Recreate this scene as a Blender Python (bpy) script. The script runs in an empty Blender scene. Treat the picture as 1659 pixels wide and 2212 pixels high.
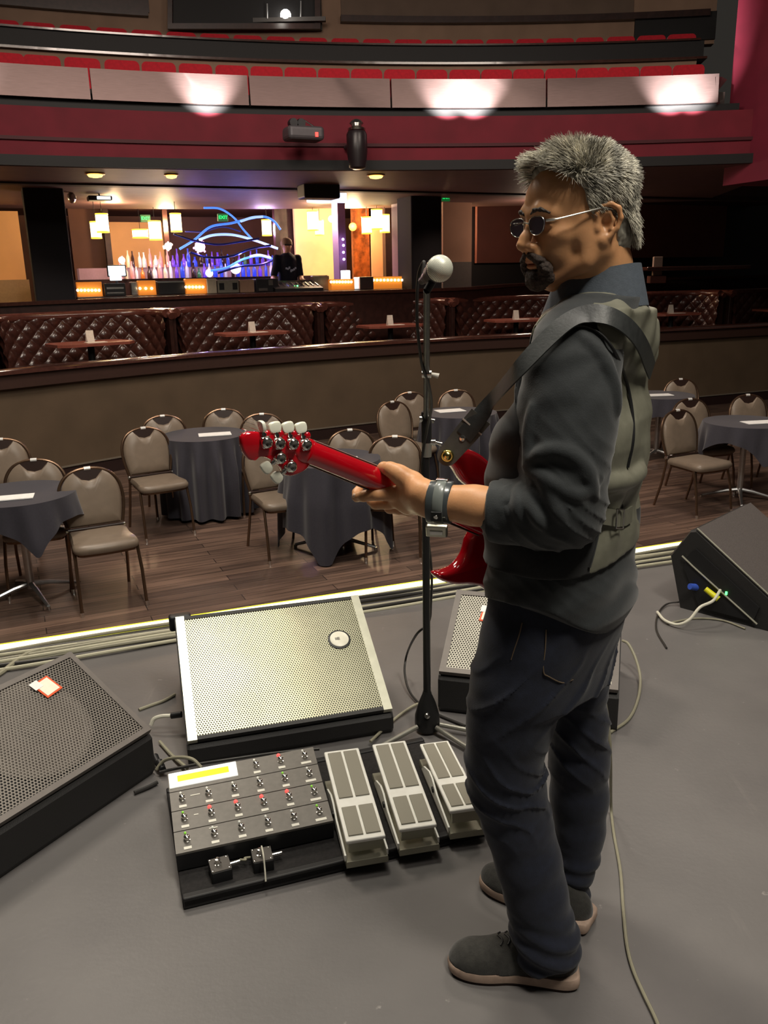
import bpy, math, random
import numpy as np
from mathutils import Vector, Matrix
from mathutils.geometry import tessellate_polygon
random.seed(7)
scene = bpy.context.scene
COL = scene.collection
W, H = 1659, 2212
FPX, PITCH, ROLL, EYE = 1800.0, math.radians(15.7), math.radians(-1.2), 1.5
V = Vector
FW = V((0, math.cos(PITCH), -math.sin(PITCH)))
_r = V((1, 0, 0)); _u = _r.cross(FW)
RT = _r*math.cos(ROLL) + _u*math.sin(ROLL)
UP = -_r*math.sin(ROLL) + _u*math.cos(ROLL)
CAM = V((0, 0, EYE))
# ---------------------------------------------------------------- camera
cd = bpy.data.cameras.new('camera'); cam = bpy.data.objects.new('camera', cd); COL.objects.link(cam)
cam.matrix_world = Matrix((( RT.x, UP.x, -FW.x, CAM.x), (RT.y, UP.y, -FW.y, CAM.y), (RT.z, UP.z, -FW.z, CAM.z), (0, 0, 0, 1)))
cd.sensor_fit = 'VERTICAL'; cd.sensor_height = 24.0; cd.lens = 24.0*FPX/H; cd.clip_end = 200
scene.camera = cam
# ---------------------------------------------------------------- exposure, world
vs = scene.view_settings
scene.display_settings.display_device = 'sRGB'
vs.view_transform = 'Standard'; vs.look = 'None'; vs.gamma = 1; vs.use_curve_mapping = False; vs.exposure = 0.0
w = bpy.data.worlds.new('world'); scene.world = w; w.use_nodes = True
w.node_tree.nodes['Background'].inputs[0].default_value = (0.80, 0.72, 0.62, 1)
w.node_tree.nodes['Background'].inputs[1].default_value = 0.030
# ---------------------------------------------------------------- lamps of the hall and the stage
def aim(o, target):
    d = (V(target) - o.location).normalized(); o.rotation_euler = d.to_track_quat('-Z', 'Y').to_euler()
def area(name, loc, target, size, power, col=(1, .9, .78), size_y=None, spread=180):
    l = bpy.data.lights.new(name, 'AREA'); l.size = size; l.energy = power; l.color = col
    if size_y: l.shape = 'RECTANGLE'; l.size_y = size_y
    l.spread = math.radians(spread)
    o = bpy.data.objects.new(name, l); COL.objects.link(o); o.location = loc; aim(o, target); return o
def spot(name, loc, target, power, angle=40, blend=.5, radius=.08, col=(1, .9, .78)):
    l = bpy.data.lights.new(name, 'SPOT'); l.energy = power; l.color = col; l.spot_size = math.radians(angle); l.spot_blend = blend; l.shadow_soft_size = radius
    o = bpy.data.objects.new(name, l); COL.objects.link(o); o.location = loc; aim(o, target); return o
def bulb(name, loc, power, col=(1, .75, .45), radius=.05):
    l = bpy.data.lights.new(name, 'POINT'); l.energy = power; l.color = col; l.shadow_soft_size = radius
    o = bpy.data.objects.new(name, l); COL.objects.link(o); o.location = loc; return o
area('stage_light_over_monitors', (-0.5, 3.1, 5.5), (-0.3, 2.4, 0), .6, 85, (1, .95, .80))
area('stage_light_behind', (1.7, 0.0, 5.2), (0.5, 1.6, 1.0), .8, 130, (1, .93, .80))
area('stage_light_high', (0.6, 1.0, 5.5), (0.4, 1.8, 0), 1.6, 85, (1, .92, .82))
area('hall_light_near', (-2.5, 5.5, 5.5), (-1.5, 6.8, -0.6), 1.5, 165, (1, .87, .72))
area('hall_light_far', (2.5, 7.0, 5.5), (2.0, 9.0, -0.6), 1.5, 125, (1, .86, .72))
area('balcony_wash', (-1.0, 5.5, 6.2), (0.0, 12.0, 3.2), 1.2, 90, (1, .82, .70))

for k, (x, y, z, pw, c) in enumerate(((-7.4, 13.6, 2.6, 60, (1, .68, .36)), (-4.2, 17.6, 2.6, 110, (1, .66, .34)), (-2.3, 18.0, 2.5, 60, (.75, .5, 1)), (-.5, 17.8, 2.7, 150, (1, .70, .38)), (1.3, 18.2, 2.6, 60, (1, .6, .3)), (-4.6, 15.4, 2.7, 60, (1, .66, .36)), (-1.0, 16.3, 2.7, 60, (1, .7, .45)), (3.0, 16.6, 2.4, 28, (1, .75, .55)))):
    bulb('bar_ceiling_lamp_%d' % k, (x, y, z), pw, c, .12)
for k, (x, y) in enumerate(((-5.3, 12.0), (-3.0, 12.9), (-.9, 14.1), (1.3, 15.0), (4.4, 16.2))):
    area('booth_light_%d' % k, (x, y, 2.75), (x + .2, y - .6, .6), .5, 9, (1, .72, .55), spread=120)
# ---------------------------------------------------------------- pixel helpers (a ray of the camera met with real planes)
def ray(px, py): return FW + RT*((px - W/2)/FPX) - UP*((py - H/2)/FPX)
def PZ(px, py, z): d = ray(px, py); return CAM + d*((z - EYE)/d.z)
def PY(px, py, y): d = ray(px, py); return CAM + d*(y/d.y)
T2 = V((.915, .403, 0)).normalized(); N2 = V((-T2.y, T2.x, 0))
PIL = PY(90, 402, 12.9)
def HP(px, py, off=0.0):
    """where a ray meets the vertical plane of the bar, off metres behind the pillars"""
    d = ray(px, py); p0 = PIL + N2*off
    return CAM + d*((p0 - CAM).dot(N2)/d.dot(N2))
def PPL(px, py, p0, n):
    d = ray(px, py); return CAM + d*((p0 - CAM).dot(n)/d.dot(n))
# ---------------------------------------------------------------- materials
MATS = {}
def mat(name, col=(.5, .5, .5), rough=.5, metal=0.0, spec=.5, noise=None, bump=None, emit=None, estr=0, coat=0, sheen=0, alpha=1, trans=0, ior=1.45, aniso=0):
    if name in MATS: return MATS[name]
    m = bpy.data.materials.new(name); m.use_nodes = True; nt = m.node_tree; N = nt.nodes; L = nt.links
    b = N['Principled BSDF']
    b.inputs['Base Color'].default_value = (*col, 1); b.inputs['Roughness'].default_value = rough; b.inputs['Metallic'].default_value = metal
    b.inputs['Specular IOR Level'].default_value = spec; b.inputs['Coat Weight'].default_value = coat; b.inputs['Sheen Weight'].default_value = sheen
    b.inputs['Coat Roughness'].default_value = .08
    b.inputs['Alpha'].default_value = alpha; b.inputs['Transmission Weight'].default_value = trans; b.inputs['IOR'].default_value = ior
    b.inputs['Anisotropic'].default_value = aniso
    if emit: b.inputs['Emission Color'].default_value = (*emit, 1); b.inputs['Emission Strength'].default_value = estr
    tc = N.new('ShaderNodeTexCoord')
    if noise is None and bump is None: noise = (30, .06)
    if noise:
        sc, amt = noise[0], noise[1]
        nz = N.new('ShaderNodeTexNoise'); nz.inputs['Scale'].default_value = sc; nz.inputs['Detail'].default_value = 5
        mp = N.new('ShaderNodeMapping'); L.new(tc.outputs['Object'], mp.inputs[0]); L.new(mp.outputs[0], nz.inputs['Vector'])
        if len(noise) > 2: mp.inputs['Scale'].default_value = noise[2]
        cr = N.new('ShaderNodeMix'); cr.data_type = 'RGBA'
        cr.inputs['A'].default_value = (*[max(0, c*(1 - amt)) for c in col], 1); cr.inputs['B'].default_value = (*[min(1, c*(1 + amt)) for c in col], 1)
        mr = N.new('ShaderNodeMapRange'); mr.inputs['From Min'].default_value = .3; mr.inputs['From Max'].default_value = .7
        L.new(nz.outputs['Fac'], mr.inputs['Value']); L.new(mr.outputs['Result'], cr.inputs['Factor']); L.new(cr.outputs['Result'], b.inputs['Base Color'])
    if bump:
        nb = N.new('ShaderNodeTexNoise'); nb.inputs['Scale'].default_value = bump[0]; nb.inputs['Detail'].default_value = 4
        L.new(tc.outputs['Object'], nb.inputs['Vector'])
        bp = N.new('ShaderNodeBump'); bp.inputs['Strength'].default_value = bump[1]; bp.inputs['Distance'].default_value = bump[2] if len(bump) > 2 else .01
        L.new(nb.outputs['Fac'], bp.inputs['Height']); L.new(bp.outputs['Normal'], b.inputs['Normal'])
    MATS[name] = m; return m
def srgb(r, g, b):
    f = lambda c: (c/255/12.92) if c/255 <= .04045 else ((c/255 + .055)/1.055)**2.4
    return (f(r), f(g), f(b))
# ---------------------------------------------------------------- mesh builder
class MB:
    def __init__(s): s.v = []; s.f = []; s.uv = None
    def add(s, vs, fs):
        o = len(s.v); s.v += [tuple(v) for v in vs]; s.f += [tuple(i + o for i in f) for f in fs]; return s
    def box(s, c, size, X=None, Y=None, Z=None, bev=0.0):
        X = V(X or (1, 0, 0)); Y = V(Y or (0, 1, 0)); Z = V(Z or (0, 0, 1)); c = V(c); hx, hy, hz = [k/2 for k in size]
        if bev <= 0:
            vs = [c + X*hx*i + Y*hy*j + Z*hz*k for k in (-1, 1) for j in (-1, 1) for i in (-1, 1)]
            return s.add(vs, [(0, 2, 3, 1), (4, 5, 7, 6), (0, 1, 5, 4), (2, 6, 7, 3), (0, 4, 6, 2), (1, 3, 7, 5)])
        b = min(bev, hx*.95, hy*.95, hz*.95)
        rings = []
        n = 3
        def ring(ex, ey, z, r):
            out = []
            for cx, cy, a0 in ((1, 1, 0), (-1, 1, 90), (-1, -1, 180), (1, -1, 270)):
                for q in range(n + 1):
                    a = math.radians(a0 + 90*q/n)
                    out.append(c + X*(cx*(hx - b) + math.cos(a)*r) + Y*(cy*(hy - b) + math.sin(a)*r) + Z*z)
            return out
        for q in range(n + 1):
            a = math.radians(-90 + 90*q/n); rings.append(ring(0, 0, -hz + b + math.sin(a)*b, max(b*math.cos(a), 1e-5)))
        for q in range(n + 1):
            a = math.radians(90*q/n); rings.append(ring(0, 0, hz - b + math.sin(a)*b, max(b*math.cos(a), 1e-5)))
        return s.loft(rings, True)
    def loft(s, rings, cap=True, closed=True):
        m = len(rings[0]); vs = [p for r in rings for p in r]; fs = []
        for i in range(len(rings) - 1):
            for j in range(m if closed else m - 1):
                k = (j + 1) % m; fs.append((i*m + j, i*m + k, (i + 1)*m + k, (i + 1)*m + j))
        if cap: fs.append(tuple(reversed(range(m)))); fs.append(tuple(range((len(rings) - 1)*m, len(rings)*m)))
        return s.add(vs, fs)
    def tube(s, pts, r, n=8, cap=True):
        pts = [V(p) for p in pts]; rr = r if isinstance(r, (list, tuple)) else [r]*len(pts)
        rings = []; up = None
        for i, p in enumerate(pts):
            d = (pts[min(i + 1, len(pts) - 1)] - pts[max(i - 1, 0)]).normalized()
            if up is None: up = d.orthogonal().normalized()
            up = (up - d*up.dot(d)).normalized() if (up - d*up.dot(d)).length > 1e-6 else d.orthogonal().normalized()
            b = d.cross(up)
            rings.append([p + (up*math.cos(2*math.pi*k/n) + b*math.sin(2*math.pi*k/n))*rr[i] for k in range(n)])
        return s.loft(rings, cap)
    def cyl(s, p0, p1, r0, r1=None, n=16): return s.tube([p0, p1], [r0, r0 if r1 is None else r1], n)
    def lathe(s, prof, c=(0, 0, 0), Z=(0, 0, 1), n=24, X=None, cap=True):
        c = V(c); Z = V(Z).normalized(); X = V(X).normalized() if X else Z.orthogonal().normalized(); Yv = Z.cross(X)
        rings = [[c + Z*z + (X*math.cos(2*math.pi*k/n) + Yv*math.sin(2*math.pi*k/n))*max(r, 1e-5) for k in range(n)] for r, z in prof]
        return s.loft(rings, cap)
    def ball(s, c, r, n=16, Z=(0, 0, 1), sc=(1, 1)):
        k = n//2; return s.lathe([(r*sc[0]*math.sin(math.pi*i/k), -r*sc[1]*math.cos(math.pi*i/k)) for i in range(k + 1)], c, Z, n)
    def prism(s, poly, z0, z1, o=(0, 0, 0), X=(1, 0, 0), Y=(0, 1, 0), Z=(0, 0, 1)):
        o, X, Y, Z = V(o), V(X), V(Y), V(Z)
        return s.loft([[o + X*a + Y*b + Z*z for a, b in poly] for z in (z0, z1)])
    def quad(s, a, b, c, d): return s.add([a, b, c, d], [(0, 1, 2, 3)])
    def build(s, name, m, parent=None, smooth=False, **kw):
        fs = []
        for f in s.f:
            if len(f) <= 6: fs.append(f); continue
            P = [V(s.v[i]) for i in f]; nn = V((0, 0, 0))
            for a, b in zip(P, P[1:] + P[:1]): nn += (a - P[0]).cross(b - P[0])
            for t in tessellate_polygon([P]):
                a, b, c = P[t[0]], P[t[1]], P[t[2]]; t = t if (b - a).cross(c - a).dot(nn) >= 0 else tuple(reversed(t)); fs.append(tuple(f[k] for k in t))
        me = bpy.data.meshes.new(name); me.from_pydata(s.v, [], fs); me.validate()
        if smooth:
            me.polygons.foreach_set('use_smooth', [True]*len(me.polygons))
            try: me.set_sharp_from_angle(angle=math.radians(smooth if smooth is not True else 40))
            except Exception: pass
        me.materials.append(m)
        o = bpy.data.objects.new(name, me); COL.objects.link(o)
        if parent is not None: o.parent = parent
        tag(o, **kw); return o
def tag(o, label=None, cat=None, group=None, kind=None):
    if label: o['label'] = label
    if cat: o['category'] = cat
    if group: o['group'] = group
    if kind: o['kind'] = kind
    return o
def thing(name, label, cat, group=None, loc=(0, 0, 0), rz=0.0):
    o = bpy.data.objects.new(name, None); COL.objects.link(o); o.location = loc; o.rotation_euler = (0, 0, rz); o.empty_display_size = .1
    return tag(o, label, cat, group)
def dup(root, loc=None, rz=None, label=None, group=None):
    r = root.copy(); COL.objects.link(r)
    if loc is not None: r.location = loc
    if rz is not None: r.rotation_euler = (0, 0, rz)
    if label: r['label'] = label
    if group: r['group'] = group
    for ch in list(root.children):
        c = ch.copy(); COL.objects.link(c); c.parent = r
        for g in list(ch.children):
            q = g.copy(); COL.objects.link(q); q.parent = c
    return r
def struct(name, mb, m, smooth=False): return mb.build(name, m, None, smooth, kind='structure')
def crom(pts, n=8):
    P = [V(p) for p in pts]; P = [P[0]*2 - P[1]] + P + [P[-1]*2 - P[-2]]; out = []
    for i in range(1, len(P) - 2):
        for k in range(n):
            t = k/n; a, b, c, d = P[i-1], P[i], P[i+1], P[i+2]
            out.append(.5*((2*b) + (c - a)*t + (2*a - 5*b + 4*c - d)*t*t + (3*b - a - 3*c + d)*t**3))
    out.append(P[-2]); return out
# ================================================================ THE ROOM
m_olive = mat('olive_wall_paint', srgb(94, 78, 61), .7, noise=(2.5, .12))
m_dark = mat('dark_brown_wood', srgb(52, 30, 26), .35, noise=(14, .3))
m_gloss = mat('glossy_dark_wood', srgb(70, 42, 36), .18, noise=(20, .2), coat=.6)
m_black = mat('black_paint', (.008, .007, .008), .6)
m_red = mat('red_wall_paint', srgb(112, 24, 40), .75, noise=(3, .15))
m_brownwall = mat('brown_wall_paint', srgb(96, 52, 42), .7, noise=(2, .12))
m_tan = mat('tan_wall_paint', srgb(205, 150, 105), .7, noise=(2, .1))
m_taupe = mat('taupe_wall_paint', srgb(110, 92, 80), .8, noise=(3, .1))
# stage floor: black painted boards, scuffed grey
def stage_floor_mat():
    m = mat('scuffed_stage_paint', srgb(106, 103, 102), .42, noise=(1.6, .16), bump=(60, .12, .004)); nt = m.node_tree; N = nt.nodes; L = nt.links; b = N['Principled BSDF']
    base = b.inputs['Base Color'].links[0].from_socket
    tc = N.new('ShaderNodeTexCoord')
    def layer(base, scale, stretch, rot, lo, hi, col, fac):
        mp = N.new('ShaderNodeMapping'); mp.inputs['Scale'].default_value = stretch; mp.inputs['Rotation'].default_value = (0, 0, rot)
        nz = N.new('ShaderNodeTexNoise'); nz.inputs['Scale'].default_value = scale; nz.inputs['Detail'].default_value = 6; nz.inputs['Roughness'].default_value = .6
        mr = N.new('ShaderNodeMapRange'); mr.inputs['From Min'].default_value = lo; mr.inputs['From Max'].default_value = hi; mr.inputs['To Max'].default_value = fac
        mx = N.new('ShaderNodeMix'); mx.data_type = 'RGBA'; mx.inputs['B'].default_value = (*col, 1)
        L.new(tc.outputs['Object'], mp.inputs[0]); L.new(mp.outputs[0], nz.inputs['Vector']); L.new(nz.outputs['Fac'], mr.inputs['Value'])
        L.new(mr.outputs['Result'], mx.inputs['Factor']); L.new(base, mx.inputs['A']); return mx.outputs['Result']
    base = layer(base, 22, (1, 1, 1), 0, .68, .78, srgb(190, 185, 180), .55)
    base = layer(base, 9, (1, .12, 1), .5, .66, .76, srgb(140, 134, 130), .35)
    base = layer(base, 7, (.1, 1, 1), -.4, .66, .76, srgb(30, 30, 32), .35)
    base = layer(base, 2.2, (1, 1, 1), 0, .5, .8, srgb(78, 76, 80), .3)
    L.new(base, b.inputs['Base Color']); return m
def plank_mat():
    m = mat('dark_plank_floor', srgb(110, 88, 76), .38, noise=(40, .2, (.15, 1, 1)), bump=(80, .1, .003)); nt = m.node_tree; N = nt.nodes; L = nt.links; b = N['Principled BSDF']
    tc = N.new('ShaderNodeTexCoord'); mp = N.new('ShaderNodeMapping'); mp.inputs['Rotation'].default_value = (0, 0, -math.atan2(T2.y, T2.x))
    br = N.new('ShaderNodeTexBrick'); br.inputs['Scale'].default_value = 1; br.inputs['Brick Width'].default_value = 1.3; br.inputs['Row Height'].default_value = .11
    br.inputs['Mortar Size'].default_value = .003; br.inputs['Color1'].default_value = (*srgb(112, 90, 78), 1); br.inputs['Color2'].default_value = (*srgb(66, 52, 47), 1); br.inputs['Mortar'].default_value = (.01, .008, .007, 1)
    br.inputs['Bias'].default_value = -.2
    mp2 = N.new('ShaderNodeMapping'); mp2.inputs['Scale'].default_value = (.6, 9, 1); mp2.inputs['Rotation'].default_value = (0, 0, -math.atan2(T2.y, T2.x)*9*0)
    nz = N.new('ShaderNodeTexNoise'); nz.inputs['Scale'].default_value = 3; nz.inputs['Detail'].default_value = 5
    mr = N.new('ShaderNodeMapRange'); mr.inputs['From Min'].default_value = .3; mr.inputs['From Max'].default_value = .75; mr.inputs['To Min'].default_value = .55; mr.inputs['To Max'].default_value = 1.5
    mx = N.new('ShaderNodeMix'); mx.data_type = 'RGBA'; mx.blend_type = 'MULTIPLY'; mx.inputs['Factor'].default_value = 1
    L.new(tc.outputs['Object'], mp.inputs[0]); L.new(mp.outputs[0], br.inputs['Vector']); L.new(mp.outputs[0], mp2.inputs[0]); L.new(mp2.outputs[0], nz.inputs['Vector'])
    L.new(nz.outputs['Fac'], mr.inputs['Value']); L.new(br.outputs['Color'], mx.inputs['A']); L.new(mr.outputs['Result'], mx.inputs['B']); L.new(mx.outputs['Result'], b.inputs['Base Color'])
    return m
m_stage, m_plank = stage_floor_mat(), plank_mat()
E0 = PZ(0, 1396, 0); E1 = PZ(1478, 1172, 0); ED = (E1 - E0).normalized(); EN = V((-ED.y, ED.x, 0))   # stage edge and the way into the hall
A_ = E0 - ED*3.5; B_ = E1 + ED*5
mb = MB(); mb.prism([(p.x, p.y) for p in (A_, A_ - EN*8, B_ - EN*8, B_)][::1], -.3, 0); struct('floor_stage', mb, m_stage)
mb = MB(); q = [A_ - EN*.02, B_ - EN*.02, B_ - EN*7.9, A_ - EN*7.9]; mb.prism([(p.x, p.y) for p in q], -.66, -.3); struct('wall_stage_front', mb, m_black)
mb = MB(); mb.box((1, 8, -.70), (26, 30, .1)); struct('floor', mb, m_plank)
# lit strip on the stage edge: pale core between two yellow lines
strip = thing('light_strip', 'glowing pale yellow strip along the front edge of the stage', 'light strip')
m_core = mat('strip_core', (.9, .9, .6), .5, emit=(1, 1, .74), estr=1.6); m_edge = mat('strip_edge', (.75, .7, .03), .5, emit=(.80, .78, .02), estr=.75)
for nm, o0, hw, m_ in (('strip_edge', -.037, .006, m_edge), ('strip_core', 0, .031, m_core), ('strip_edge', .037, .006, m_edge)):
    mb = MB(); c = (A_ + B_)/2 + EN*(-.035 + o0) + V((0, 0, .004)); mb.box(c, ((B_ - A_).length, hw*2, .008), ED, EN); mb.build(nm, m_, strip)
# balcony circle
def fit(a, b, c):
    ax, ay, bx, by, cx, cy = a.x, a.y, b.x, b.y, c.x, c.y
    d = 2*(ax*(by-cy) + bx*(cy-ay) + cx*(ay-by))
    ux = ((ax*ax+ay*ay)*(by-cy) + (bx*bx+by*by)*(cy-ay) + (cx*cx+cy*cy)*(ay-by))/d
    uy = ((ax*ax+ay*ay)*(cx-bx) + (bx*bx+by*by)*(ax-cx) + (cx*cx+cy*cy)*(bx-ax))/d
    return V((ux, uy, 0))
BC = fit(PZ(0, 206, 3.6), PZ(829, 233.5, 3.6), PZ(1549, 222, 3.6)); BR = (PZ(829, 233.5, 3.6) - BC).to_2d().length
def BP(px, py, off=0.0):
    d = ray(px, py); a = d.x**2 + d.y**2; o = CAM - BC; b = 2*(o.x*d.x + o.y*d.y); c = o.x**2 + o.y**2 - (BR + off)**2
    return CAM + d*((-b + math.sqrt(b*b - 4*a*c))/(2*a))
def bang(px, py=230, off=0): p = BP(px, py, off) - BC; return math.atan2(p.y, p.x)
def bz(py, off=0, px=829): return BP(px, py, off).z
def bpt(a, r, z): return V((BC.x + (BR + r)*math.cos(a), BC.y + (BR + r)*math.sin(a), z))
def arc(prof, a0, a1, n=48, mb=None):
    mb = mb or MB(); rings = [[bpt(a0 + (a1 - a0)*i/n, r, z) for r, z in prof] for i in range(n + 1)]; return mb.loft(rings)
AL, AR = bang(-260), bang(1551)
zf0, zf1 = bz(233), bz(169)
# brushed metal fascia: a row of curved panels
m_metal = mat('brushed_metal_fascia', srgb(104, 86, 84), .42, .6, noise=(8, .12, (1, 1, 30)), aniso=.5)
seams = [-260, 200, 540, 845, 1180, 1551]
for i in range(len(seams) - 1):
    a0, a1 = bang(seams[i]), bang(seams[i + 1]); g = .0006
    mb = arc([(-.02, zf0), (.12, zf0), (.16, zf1), (.02, zf1)], a0 - g, a1 + g, 16); struct('trim_%d' % (i + 1), mb, m_metal, 40)
mb = arc([(.01, zf0 - .01), (.9, zf0 - .01), (.9, zf1 - .25), (.13, zf1 - .25)], AL, bang(1545)); struct('wall_balcony_core', mb, m_black)
mb = arc([(.06, bz(250)), (.30, bz(250)), (.30, bz(234)), (.06, bz(234))], AL, bang(1600)); struct('trim_6', mb, m_black)
mb = arc([(.02, bz(347)), (.30, bz(347)), (.30, bz(250)), (.02, bz(250))], AL, bang(1660)); struct('wall_balcony_front', mb, m_red, 40)
mb = arc([(-.01, bz(317)), (.1, bz(317)), (.1, bz(310)), (-.01, bz(310))], AL, bang(1660)); struct('trim_7', mb, mat('deep_red_moulding', srgb(70, 14, 26), .6))
mb = arc([(-.04, bz(368)), (.30, bz(368)), (.30, bz(347)), (-.04, bz(347))], AL, bang(1660)); struct('trim_8', mb, m_black)
# torn-looking return at the right end of the fascia
mb = MB(); a = BP(1551, 225, .0); mb.add([BP(1548, 226, .0), BP(1556, 224, .1), BP(1551, 196, .1), BP(1571, 172, .25), BP(1560, 166, .25), BP(1545, 166, 0)], [(0, 1, 2, 3, 4, 5)]); struct('trim_9', mb, m_metal)
# added spots without fixtures, making the bright patches on the fascia metal
for k, (px_, pw) in enumerate(((448, 420), (968, 380), (1025, 460), (1450, 400), (1498, 260), (-60, 50))):
    a_ = bang(px_, 232); spot('added_fascia_spot_%d' % k, bpt(a_, -.42, zf0 - .16), bpt(a_, .02, zf0 + .26), pw, 84, .9, .02, (1, .96, .92))
# tiers of the balcony
m_tier = mat('dark_tier_paint', srgb(52, 40, 36), .5, noise=(6, .2)); m_tan2 = mat('tier_wall_paint', srgb(150, 122, 102), .75, noise=(3, .1))
O1, O2, O3 = 1.0, 2.2, 3.3
z1 = bz(150, O1 + .3); zl1 = bz(136, O1 + .5)
mb = arc([(.13, zf1 - .35), (O1 + .5, zf1 - .35), (O1 + .5, zf1 - .2), (.13, zf1 - .2)], AL, bang(1570)); struct('floor_balcony', mb, m_tier)
mb = arc([(O1 + .5, zf1 - .4), (O1 + .62, zf1 - .4), (O1 + .62, bz(139, O1 + .5)), (O1 + .5, bz(139, O1 + .5))], AL, bang(1560)); struct('wall_tier_riser', mb, m_tan2)
mb = arc([(O1 + .42, bz(139, O1 + .45)), (O1 + .70, bz(139, O1 + .45)), (O1 + .70, bz(134, O1 + .45)), (O1 + .42, bz(134, O1 + .45))], AL, bang(1580)); struct('trim_10', mb, m_gloss)
mb = arc([(O1 + .65, bz(141, O1 + .5)), (O2, bz(141, O1 + .5)), (O2, bz(99, O2)), (O1 + .65, bz(99, O1 + .65))], AL, bang(1580)); struct('wall_tier_upper', mb, m_black)
mb = arc([(O1 + .60, bz(99, O1 + .65)), (O1 + .85, bz(99, O1 + .65)), (O1 + .85, bz(95, O1 + .65)), (O1 + .60, bz(95, O1 + .65))], AL, bang(1570)); struct('trim_11', mb, m_gloss)
mb = arc([(O3, bz(110, O3)), (O3 + .2, bz(110, O3)), (O3 + .2, bz(-260, O3)), (O3, bz(-260, O3))], AL, bang(1545, 60, O3), 48); struct('wall_balcony_back', mb, m_tan2)
def bslab(x0, x1, y0, y1, off, th, m, name, bev=0):
    a0, a1 = bang(x0, (y0+y1)/2, off), bang(x1, (y0+y1)/2, off); za, zb = bz(y1, off, (x0+x1)/2), bz(y0, off, (x0+x1)/2)
    mb = arc([(0 + off - th, za), (off, za), (off, zb), (off - th, zb)], a0, a1, 12); return struct(name, mb, m)
bslab(-260, 318, 7, 16, O3 - .02, .10, m_dark, 'trim_12'); bslab(735, 1530, 38, 52, O3 - .02, .12, m_dark, 'trim_13')
bslab(1370, 1545, 30, 90, O3, .05, m_black, 'wall_recess_right'); bslab(-260, 318, -60, 6, O3, .04, m_dark, 'wall_panel_left'); bslab(735, 1370, -80, 36, O3, .03, m_taupe, 'wall_panel_middle')
# control room window with a lit desk inside
bslab(362, 690, -200, 62, O3 - .03, .08, m_black, 'wall_control_room')
mb = MB()
for (x0, x1, y0, y1) in ((362, 372, -90, 60), (680, 692, -90, 60), (362, 692, 50, 62)):
    p, q_, r_, s_ = BP(x0, y1, O3 - .2), BP(x1, y1, O3 - .2), BP(x1, y0, O3 - .2), BP(x0, y0, O3 - .2); d = V((0, .06, 0)); mb.loft([[p, q_, r_, s_], [k + d for k in (p, q_, r_, s_)]])
struct('window_1', mb, m_dark)
mb = MB(); mb.box(BP(600, 44, O3 - .14), (1.5, .1, .06)); mb.build('control_desk', mat('desk_grey', srgb(90, 86, 84), .5), label='grey desk seen through the control room window above the balcony seats', cat='desk')
mb = MB(); mb.ball(BP(617, 33, O3 - .16), .085, 14); mb.build('desk_lamp', mat('lamp_glow', (1, .95, .85), emit=(1, .97, .9), estr=6), None, True, label='round glowing white lamp on the control room desk', cat='lamp')
mb = MB(); mb.cyl(BP(650, 40, O3 - .16), BP(650, 2, O3 - .16), .012); mb.cyl(BP(577, 40, O3 - .16), BP(577, 8, O3 - .16), .012); mb.build('desk_microphone_arms', mat('pale_metal', (.6, .6, .6), .3, .8), label='two thin pale upright rods beside the lamp in the control room', cat='rods')
bulb('control_room_lamp', BP(617, 28, O3 - .5), 2.5, (1, .95, .85))
# right hand proscenium wall
m_red2 = mat('red_side_wall_paint', srgb(112, 26, 46), .75, noise=(3, .12))
pa = PY(1590, 60, 12.2); mb = MB()
poly = [(pa.x, 12.2), (pa.x + .7, 12.4), (pa.x + 3.2, 7.0), (pa.x + 2.2, 6.8)]
mb.prism(poly, 2.62, 5.15); struct('wall_right', mb, m_red2)
mb = MB(); mb.prism([(a + (.03 if i in (1, 2) else -.04), b) for i, (a, b) in enumerate(poly)], 5.15, 5.27); struct('trim_14', mb, m_black)
# soffit under the balcony with stepped coves, and the bar ceiling
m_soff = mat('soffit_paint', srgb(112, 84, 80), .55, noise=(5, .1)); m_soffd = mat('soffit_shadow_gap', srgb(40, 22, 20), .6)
zs = bz(368)
def soff(d0, d1, z0, z1, m, name, x0=-14, x1=16):
    mb = MB(); c = PIL + N2*((d0 + d1)/2) + T2*((x0 + x1)/2); c.z = (z0 + z1)/2; mb.box(c, (x1 - x0, d1 - d0, z1 - z0), T2, N2); return struct(name, mb, m)
mb = arc([(.02, zs - .005), (.02, zs + .12), (6, zs + .12), (6, zs - .005)], AL, bang(1750), 40); struct('ceiling_balcony_soffit', mb, m_soff, 40)
ZC = HP(500, 402, 0).z
soff(-.75, -.55, zs - .03, zs + .05, m_soffd, 'trim_30'); soff(-.45, -.20, ZC - .01, zs + .05, m_soffd, 'trim_15'); soff(-.20, .35, ZC + .02, zs + .05, m_soff, 'trim_16'); soff(.35, 12, ZC + .03, ZC + .3, mat('bar_ceiling_paint', srgb(70, 42, 40), .5), 'ceiling_bar')
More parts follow.
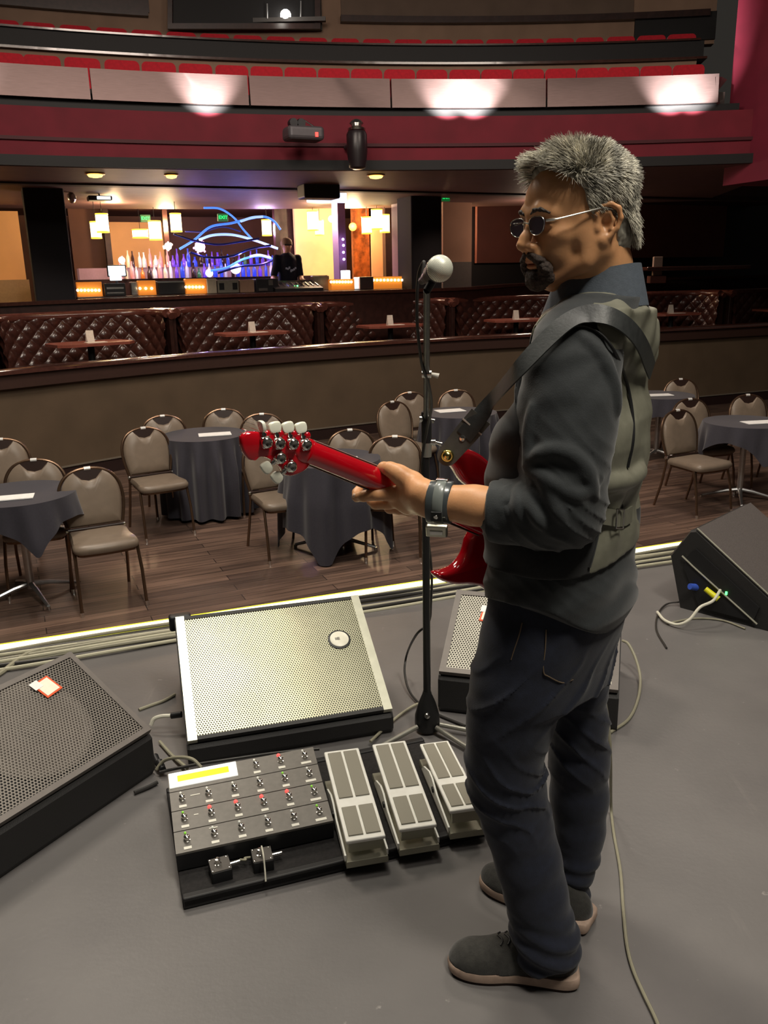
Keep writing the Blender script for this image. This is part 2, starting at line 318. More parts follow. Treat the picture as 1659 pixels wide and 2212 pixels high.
# terrace: curved front wall with a rounded rail
RP = [(-6.2, 6.2), (-4.9, 7.7)] + [tuple(PZ(x, y, .65).to_2d()) for x, y in ((0, 800), (250, 777), (500, 757), (880, 733), (1140, 720))] + [tuple(PZ(1420, 709, .65).to_2d()), tuple(PZ(1659, 697, .65).to_2d()), (8.6, 15.0), (11, 15.9)]
RC = crom([(x, y, 0) for x, y in RP], 8)
def rn(i):
    d = (RC[min(i + 1, len(RC) - 1)] - RC[max(i - 1, 0)]).normalized(); return V((-d.y, d.x, 0))
def along(prof, name, m, smooth=False):
    mb = MB(); mb.loft([[RC[i] + rn(i)*o + V((0, 0, z)) for o, z in prof] for i in range(len(RC))]); return struct(name, mb, m, smooth)
along([(.05, -.66), (.2, -.66), (.2, .60), (.05, .60)], 'wall_terrace_front', m_olive)
along([(-.02, .45), (.2, .45), (.2, .575), (-.02, .60)], 'trim_17', mat('shaded_brown_moulding', srgb(62, 42, 36), .5))  # moulding under the cap, its dark brown also paints the shade band there
along([(-.03 + .14 - .17*math.cos(t*math.pi/8), .60 + .05*math.sin(t*math.pi/8)) for t in range(9)], 'trim_18', m_gloss, 60)
along([(.02, -.66), (.1, -.66), (.1, -.50), (.035, -.50)], 'baseboard_terrace', mat('dark_baseboard', srgb(44, 30, 28), .4))
along([(.02, -.50), (.1, -.50), (.1, -.485), (.02, -.485)], 'baseboard_cap', mat('pale_baseboard_cap', srgb(120, 112, 100), .35))
mb = MB(); vs_ = [RC[i] + rn(i)*.15 for i in range(len(RC))]; bk = [p + N2*14 for p in vs_]
mb.loft([[a + V((0, 0, -.1)), b + V((0, 0, -.1)), b, a] for a, b in zip(vs_, bk)]); struct('floor_terrace', mb, mat('terrace_carpet', srgb(44, 26, 26), .9, noise=(20, .2)))
# ledge behind the booths
LP = [(-260, 668, 10.9), (0, 654, 11.9), (250, 644, 12.7), (500, 635, 13.6), (760, 628, 14.5), (990, 621, 15.3), (1130, 612, 16.0), (1360, 602, 17.2), (1700, 592, 19)]
LC = crom([PY(*p) for p in LP], 6)
def ledge(prof, name, m, smooth=False):
    mb = MB(); mb.loft([[V((p.x, p.y, 0)) + N2*o + V((0, 0, p.z + z if z > -1 else 0)) for o, z in prof] for p in LC]); return struct(name, mb, m, smooth)
ledge([(0, -2), (.3, -2), (.3, -.05), (0, -.05)], 'wall_ledge', m_dark); ledge([(-.05, -.05), (.36, -.05), (.36, .0), (-.05, .0)], 'trim_19', m_gloss)
# pillars
for i, (x0, x1) in enumerate(((47, 136), (888, 955))):
    a, b = HP(x0, 402, 0), HP(x1, 402, 0); wd = (b - a).length; c = (a + b)/2 + N2*(wd/2); mb = MB(); c.z = 1.6
    mb.box(c, (wd, wd, 3.2), T2, N2, bev=.03); struct('wall_pillar_%s' % ('left', 'right')[i], mb, mat('black_pillar_cloth', (.010, .009, .012), .85))
# back walls of the bar room
def panel(x0, x1, y0, y1, off, m, name, th=.1, zbot=None, ztop=None, st=True, **kw):
    a, b, c, d = HP(x0, y1, off), HP(x1, y1, off), HP(x1, y0, off), HP(x0, y0, off)
    z0 = (a.z + b.z)/2 if zbot is None else zbot; z1 = (c.z + d.z)/2 if ztop is None else ztop
    mid = (a + b)/2 + N2*(th/2); mid.z = (z0 + z1)/2; mb = MB(); mb.box(mid, (((b - a) - V((0, 0, (b-a).z))).length, th, z1 - z0), T2, N2)
    return mb.build(name, m, None, kind='structure') if st else mb.build(name, m, **kw)
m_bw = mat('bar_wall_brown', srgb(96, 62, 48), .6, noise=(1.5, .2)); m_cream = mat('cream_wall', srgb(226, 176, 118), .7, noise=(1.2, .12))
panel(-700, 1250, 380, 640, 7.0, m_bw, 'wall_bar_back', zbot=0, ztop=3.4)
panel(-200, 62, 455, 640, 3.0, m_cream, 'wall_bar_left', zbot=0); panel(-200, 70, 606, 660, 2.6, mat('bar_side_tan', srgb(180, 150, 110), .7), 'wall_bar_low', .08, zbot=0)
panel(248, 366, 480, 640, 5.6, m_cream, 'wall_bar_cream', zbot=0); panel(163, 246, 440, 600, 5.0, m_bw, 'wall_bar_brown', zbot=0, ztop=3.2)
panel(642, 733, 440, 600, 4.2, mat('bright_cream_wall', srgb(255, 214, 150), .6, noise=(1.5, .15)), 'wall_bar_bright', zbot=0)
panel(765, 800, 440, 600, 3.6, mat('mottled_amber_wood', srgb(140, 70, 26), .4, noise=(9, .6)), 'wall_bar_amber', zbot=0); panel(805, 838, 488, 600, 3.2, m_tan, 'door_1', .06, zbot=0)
m_pil = mat('lilac_column_paint', srgb(150, 120, 165), .5)
for i, (x0, x1) in enumerate(((734, 750), (862, 886))): panel(x0, x1, 415, 610, 1.4, m_pil, 'wall_column_%s' % ('left', 'right')[i], .3, zbot=0)
for i, (x, y) in enumerate(((741, 517), (742, 530), (742, 545), (743, 560), (876, 503), (874, 532), (882, 560))):
    mb = MB(); mb.ball(HP(x, y, 1.32), .025, 8); mb.build('column_light', mat('column_light_glow', (.8, .4, 1), emit=(.75, .45, 1), estr=7), None, True, label='small violet lamp on the lilac column, ' + ['top of four on the left one', 'second of four on the left one', 'third of four on the left one', 'lowest of four on the left one', 'top of three on the right one', 'middle of three on the right one', 'lowest of three on the right one'][i], cat='light', group='violet lamps on the lilac columns')
# dark framing between bays of the back bar
for i, (x0, x1, y0, y1, off) in enumerate(((240, 252, 440, 640, 4.8), (602, 612, 440, 640, 3.4), (612, 642, 430, 640, 4.4), (366, 376, 470, 640, 4.2), (835, 858, 430, 640, 2.6))):
    panel(x0, x1, y0, y1, off, m_dark, 'trim_%d' % (20 + i), .15, zbot=0, ztop=3.1)
panel(240, 362, 438, 446, 4.8, m_soff, 'trim_25', .1); panel(440, 745, 436, 446, 4.0, m_soff, 'trim_26', .1)
# right side: tan lit wall, dark walls, brown panels
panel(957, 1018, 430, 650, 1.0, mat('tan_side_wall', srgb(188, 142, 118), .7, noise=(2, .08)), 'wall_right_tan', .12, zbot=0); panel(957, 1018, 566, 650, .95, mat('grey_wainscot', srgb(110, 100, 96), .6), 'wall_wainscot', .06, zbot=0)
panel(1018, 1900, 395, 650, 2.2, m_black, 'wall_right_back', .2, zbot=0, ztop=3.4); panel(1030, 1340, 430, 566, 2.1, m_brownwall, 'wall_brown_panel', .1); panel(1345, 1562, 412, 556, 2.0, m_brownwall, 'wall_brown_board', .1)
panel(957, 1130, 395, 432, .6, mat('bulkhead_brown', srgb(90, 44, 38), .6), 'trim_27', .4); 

m_side = mat('dark_side_wall_paint', srgb(34, 24, 24), .8)
mb = MB(); mb.box((12.5, 6, 3), (.2, 26, 7.4)); struct('wall_hall_right', mb, m_side); mb = MB(); mb.box((-11.5, 6, 3), (.2, 26, 7.4)); struct('wall_hall_left', mb, m_side)
# ================================================================ THE BAR
ZT = HP(500, 632, .5).z - .005
mb = MB(); ca, cb = HP(163, 632, .4), HP(882, 606, .4); c = (ca + cb)/2 + N2*.02; c.z = ZT/2; mb.box(c, ((ca - cb).to_2d().length, .42, ZT), T2, N2, bev=.02)
mb.build('bar_counter', m_dark, label='long dark wooden counter running between the two black pillars', cat='counter')
m_paper = mat('white_paper', (.85, .84, .82), .8); m_silver = mat('silver_metal', (.62, .60, .57), .25, 1); m_glow = mat('warm_bulb_glow', (1, .9, .7), emit=(1, .82, .5), estr=7)
def stand(x0, x1, ytop, off, th, z0=None):
    z0 = ZT if z0 is None else z0; a, b = HP(x0, ytop, off), HP(x1, ytop, off); z1 = (a.z + b.z)/2; w_ = (a - b).to_2d().length
    c = (a + b)/2; c.z = z0; return c, w_, z1 - z0
# amber lit display boxes with rows of bulbs
m_amber = mat('amber_backlit_panel', srgb(220, 140, 60), .5, emit=srgb(235, 130, 40), estr=.55)
places = ['beside the left black pillar', 'behind the round till', 'left of the steel rack units', 'right of the mixing desk', 'beside the right black pillar']
for i, (x0, x1, yt, nb_, yb) in enumerate(((164, 218, 609, 7, 627), (296, 334, 606, 3, 623), (398, 442, 602, 6, 620), (712, 762, 603, 8, 609), (803, 888, 597, 11, 605))):
    c, w_, h_ = stand(x0, x1, yt, .5, .1); t = thing('lit_display_box', 'amber lit box with a row of small bulbs, ' + places[i], 'light box', 'amber light boxes on the bar counter')
    mb = MB(); mb.box(c + V((0, 0, h_/2)), (w_, .16, h_), T2, N2, bev=.01); mb.build('lit_panel', m_amber, t)
    for k in range(nb_):
        mb = MB(); p = HP(x0 + (x1 - x0)*(k + .5)/nb_, yb, .39); mb.ball(p, .022, 8); mb.build('bulb', m_glow, t)
# gear standing on the counter
m_grey = mat('rack_grey', srgb(150, 142, 128), .4, .4); m_lid = mat('dark_gear', srgb(36, 34, 38), .4)
def gear(name, label, cat, x0, x1, yt, off, th, m, extra=None, z0=None):
    c, w_, h_ = stand(x0, x1, yt, off, th, z0); t = thing(name, label, cat); mb = MB(); mb.box(c + V((0, 0, h_/2)), (w_, th, h_), T2, N2, bev=.012); mb.build('casing', m, t)
    for (u0, u1, v0, v1, m2, nm) in extra or []:
        mb = MB(); mb.box(c + T2*((u0 + u1)/2 - .5)*w_ + N2*(-th/2 - .004) + V((0, 0, h_*(v0 + v1)/2)), (w_*(u1 - u0), .014, h_*(v1 - v0)), T2, N2); mb.build(nm, m2, t)
    return t
m_scr = mat('screen_glow', (.8, .9, 1), emit=(.85, .95, 1), estr=2.2)
gear('till', 'dark round-cornered till base below the lit screen', 'till', 222, 268, 612, .55, .3, m_lid, [(.1, .9, .55, .7, m_silver, 'trim_bar'), (.1, .9, .2, .3, m_silver, 'trim_bar')])
t = thing('till_screen', 'bright pale blue till screen left of the bottles', 'screen')
a = HP(252, 585, .62); mb = MB(); mb.box(a, (.30, .03, .18), T2, N2, bev=.01); mb.build('screen_frame', m_lid, t); mb = MB(); mb.box(a - N2*.018, (.26, .006, .15), T2, N2); mb.build('display', m_scr, t)
mb = MB(); mb.box(HP(250, 601, .6), (.18, .04, .07), T2, N2, bev=.01); mb.build('lower_display', m_scr, t); mb = MB(); p = HP(252, 606, .66); mb.cyl(p + V((0, 0, -.1)), p + V((0, 0, .1)), .02); mb.build('post', m_lid, t)
gear('speaker_unit', 'small grey box with two dark round holes beside the steel rack', 'speaker', 466, 512, 604, .5, .2, m_grey, [(.08, .3, .25, .75, m_black, 'speaker_hole'), (.7, .92, .25, .75, m_black, 'speaker_hole')])
gear('paper_stack', 'pale stack of papers standing left of the grey speaker box', 'papers', 443, 464, 602, .5, .2, mat('cream_paper', srgb(214, 200, 176), .8))
gear('tan_box', 'plain tan box between the grey speaker box and the mixing desk', 'box', 514, 545, 604, .5, .2, mat('tan_card', srgb(176, 140, 116), .7))
gear('equipment_case', 'dark case with bright metal corner beside the person at the desk', 'case', 548, 596, 602, .5, .25, m_lid, [(.1, .5, .1, .3, m_silver, 'metal_corner'), (.55, .75, .5, .9, m_silver, 'metal_corner')])
t = thing('mixing_desk', 'sloping mixing desk with a pale top edge and green lamp in front of the person', 'mixing desk')
a, b = HP(596, 612, .2), HP(700, 606, .2); c = (a + b)/2; mb = MB(); L_ = (a - b).to_2d().length
poly = [(.05, ZT), (.5, ZT), (.5, ZT + .16), (.05, ZT + .05)]
mb.loft([[c + T2*s_*L_/2 + N2*u + V((0, 0, z - c.z)) for u, z in poly] for s_ in (-1, 1)]); mb.build('desk_body', m_lid, t)
mb = MB(); mb.box(c + N2*.49 + V((0, 0, ZT + .165 - c.z)), (L_, .03, .03), T2, N2); mb.build('top_edge', m_silver, t)
mb = MB(); mb.ball(c + T2*(-.02) + N2*.1 + V((0, 0, ZT + .09 - c.z)), .015, 8); mb.build('status_lamp', mat('green_glow', (.1, 1, .2), emit=(.1, 1, .2), estr=5), t)
for k in range(10):
    mb = MB(); mb.box(c + T2*(-.45 + .1*k)*L_ + N2*.28 + V((0, 0, ZT + .115 - c.z)), (.02, .2, .02), T2, (N2 + V((0, 0, .3))).normalized()); mb.build('fader', m_silver, t)
gear('drinks_tray', 'low shiny tray of glasses right of the mixing desk', 'tray', 770, 800, 598, .5, .3, m_silver); gear('napkin_holder', 'small pale napkin holder left of the right pillar', 'napkin holder', 674, 708, 596, .7, .15, m_grey)
gear('order_tablet', 'glowing white tablet beside the lilac column', 'tablet', 736, 756, 584, .8, .03, m_scr)
gear('dish_rack', 'silver rack behind the amber box beside the left pillar', 'rack', 280, 296, 609, .6, .2, m_silver); gear('bar_cabinet', 'low cabinet with a shiny top between the two left amber boxes', 'cabinet', 336, 396, 607, .65, .3, m_lid, [(.0, 1, .88, 1, m_silver, 'top_edge')])
# back bar with bottles
ZB = HP(420, 600, 2.4).z
mb = MB(); c = (HP(250, 600, 2.4) + HP(600, 600, 2.4))/2 + N2*.3; c.z = ZB/2; mb.box(c, (5.0, .8, ZB), T2, N2); mb.build('bottle_shelf', m_dark, label='back bar shelf unit carrying the rows of bottles', cat='shelf unit')
mb = MB(); c2 = c + N2*.2; c2.z = ZB + .1; mb.box(c2, (4.2, .4, .2), T2, N2); mb.build('bottle_step', mat('lit_step_white', srgb(150, 120, 130), .4, emit=srgb(255, 190, 190), estr=.12), label='pale lit step behind the front row of bottles', cat='shelf')
glass = [mat('bottle_%s' % n, srgb(*c_), .12, .1, emit=srgb(*c_), estr=e) for n, c_, e in (('clear', (230, 230, 240), .25), ('amber', (210, 120, 50), .10), ('green', (70, 130, 80), .05), ('pink', (250, 170, 170), .22), ('violet', (120, 80, 230), .3), ('dark', (50, 30, 30), 0), ('blue', (60, 90, 240), .3), ('cream', (255, 230, 200), .25))]
for g in glass: g.node_tree.nodes['Principled BSDF'].inputs['Emission Strength'].default_value = 0
kinds = {}
def bottle(kind, k):
    if (kind, k) in kinds: return kinds[(kind, k)]
    pr_ = [[(.0, 0), (.036, 0), (.038, .02), (.038, .17), (.030, .205), (.014, .24), (.013, .29), (.016, .295), (.016, .31), (0, .312)], [(0, 0), (.045, 0), (.047, .02), (.045, .13), (.02, .18), (.016, .23), (.02, .235), (.02, .25), (0, .252)], [(0, 0), (.032, 0), (.03, .2), (.012, .26), (.012, .33), (0, .335)]][kind]
    mb = MB(); mb.lathe(pr_, n=10); o = mb.build('bottle', glass[k], None, 60); kinds[(kind, k)] = o; return None
ORD2 = 'first second third fourth fifth sixth seventh eighth ninth tenth eleventh twelfth thirteenth fourteenth fifteenth sixteenth seventeenth eighteenth nineteenth twentieth twenty-first twenty-second twenty-third twenty-fourth twenty-fifth twenty-sixth twenty-seventh twenty-eighth twenty-ninth thirtieth'.split()
rb = random.Random(3)
# pixel column, shelf row (0 front, 1 step)
BL = [(x + rb.uniform(-2, 2), i % 2) for i, x in enumerate(list(range(262, 600, 6)))]
cols_w = ['clear', 'amber', 'green', 'pink', 'violet', 'dark', 'blue', 'cream']
for i, (x, row) in enumerate(BL):
    left = x < 370; ck = rb.choice([0, 3, 7, 1, 0, 3, 5, 7] if left else [4, 6, 4, 5, 0, 4, 6, 2]); kd = rb.randrange(3)
    p = HP(x, 600, 2.25 if row == 0 else 2.65); z0 = ZB if row == 0 else ZB + .2; p.z = z0
    o = bottle(kd, ck)
    if o is None: o = kinds[(kd, ck)]
    else: o = o.copy(); COL.objects.link(o)
    o.location = p; o.scale = (rb.uniform(.8, 1.1),)*2 + (rb.uniform(.62, 1.08),)
    side = 'under the cream wall' if left else 'among the violet lights'
    tag(o, '%s %s bottle %s, %s from the left in the %s row' % (['tall', 'squat', 'slim'][kd], cols_w[ck], side, ORD2[i//2], ['front', 'raised'][row]), 'bottle', 'bottles on the back bar')
for k, (x, y, c_, pw, off) in enumerate(((300, 545, (1, .75, .6), 16, 1.7), (350, 540, (1, .8, .65), 14, 1.7), (430, 550, (.5, .3, 1), 18, 1.7), (520, 550, (.35, .35, 1), 18, 1.7), (575, 550, (.8, .4, 1), 9, 1.7))):
    bulb('back_bar_lamp_%d' % k, HP(x, y, off), pw, c_, .05)
# glittering round lamps
for k, (x, y, r, c_, lab, off) in enumerate(((432, 533, .12, (1, .55, 1), 'round glittering pink lamp in the middle of the back bar', 2.3), (363, 532, .085, (1, .85, .7), 'bright white cluster lamp above the left bottles', 2.6), (716, 473, .07, (1, .92, .9), 'small white starburst lamp in front of the bright cream wall', 3.2), (762, 490, .085, (1, .55, .08), 'orange wall lamp on the mottled amber wall', 3.3), (263, 562, .06, (1, .95, .9), 'slim white glowing lamp at the left end of the bottles', 2.2), (452, 590, .07, (.7, .95, 1), 'pale blue glowing jar on the back bar', 2.0), (509, 580, .10, (.85, .6, 1), 'lilac glowing bowl below the blue ribbons', 2.0))):
    mb = MB()
    for j in range(26 if k in (0, 1) else 1):
        if k in (0, 1):
            d = V((rb.gauss(0, 1), rb.gauss(0, 1), rb.gauss(0, 1))).normalized(); mb.ball(HP(x, y, off) + d*r*rb.uniform(.4, 1), .022, 6)
        else: mb.ball(HP(x, y, off), r, 12)
    if k in (0, 1): mb.ball(HP(x, y, off), r*.8, 12)
    mb.build('cluster_lamp' if k < 2 else 'glow_lamp', mat('lamp_glow_%d' % k, c_, emit=c_, estr=2.2), None, True, label=lab, cat='lamp')
# ribbons of blue light
m_blue = mat('blue_light_ribbon', (.1, .3, 1), emit=(.06, .22, .9), estr=1.1); m_pale = mat('pale_blue_ribbon', (.4, .6, 1), emit=(.30, .50, 1), estr=1.25); m_dk = mat('dark_blue_ribbon', (.02, .03, .12), .3)
rib = thing('light_sculpture', 'swirling sculpture of glowing blue ribbons hanging over the bottles', 'light sculpture')
for pts, r, m_, o_ in (([(440, 449), (475, 451), (505, 470), (525, 495), (545, 517)], .018, m_blue, 2.0), ([(388, 538), (420, 518), (455, 490), (500, 482), (540, 472), (570, 468), (592, 478), (606, 496)], .020, m_blue, 1.8), ([(520, 478), (545, 470), (568, 468)], .022, m_pale, 1.75),
    ([(430, 518), (460, 508), (500, 507), (540, 516), (570, 526), (600, 537)], .022, m_pale, 1.9), ([(455, 585), (490, 578), (525, 560), (560, 553), (590, 560)], .020, m_blue, 1.9), ([(540, 554), (560, 551), (585, 557)], .022, m_pale, 1.85),
    ([(375, 505), (420, 520), (470, 528), (520, 522), (560, 515)], .018, m_dk, 1.7), ([(410, 545), (450, 556), (500, 553), (540, 538), (585, 530)], .02, m_dk, 1.7), ([(400, 500), (440, 500), (480, 490), (520, 500)], .014, m_dk, 2.1), ([(470, 590), (520, 575), (560, 572), (595, 560)], .02, m_dk, 1.8)):
    mb = MB(); mb.tube(crom([HP(x, y, o_) for x, y in pts], 8), r, 8); mb.build('ribbon', m_, rib, True)
# pendant lamps
m_pend = mat('pendant_glow', (1, .9, .6), emit=(1, .80, .42), estr=4.2); m_rim = mat('pendant_rim_glow', (1, .7, .1), emit=(1, .62, .06), estr=1.6)
plab = ['upper lamp of the pair beside the left pillar', 'lower lamp of the pair beside the left pillar', 'tall one above the left bottles', 'wide low one above the left bottles', 'single one over the middle of the bottles', 'single one right of the blue ribbons', 'upper one before the bright cream wall', 'lower one before the bright cream wall', 'left one of the three by the amber wall', 'middle and tallest of the three by the amber wall', 'right one of the three by the amber wall']
for i, (x, y, w_, h_, off) in enumerate(((221, 482, 27, 38, 1.6), (207, 497, 23, 34, 2.0), (335, 498, 27, 38, 3.0), (303, 505, 34, 16, 3.6), (380, 481, 24, 36, 1.8), (576, 492, 20, 30, 3.0), (676, 477, 23, 36, 2.6), (690, 492, 18, 28, 3.0), (792, 487, 20, 30, 2.2), (814, 474, 22, 36, 2.0), (831, 483, 19, 32, 2.2))):
    p = HP(x, y, off); s_ = (HP(x + 10, y, off) - p).length/10; hz = h_*s_; wr = w_*s_/2
    t = thing('pendant_lamp', 'glowing cream cylinder pendant lamp, ' + plab[i], 'pendant lamp', 'pendant lamps over the bar')
    mb = MB(); mb.lathe([(wr*.9, -hz/2), (wr, -hz/2 + .01), (wr, hz/2 - .01), (wr*.9, hz/2)], p, n=16); mb.build('lamp_shade', m_pend, t, 40)
    for z_ in (-1, 1):
        mb = MB(); mb.lathe([(wr*1.02, -.012), (wr*1.05, 0), (wr*1.02, .012)], p + V((0, 0, z_*hz/2)), n=16, cap=True); mb.build('rim', m_rim, t, 40)
    mb = MB(); mb.cyl(p + V((0, 0, hz/2)), V((p.x, p.y, ZC + .03)), .005, n=6); mb.build('cord', m_black, t)
# exit signs
def text_mesh(s, size, name, m, parent, origin, X, Z, thick=.004):
    cu = bpy.data.curves.new(name, 'FONT'); cu.body = s; cu.size = size; cu.extrude = thick; cu.align_x = 'CENTER'; cu.align_y = 'CENTER'; cu.offset = size*.02
    tmp = bpy.data.objects.new(name, cu); COL.objects.link(tmp); bpy.context.view_layer.update()
    me = bpy.data.meshes.new_from_object(tmp.evaluated_get(bpy.context.evaluated_depsgraph_get())); bpy.data.objects.remove(tmp); me.materials.clear(); me.materials.append(m)
    o = bpy.data.objects.new(name, me); COL.objects.link(o); X = V(X).normalized(); Z = V(Z).normalized(); Yn = Z.cross(X)
    o.matrix_world = Matrix(((X.x, Z.x, -Yn.x*-1*-1, origin.x), (X.y, Z.y, X.cross(Z).y, origin.y), (X.z, Z.z, X.cross(Z).z, origin.z), (0, 0, 0, 1)))
    Nn = X.cross(Z); o.matrix_world = Matrix(((X.x, Z.x, Nn.x, origin.x), (X.y, Z.y, Nn.y, origin.y), (X.z, Z.z, Nn.z, origin.z), (0, 0, 0, 1)))
    if parent is not None: o.parent = parent
    return o
m_exit = mat('exit_green', (.02, .8, .15), emit=(.02, .85, .18), estr=1.1); m_exitbox = mat('exit_box', (.02, .06, .03), .4, emit=(.01, .25, .05), estr=.35)
for i, (x, y, off, lab) in enumerate(((314, 472, 4.6, 'green lit EXIT sign above the cream wall and left bottles'), (481, 470, 2.9, 'green lit EXIT sign seen through the blue ribbons'), (962, 427, .3, 'green lit EXIT sign right of the right hand pillar'))):
    p = HP(x, y, off); sc = (HP(x + 10, y, off) - p).length/10; t = thing('exit_sign', lab, 'exit sign', 'green exit signs')
    wd = (22 if i < 2 else 18)*sc; mb = MB(); mb.box(p, (wd, .05, wd*.72), T2, N2, bev=.008); mb.build('sign_box', m_exitbox, t)
    text_mesh('EXIT', wd*.42, 'lettering', m_exit, t, p - N2*.034, T2, (0, 0, 1))
# downlights in the soffit
m_down = mat('downlight_glow', (1, .75, .3), emit=(1, .66, .14), estr=3.2); m_ring = mat('downlight_ring', srgb(190, 140, 70), .3, .8)
k = 0
for x, y, r, off in ((205, 374, .10, -1.0), (370, 376, .075, -1.0), (812, 377, .10, -1.0), (196, 412, .07, .9), (325, 411, .07, .9), (571, 411, .07, .9), (790, 412, .09, .9), (832, 414, .10, .9)):
    zc_ = (zs - .005) if y < 380 else (ZC + .03)
    p = PZ(x, y, zc_); t = thing('downlight', 'amber downlight, ' + ['left one in the soffit edge', 'second from left in the soffit edge', 'one at the right of the soffit edge', 'inner one beside the left pillar', 'inner one above the left exit sign', 'inner one above the blue ribbons', 'left of the pair beside the right pillar', 'right of the inner pair beside the right pillar'][k], 'downlight', 'amber downlights under the balcony'); k += 1
    mb = MB(); mb.lathe([(r*1.25, 0), (r*1.25, -.015), (r, -.02)], p, n=18); mb.build('ring', m_ring, t, 40)
    mb = MB(); mb.lathe([(r*.98, -.02), (r*.8, -.045), (r*.3, -.055)], p, n=18); mb.build('lens', m_down, t, 40)
    if y < 380: spot('downlight_beam_%d' % k, p + V((0, 0, -.08)), p + V((.1, .1, -2)), 25, 80, .8, .05, (1, .7, .35))
# hung things
t = thing('hung_screen', 'black box hanging under the balcony with a lit bluish screen below it', 'screen')
p = HP(688, 404, -1.2); sc = (HP(698, 398, -1.2) - p).length/10
mb = MB(); mb.box(p, (66*sc, .35, 40*sc), T2, N2, bev=.03); mb.build('casing', mat('screen_box_black', (.012, .011, .013), .5), t)
mb = MB(); mb.box(HP(706, 427, -.9), (76*sc, .05, 17*sc), T2, N2, bev=.01); mb.build('lit_panel', mat('bluish_screen', (.5, .6, 1), noise=(9, .5), emit=(.75, .8, 1), estr=1.4), t)
t = thing('ceiling_projector', 'small pale projector with a lit white front under the ceiling by the left pillar', 'projector')
p = HP(215, 429, .7); mb = MB(); mb.box(p, (.36, .25, .07), T2, N2, bev=.02); mb.build('casing', m_lid, t); mb = MB(); mb.box(p - N2*.13 + T2*.05, (.2, .02, .045), T2, N2); mb.build('lit_front', m_scr, t); mb = MB(); mb.cyl(p, V((p.x, p.y, ZC + .03)), .012); mb.build('pole', m_black, t)
t = thing('clip_spotlight', 'small round spotlight hanging beside the left black pillar', 'spotlight')
p = HP(155, 428, .6); mb = MB(); mb.lathe([(.03, .08), (.06, .05), (.07, -.05), (.05, -.06)], p, (.3, -.8, -.5), n=14); mb.build('lamp_head', m_silver, t, 40); mb = MB(); mb.cyl(p, V((p.x, p.y, ZC + .03)), .01); mb.build('pole', m_black, t)
# projector and moving head lamp hung before the balcony wall
t = thing('theatre_projector', 'grey theatre lantern with a red light on the balcony wall', 'stage lantern')
p = BP(655, 290, -.45); mb = MB(); mb.box(p, (.46, .30, .16), T2, N2, bev=.045); mb.build('casing', mat('lantern_grey', srgb(92, 88, 92), .4, .3), t)
mb = MB(); mb.box(p + T2*.12 + N2*-.155 + V((0, 0, -.02)), (.035, .01, .05), T2, N2); mb.build('red_lamp', mat('red_glow', (1, .05, .03), emit=(1, .05, .04), estr=3), t)
mb = MB(); mb.lathe([(.05, 0), (.05, -.06), (.035, -.06)], p - N2*.13, -N2, 14); mb.build('lens', m_black, t, 40)
for s_ in (-.13, -.03): 
    mb = MB(); mb.lathe([(.05, -.05), (.055, 0), (.05, .05)], p + T2*s_ + V((0, 0, .12)), N2, 14); mb.build('clamp', m_lid, t, 40)
mb = MB(); mb.tube([p + T2*.02 + V((0, 0, .16)), p + T2*.15 + V((0, 0, .09)), p + T2*.2 + V((0, 0, .05))], .008, 6); mb.build('cable', m_silver, t)
mb = MB(); mb.cyl(p + V((0, 0, .05)), p + N2*.42 + V((0, 0, .05)), .03); mb.build('bracket', m_lid, t)
t = thing('moving_head_lamp', 'dark upright stage lamp with a silver top on the balcony wall', 'stage lamp')
p = BP(771, 310, -.4); mb = MB(); mb.lathe([(.06, -.30), (.105, -.28), (.13, -.1), (.13, .1), (.11, .14)], p, n=20); mb.build('housing', mat('lamp_housing', (.018, .012, .014), .35), t, 40)
mb = MB(); mb.lathe([(.11, 0), (.115, .02), (.06, .05), (.09, .08), (.05, .12), (.02, .13)], p + V((0, 0, .15)), n=18); mb.build('silver_cap', m_silver, t, 40); mb = MB(); mb.cyl(p, p + N2*.38, .03); mb.build('bracket', m_lid, t)
# ================================================================ BALCONY SEATS
m_seat = mat('red_seat_plush', srgb(200, 24, 44), .8, sheen=.4, noise=(30, .12)); m_seatback = mat('dark_seat_shell', srgb(60, 12, 18), .5)
def seat_proto():
    t = thing('auditorium_chair', 'x', 'seat')
    mb = MB(); prof = []
    n = 10
    out = [(-.215, 0), (-.215, .38)] + [(-.215 + .06*(1 - math.cos(a*math.pi/2/4)), .38 + .06*math.sin(a*math.pi/2/4)) for a in range(1, 5)] + [(.155 + .06*math.sin(a*math.pi/2/4), .38 + .06*math.cos(a*math.pi/2/4)) for a in range(0, 5)] + [(.215, 0)]
    mb.prism(out, -.04, .04, (0, 0, 0), (1, 0, 0), (0, 0, 1), (0, -1, 0)); mb.build('backrest', m_seat, t)
    mb = MB(); mb.box((0, -.25, -.05), (.43, .45, .1), bev=.03); mb.build('seat', m_seat, t); return t
proto = seat_proto(); first = True
ORD = ['first', 'second', 'third', 'fourth', 'fifth', 'sixth', 'seventh', 'eighth', 'ninth', 'tenth', 'eleventh', 'twelfth', 'thirteenth', 'fourteenth', 'fifteenth', 'sixteenth', 'seventeenth', 'eighteenth', 'nineteenth', 'twentieth', 'twenty-first', 'twenty-second']
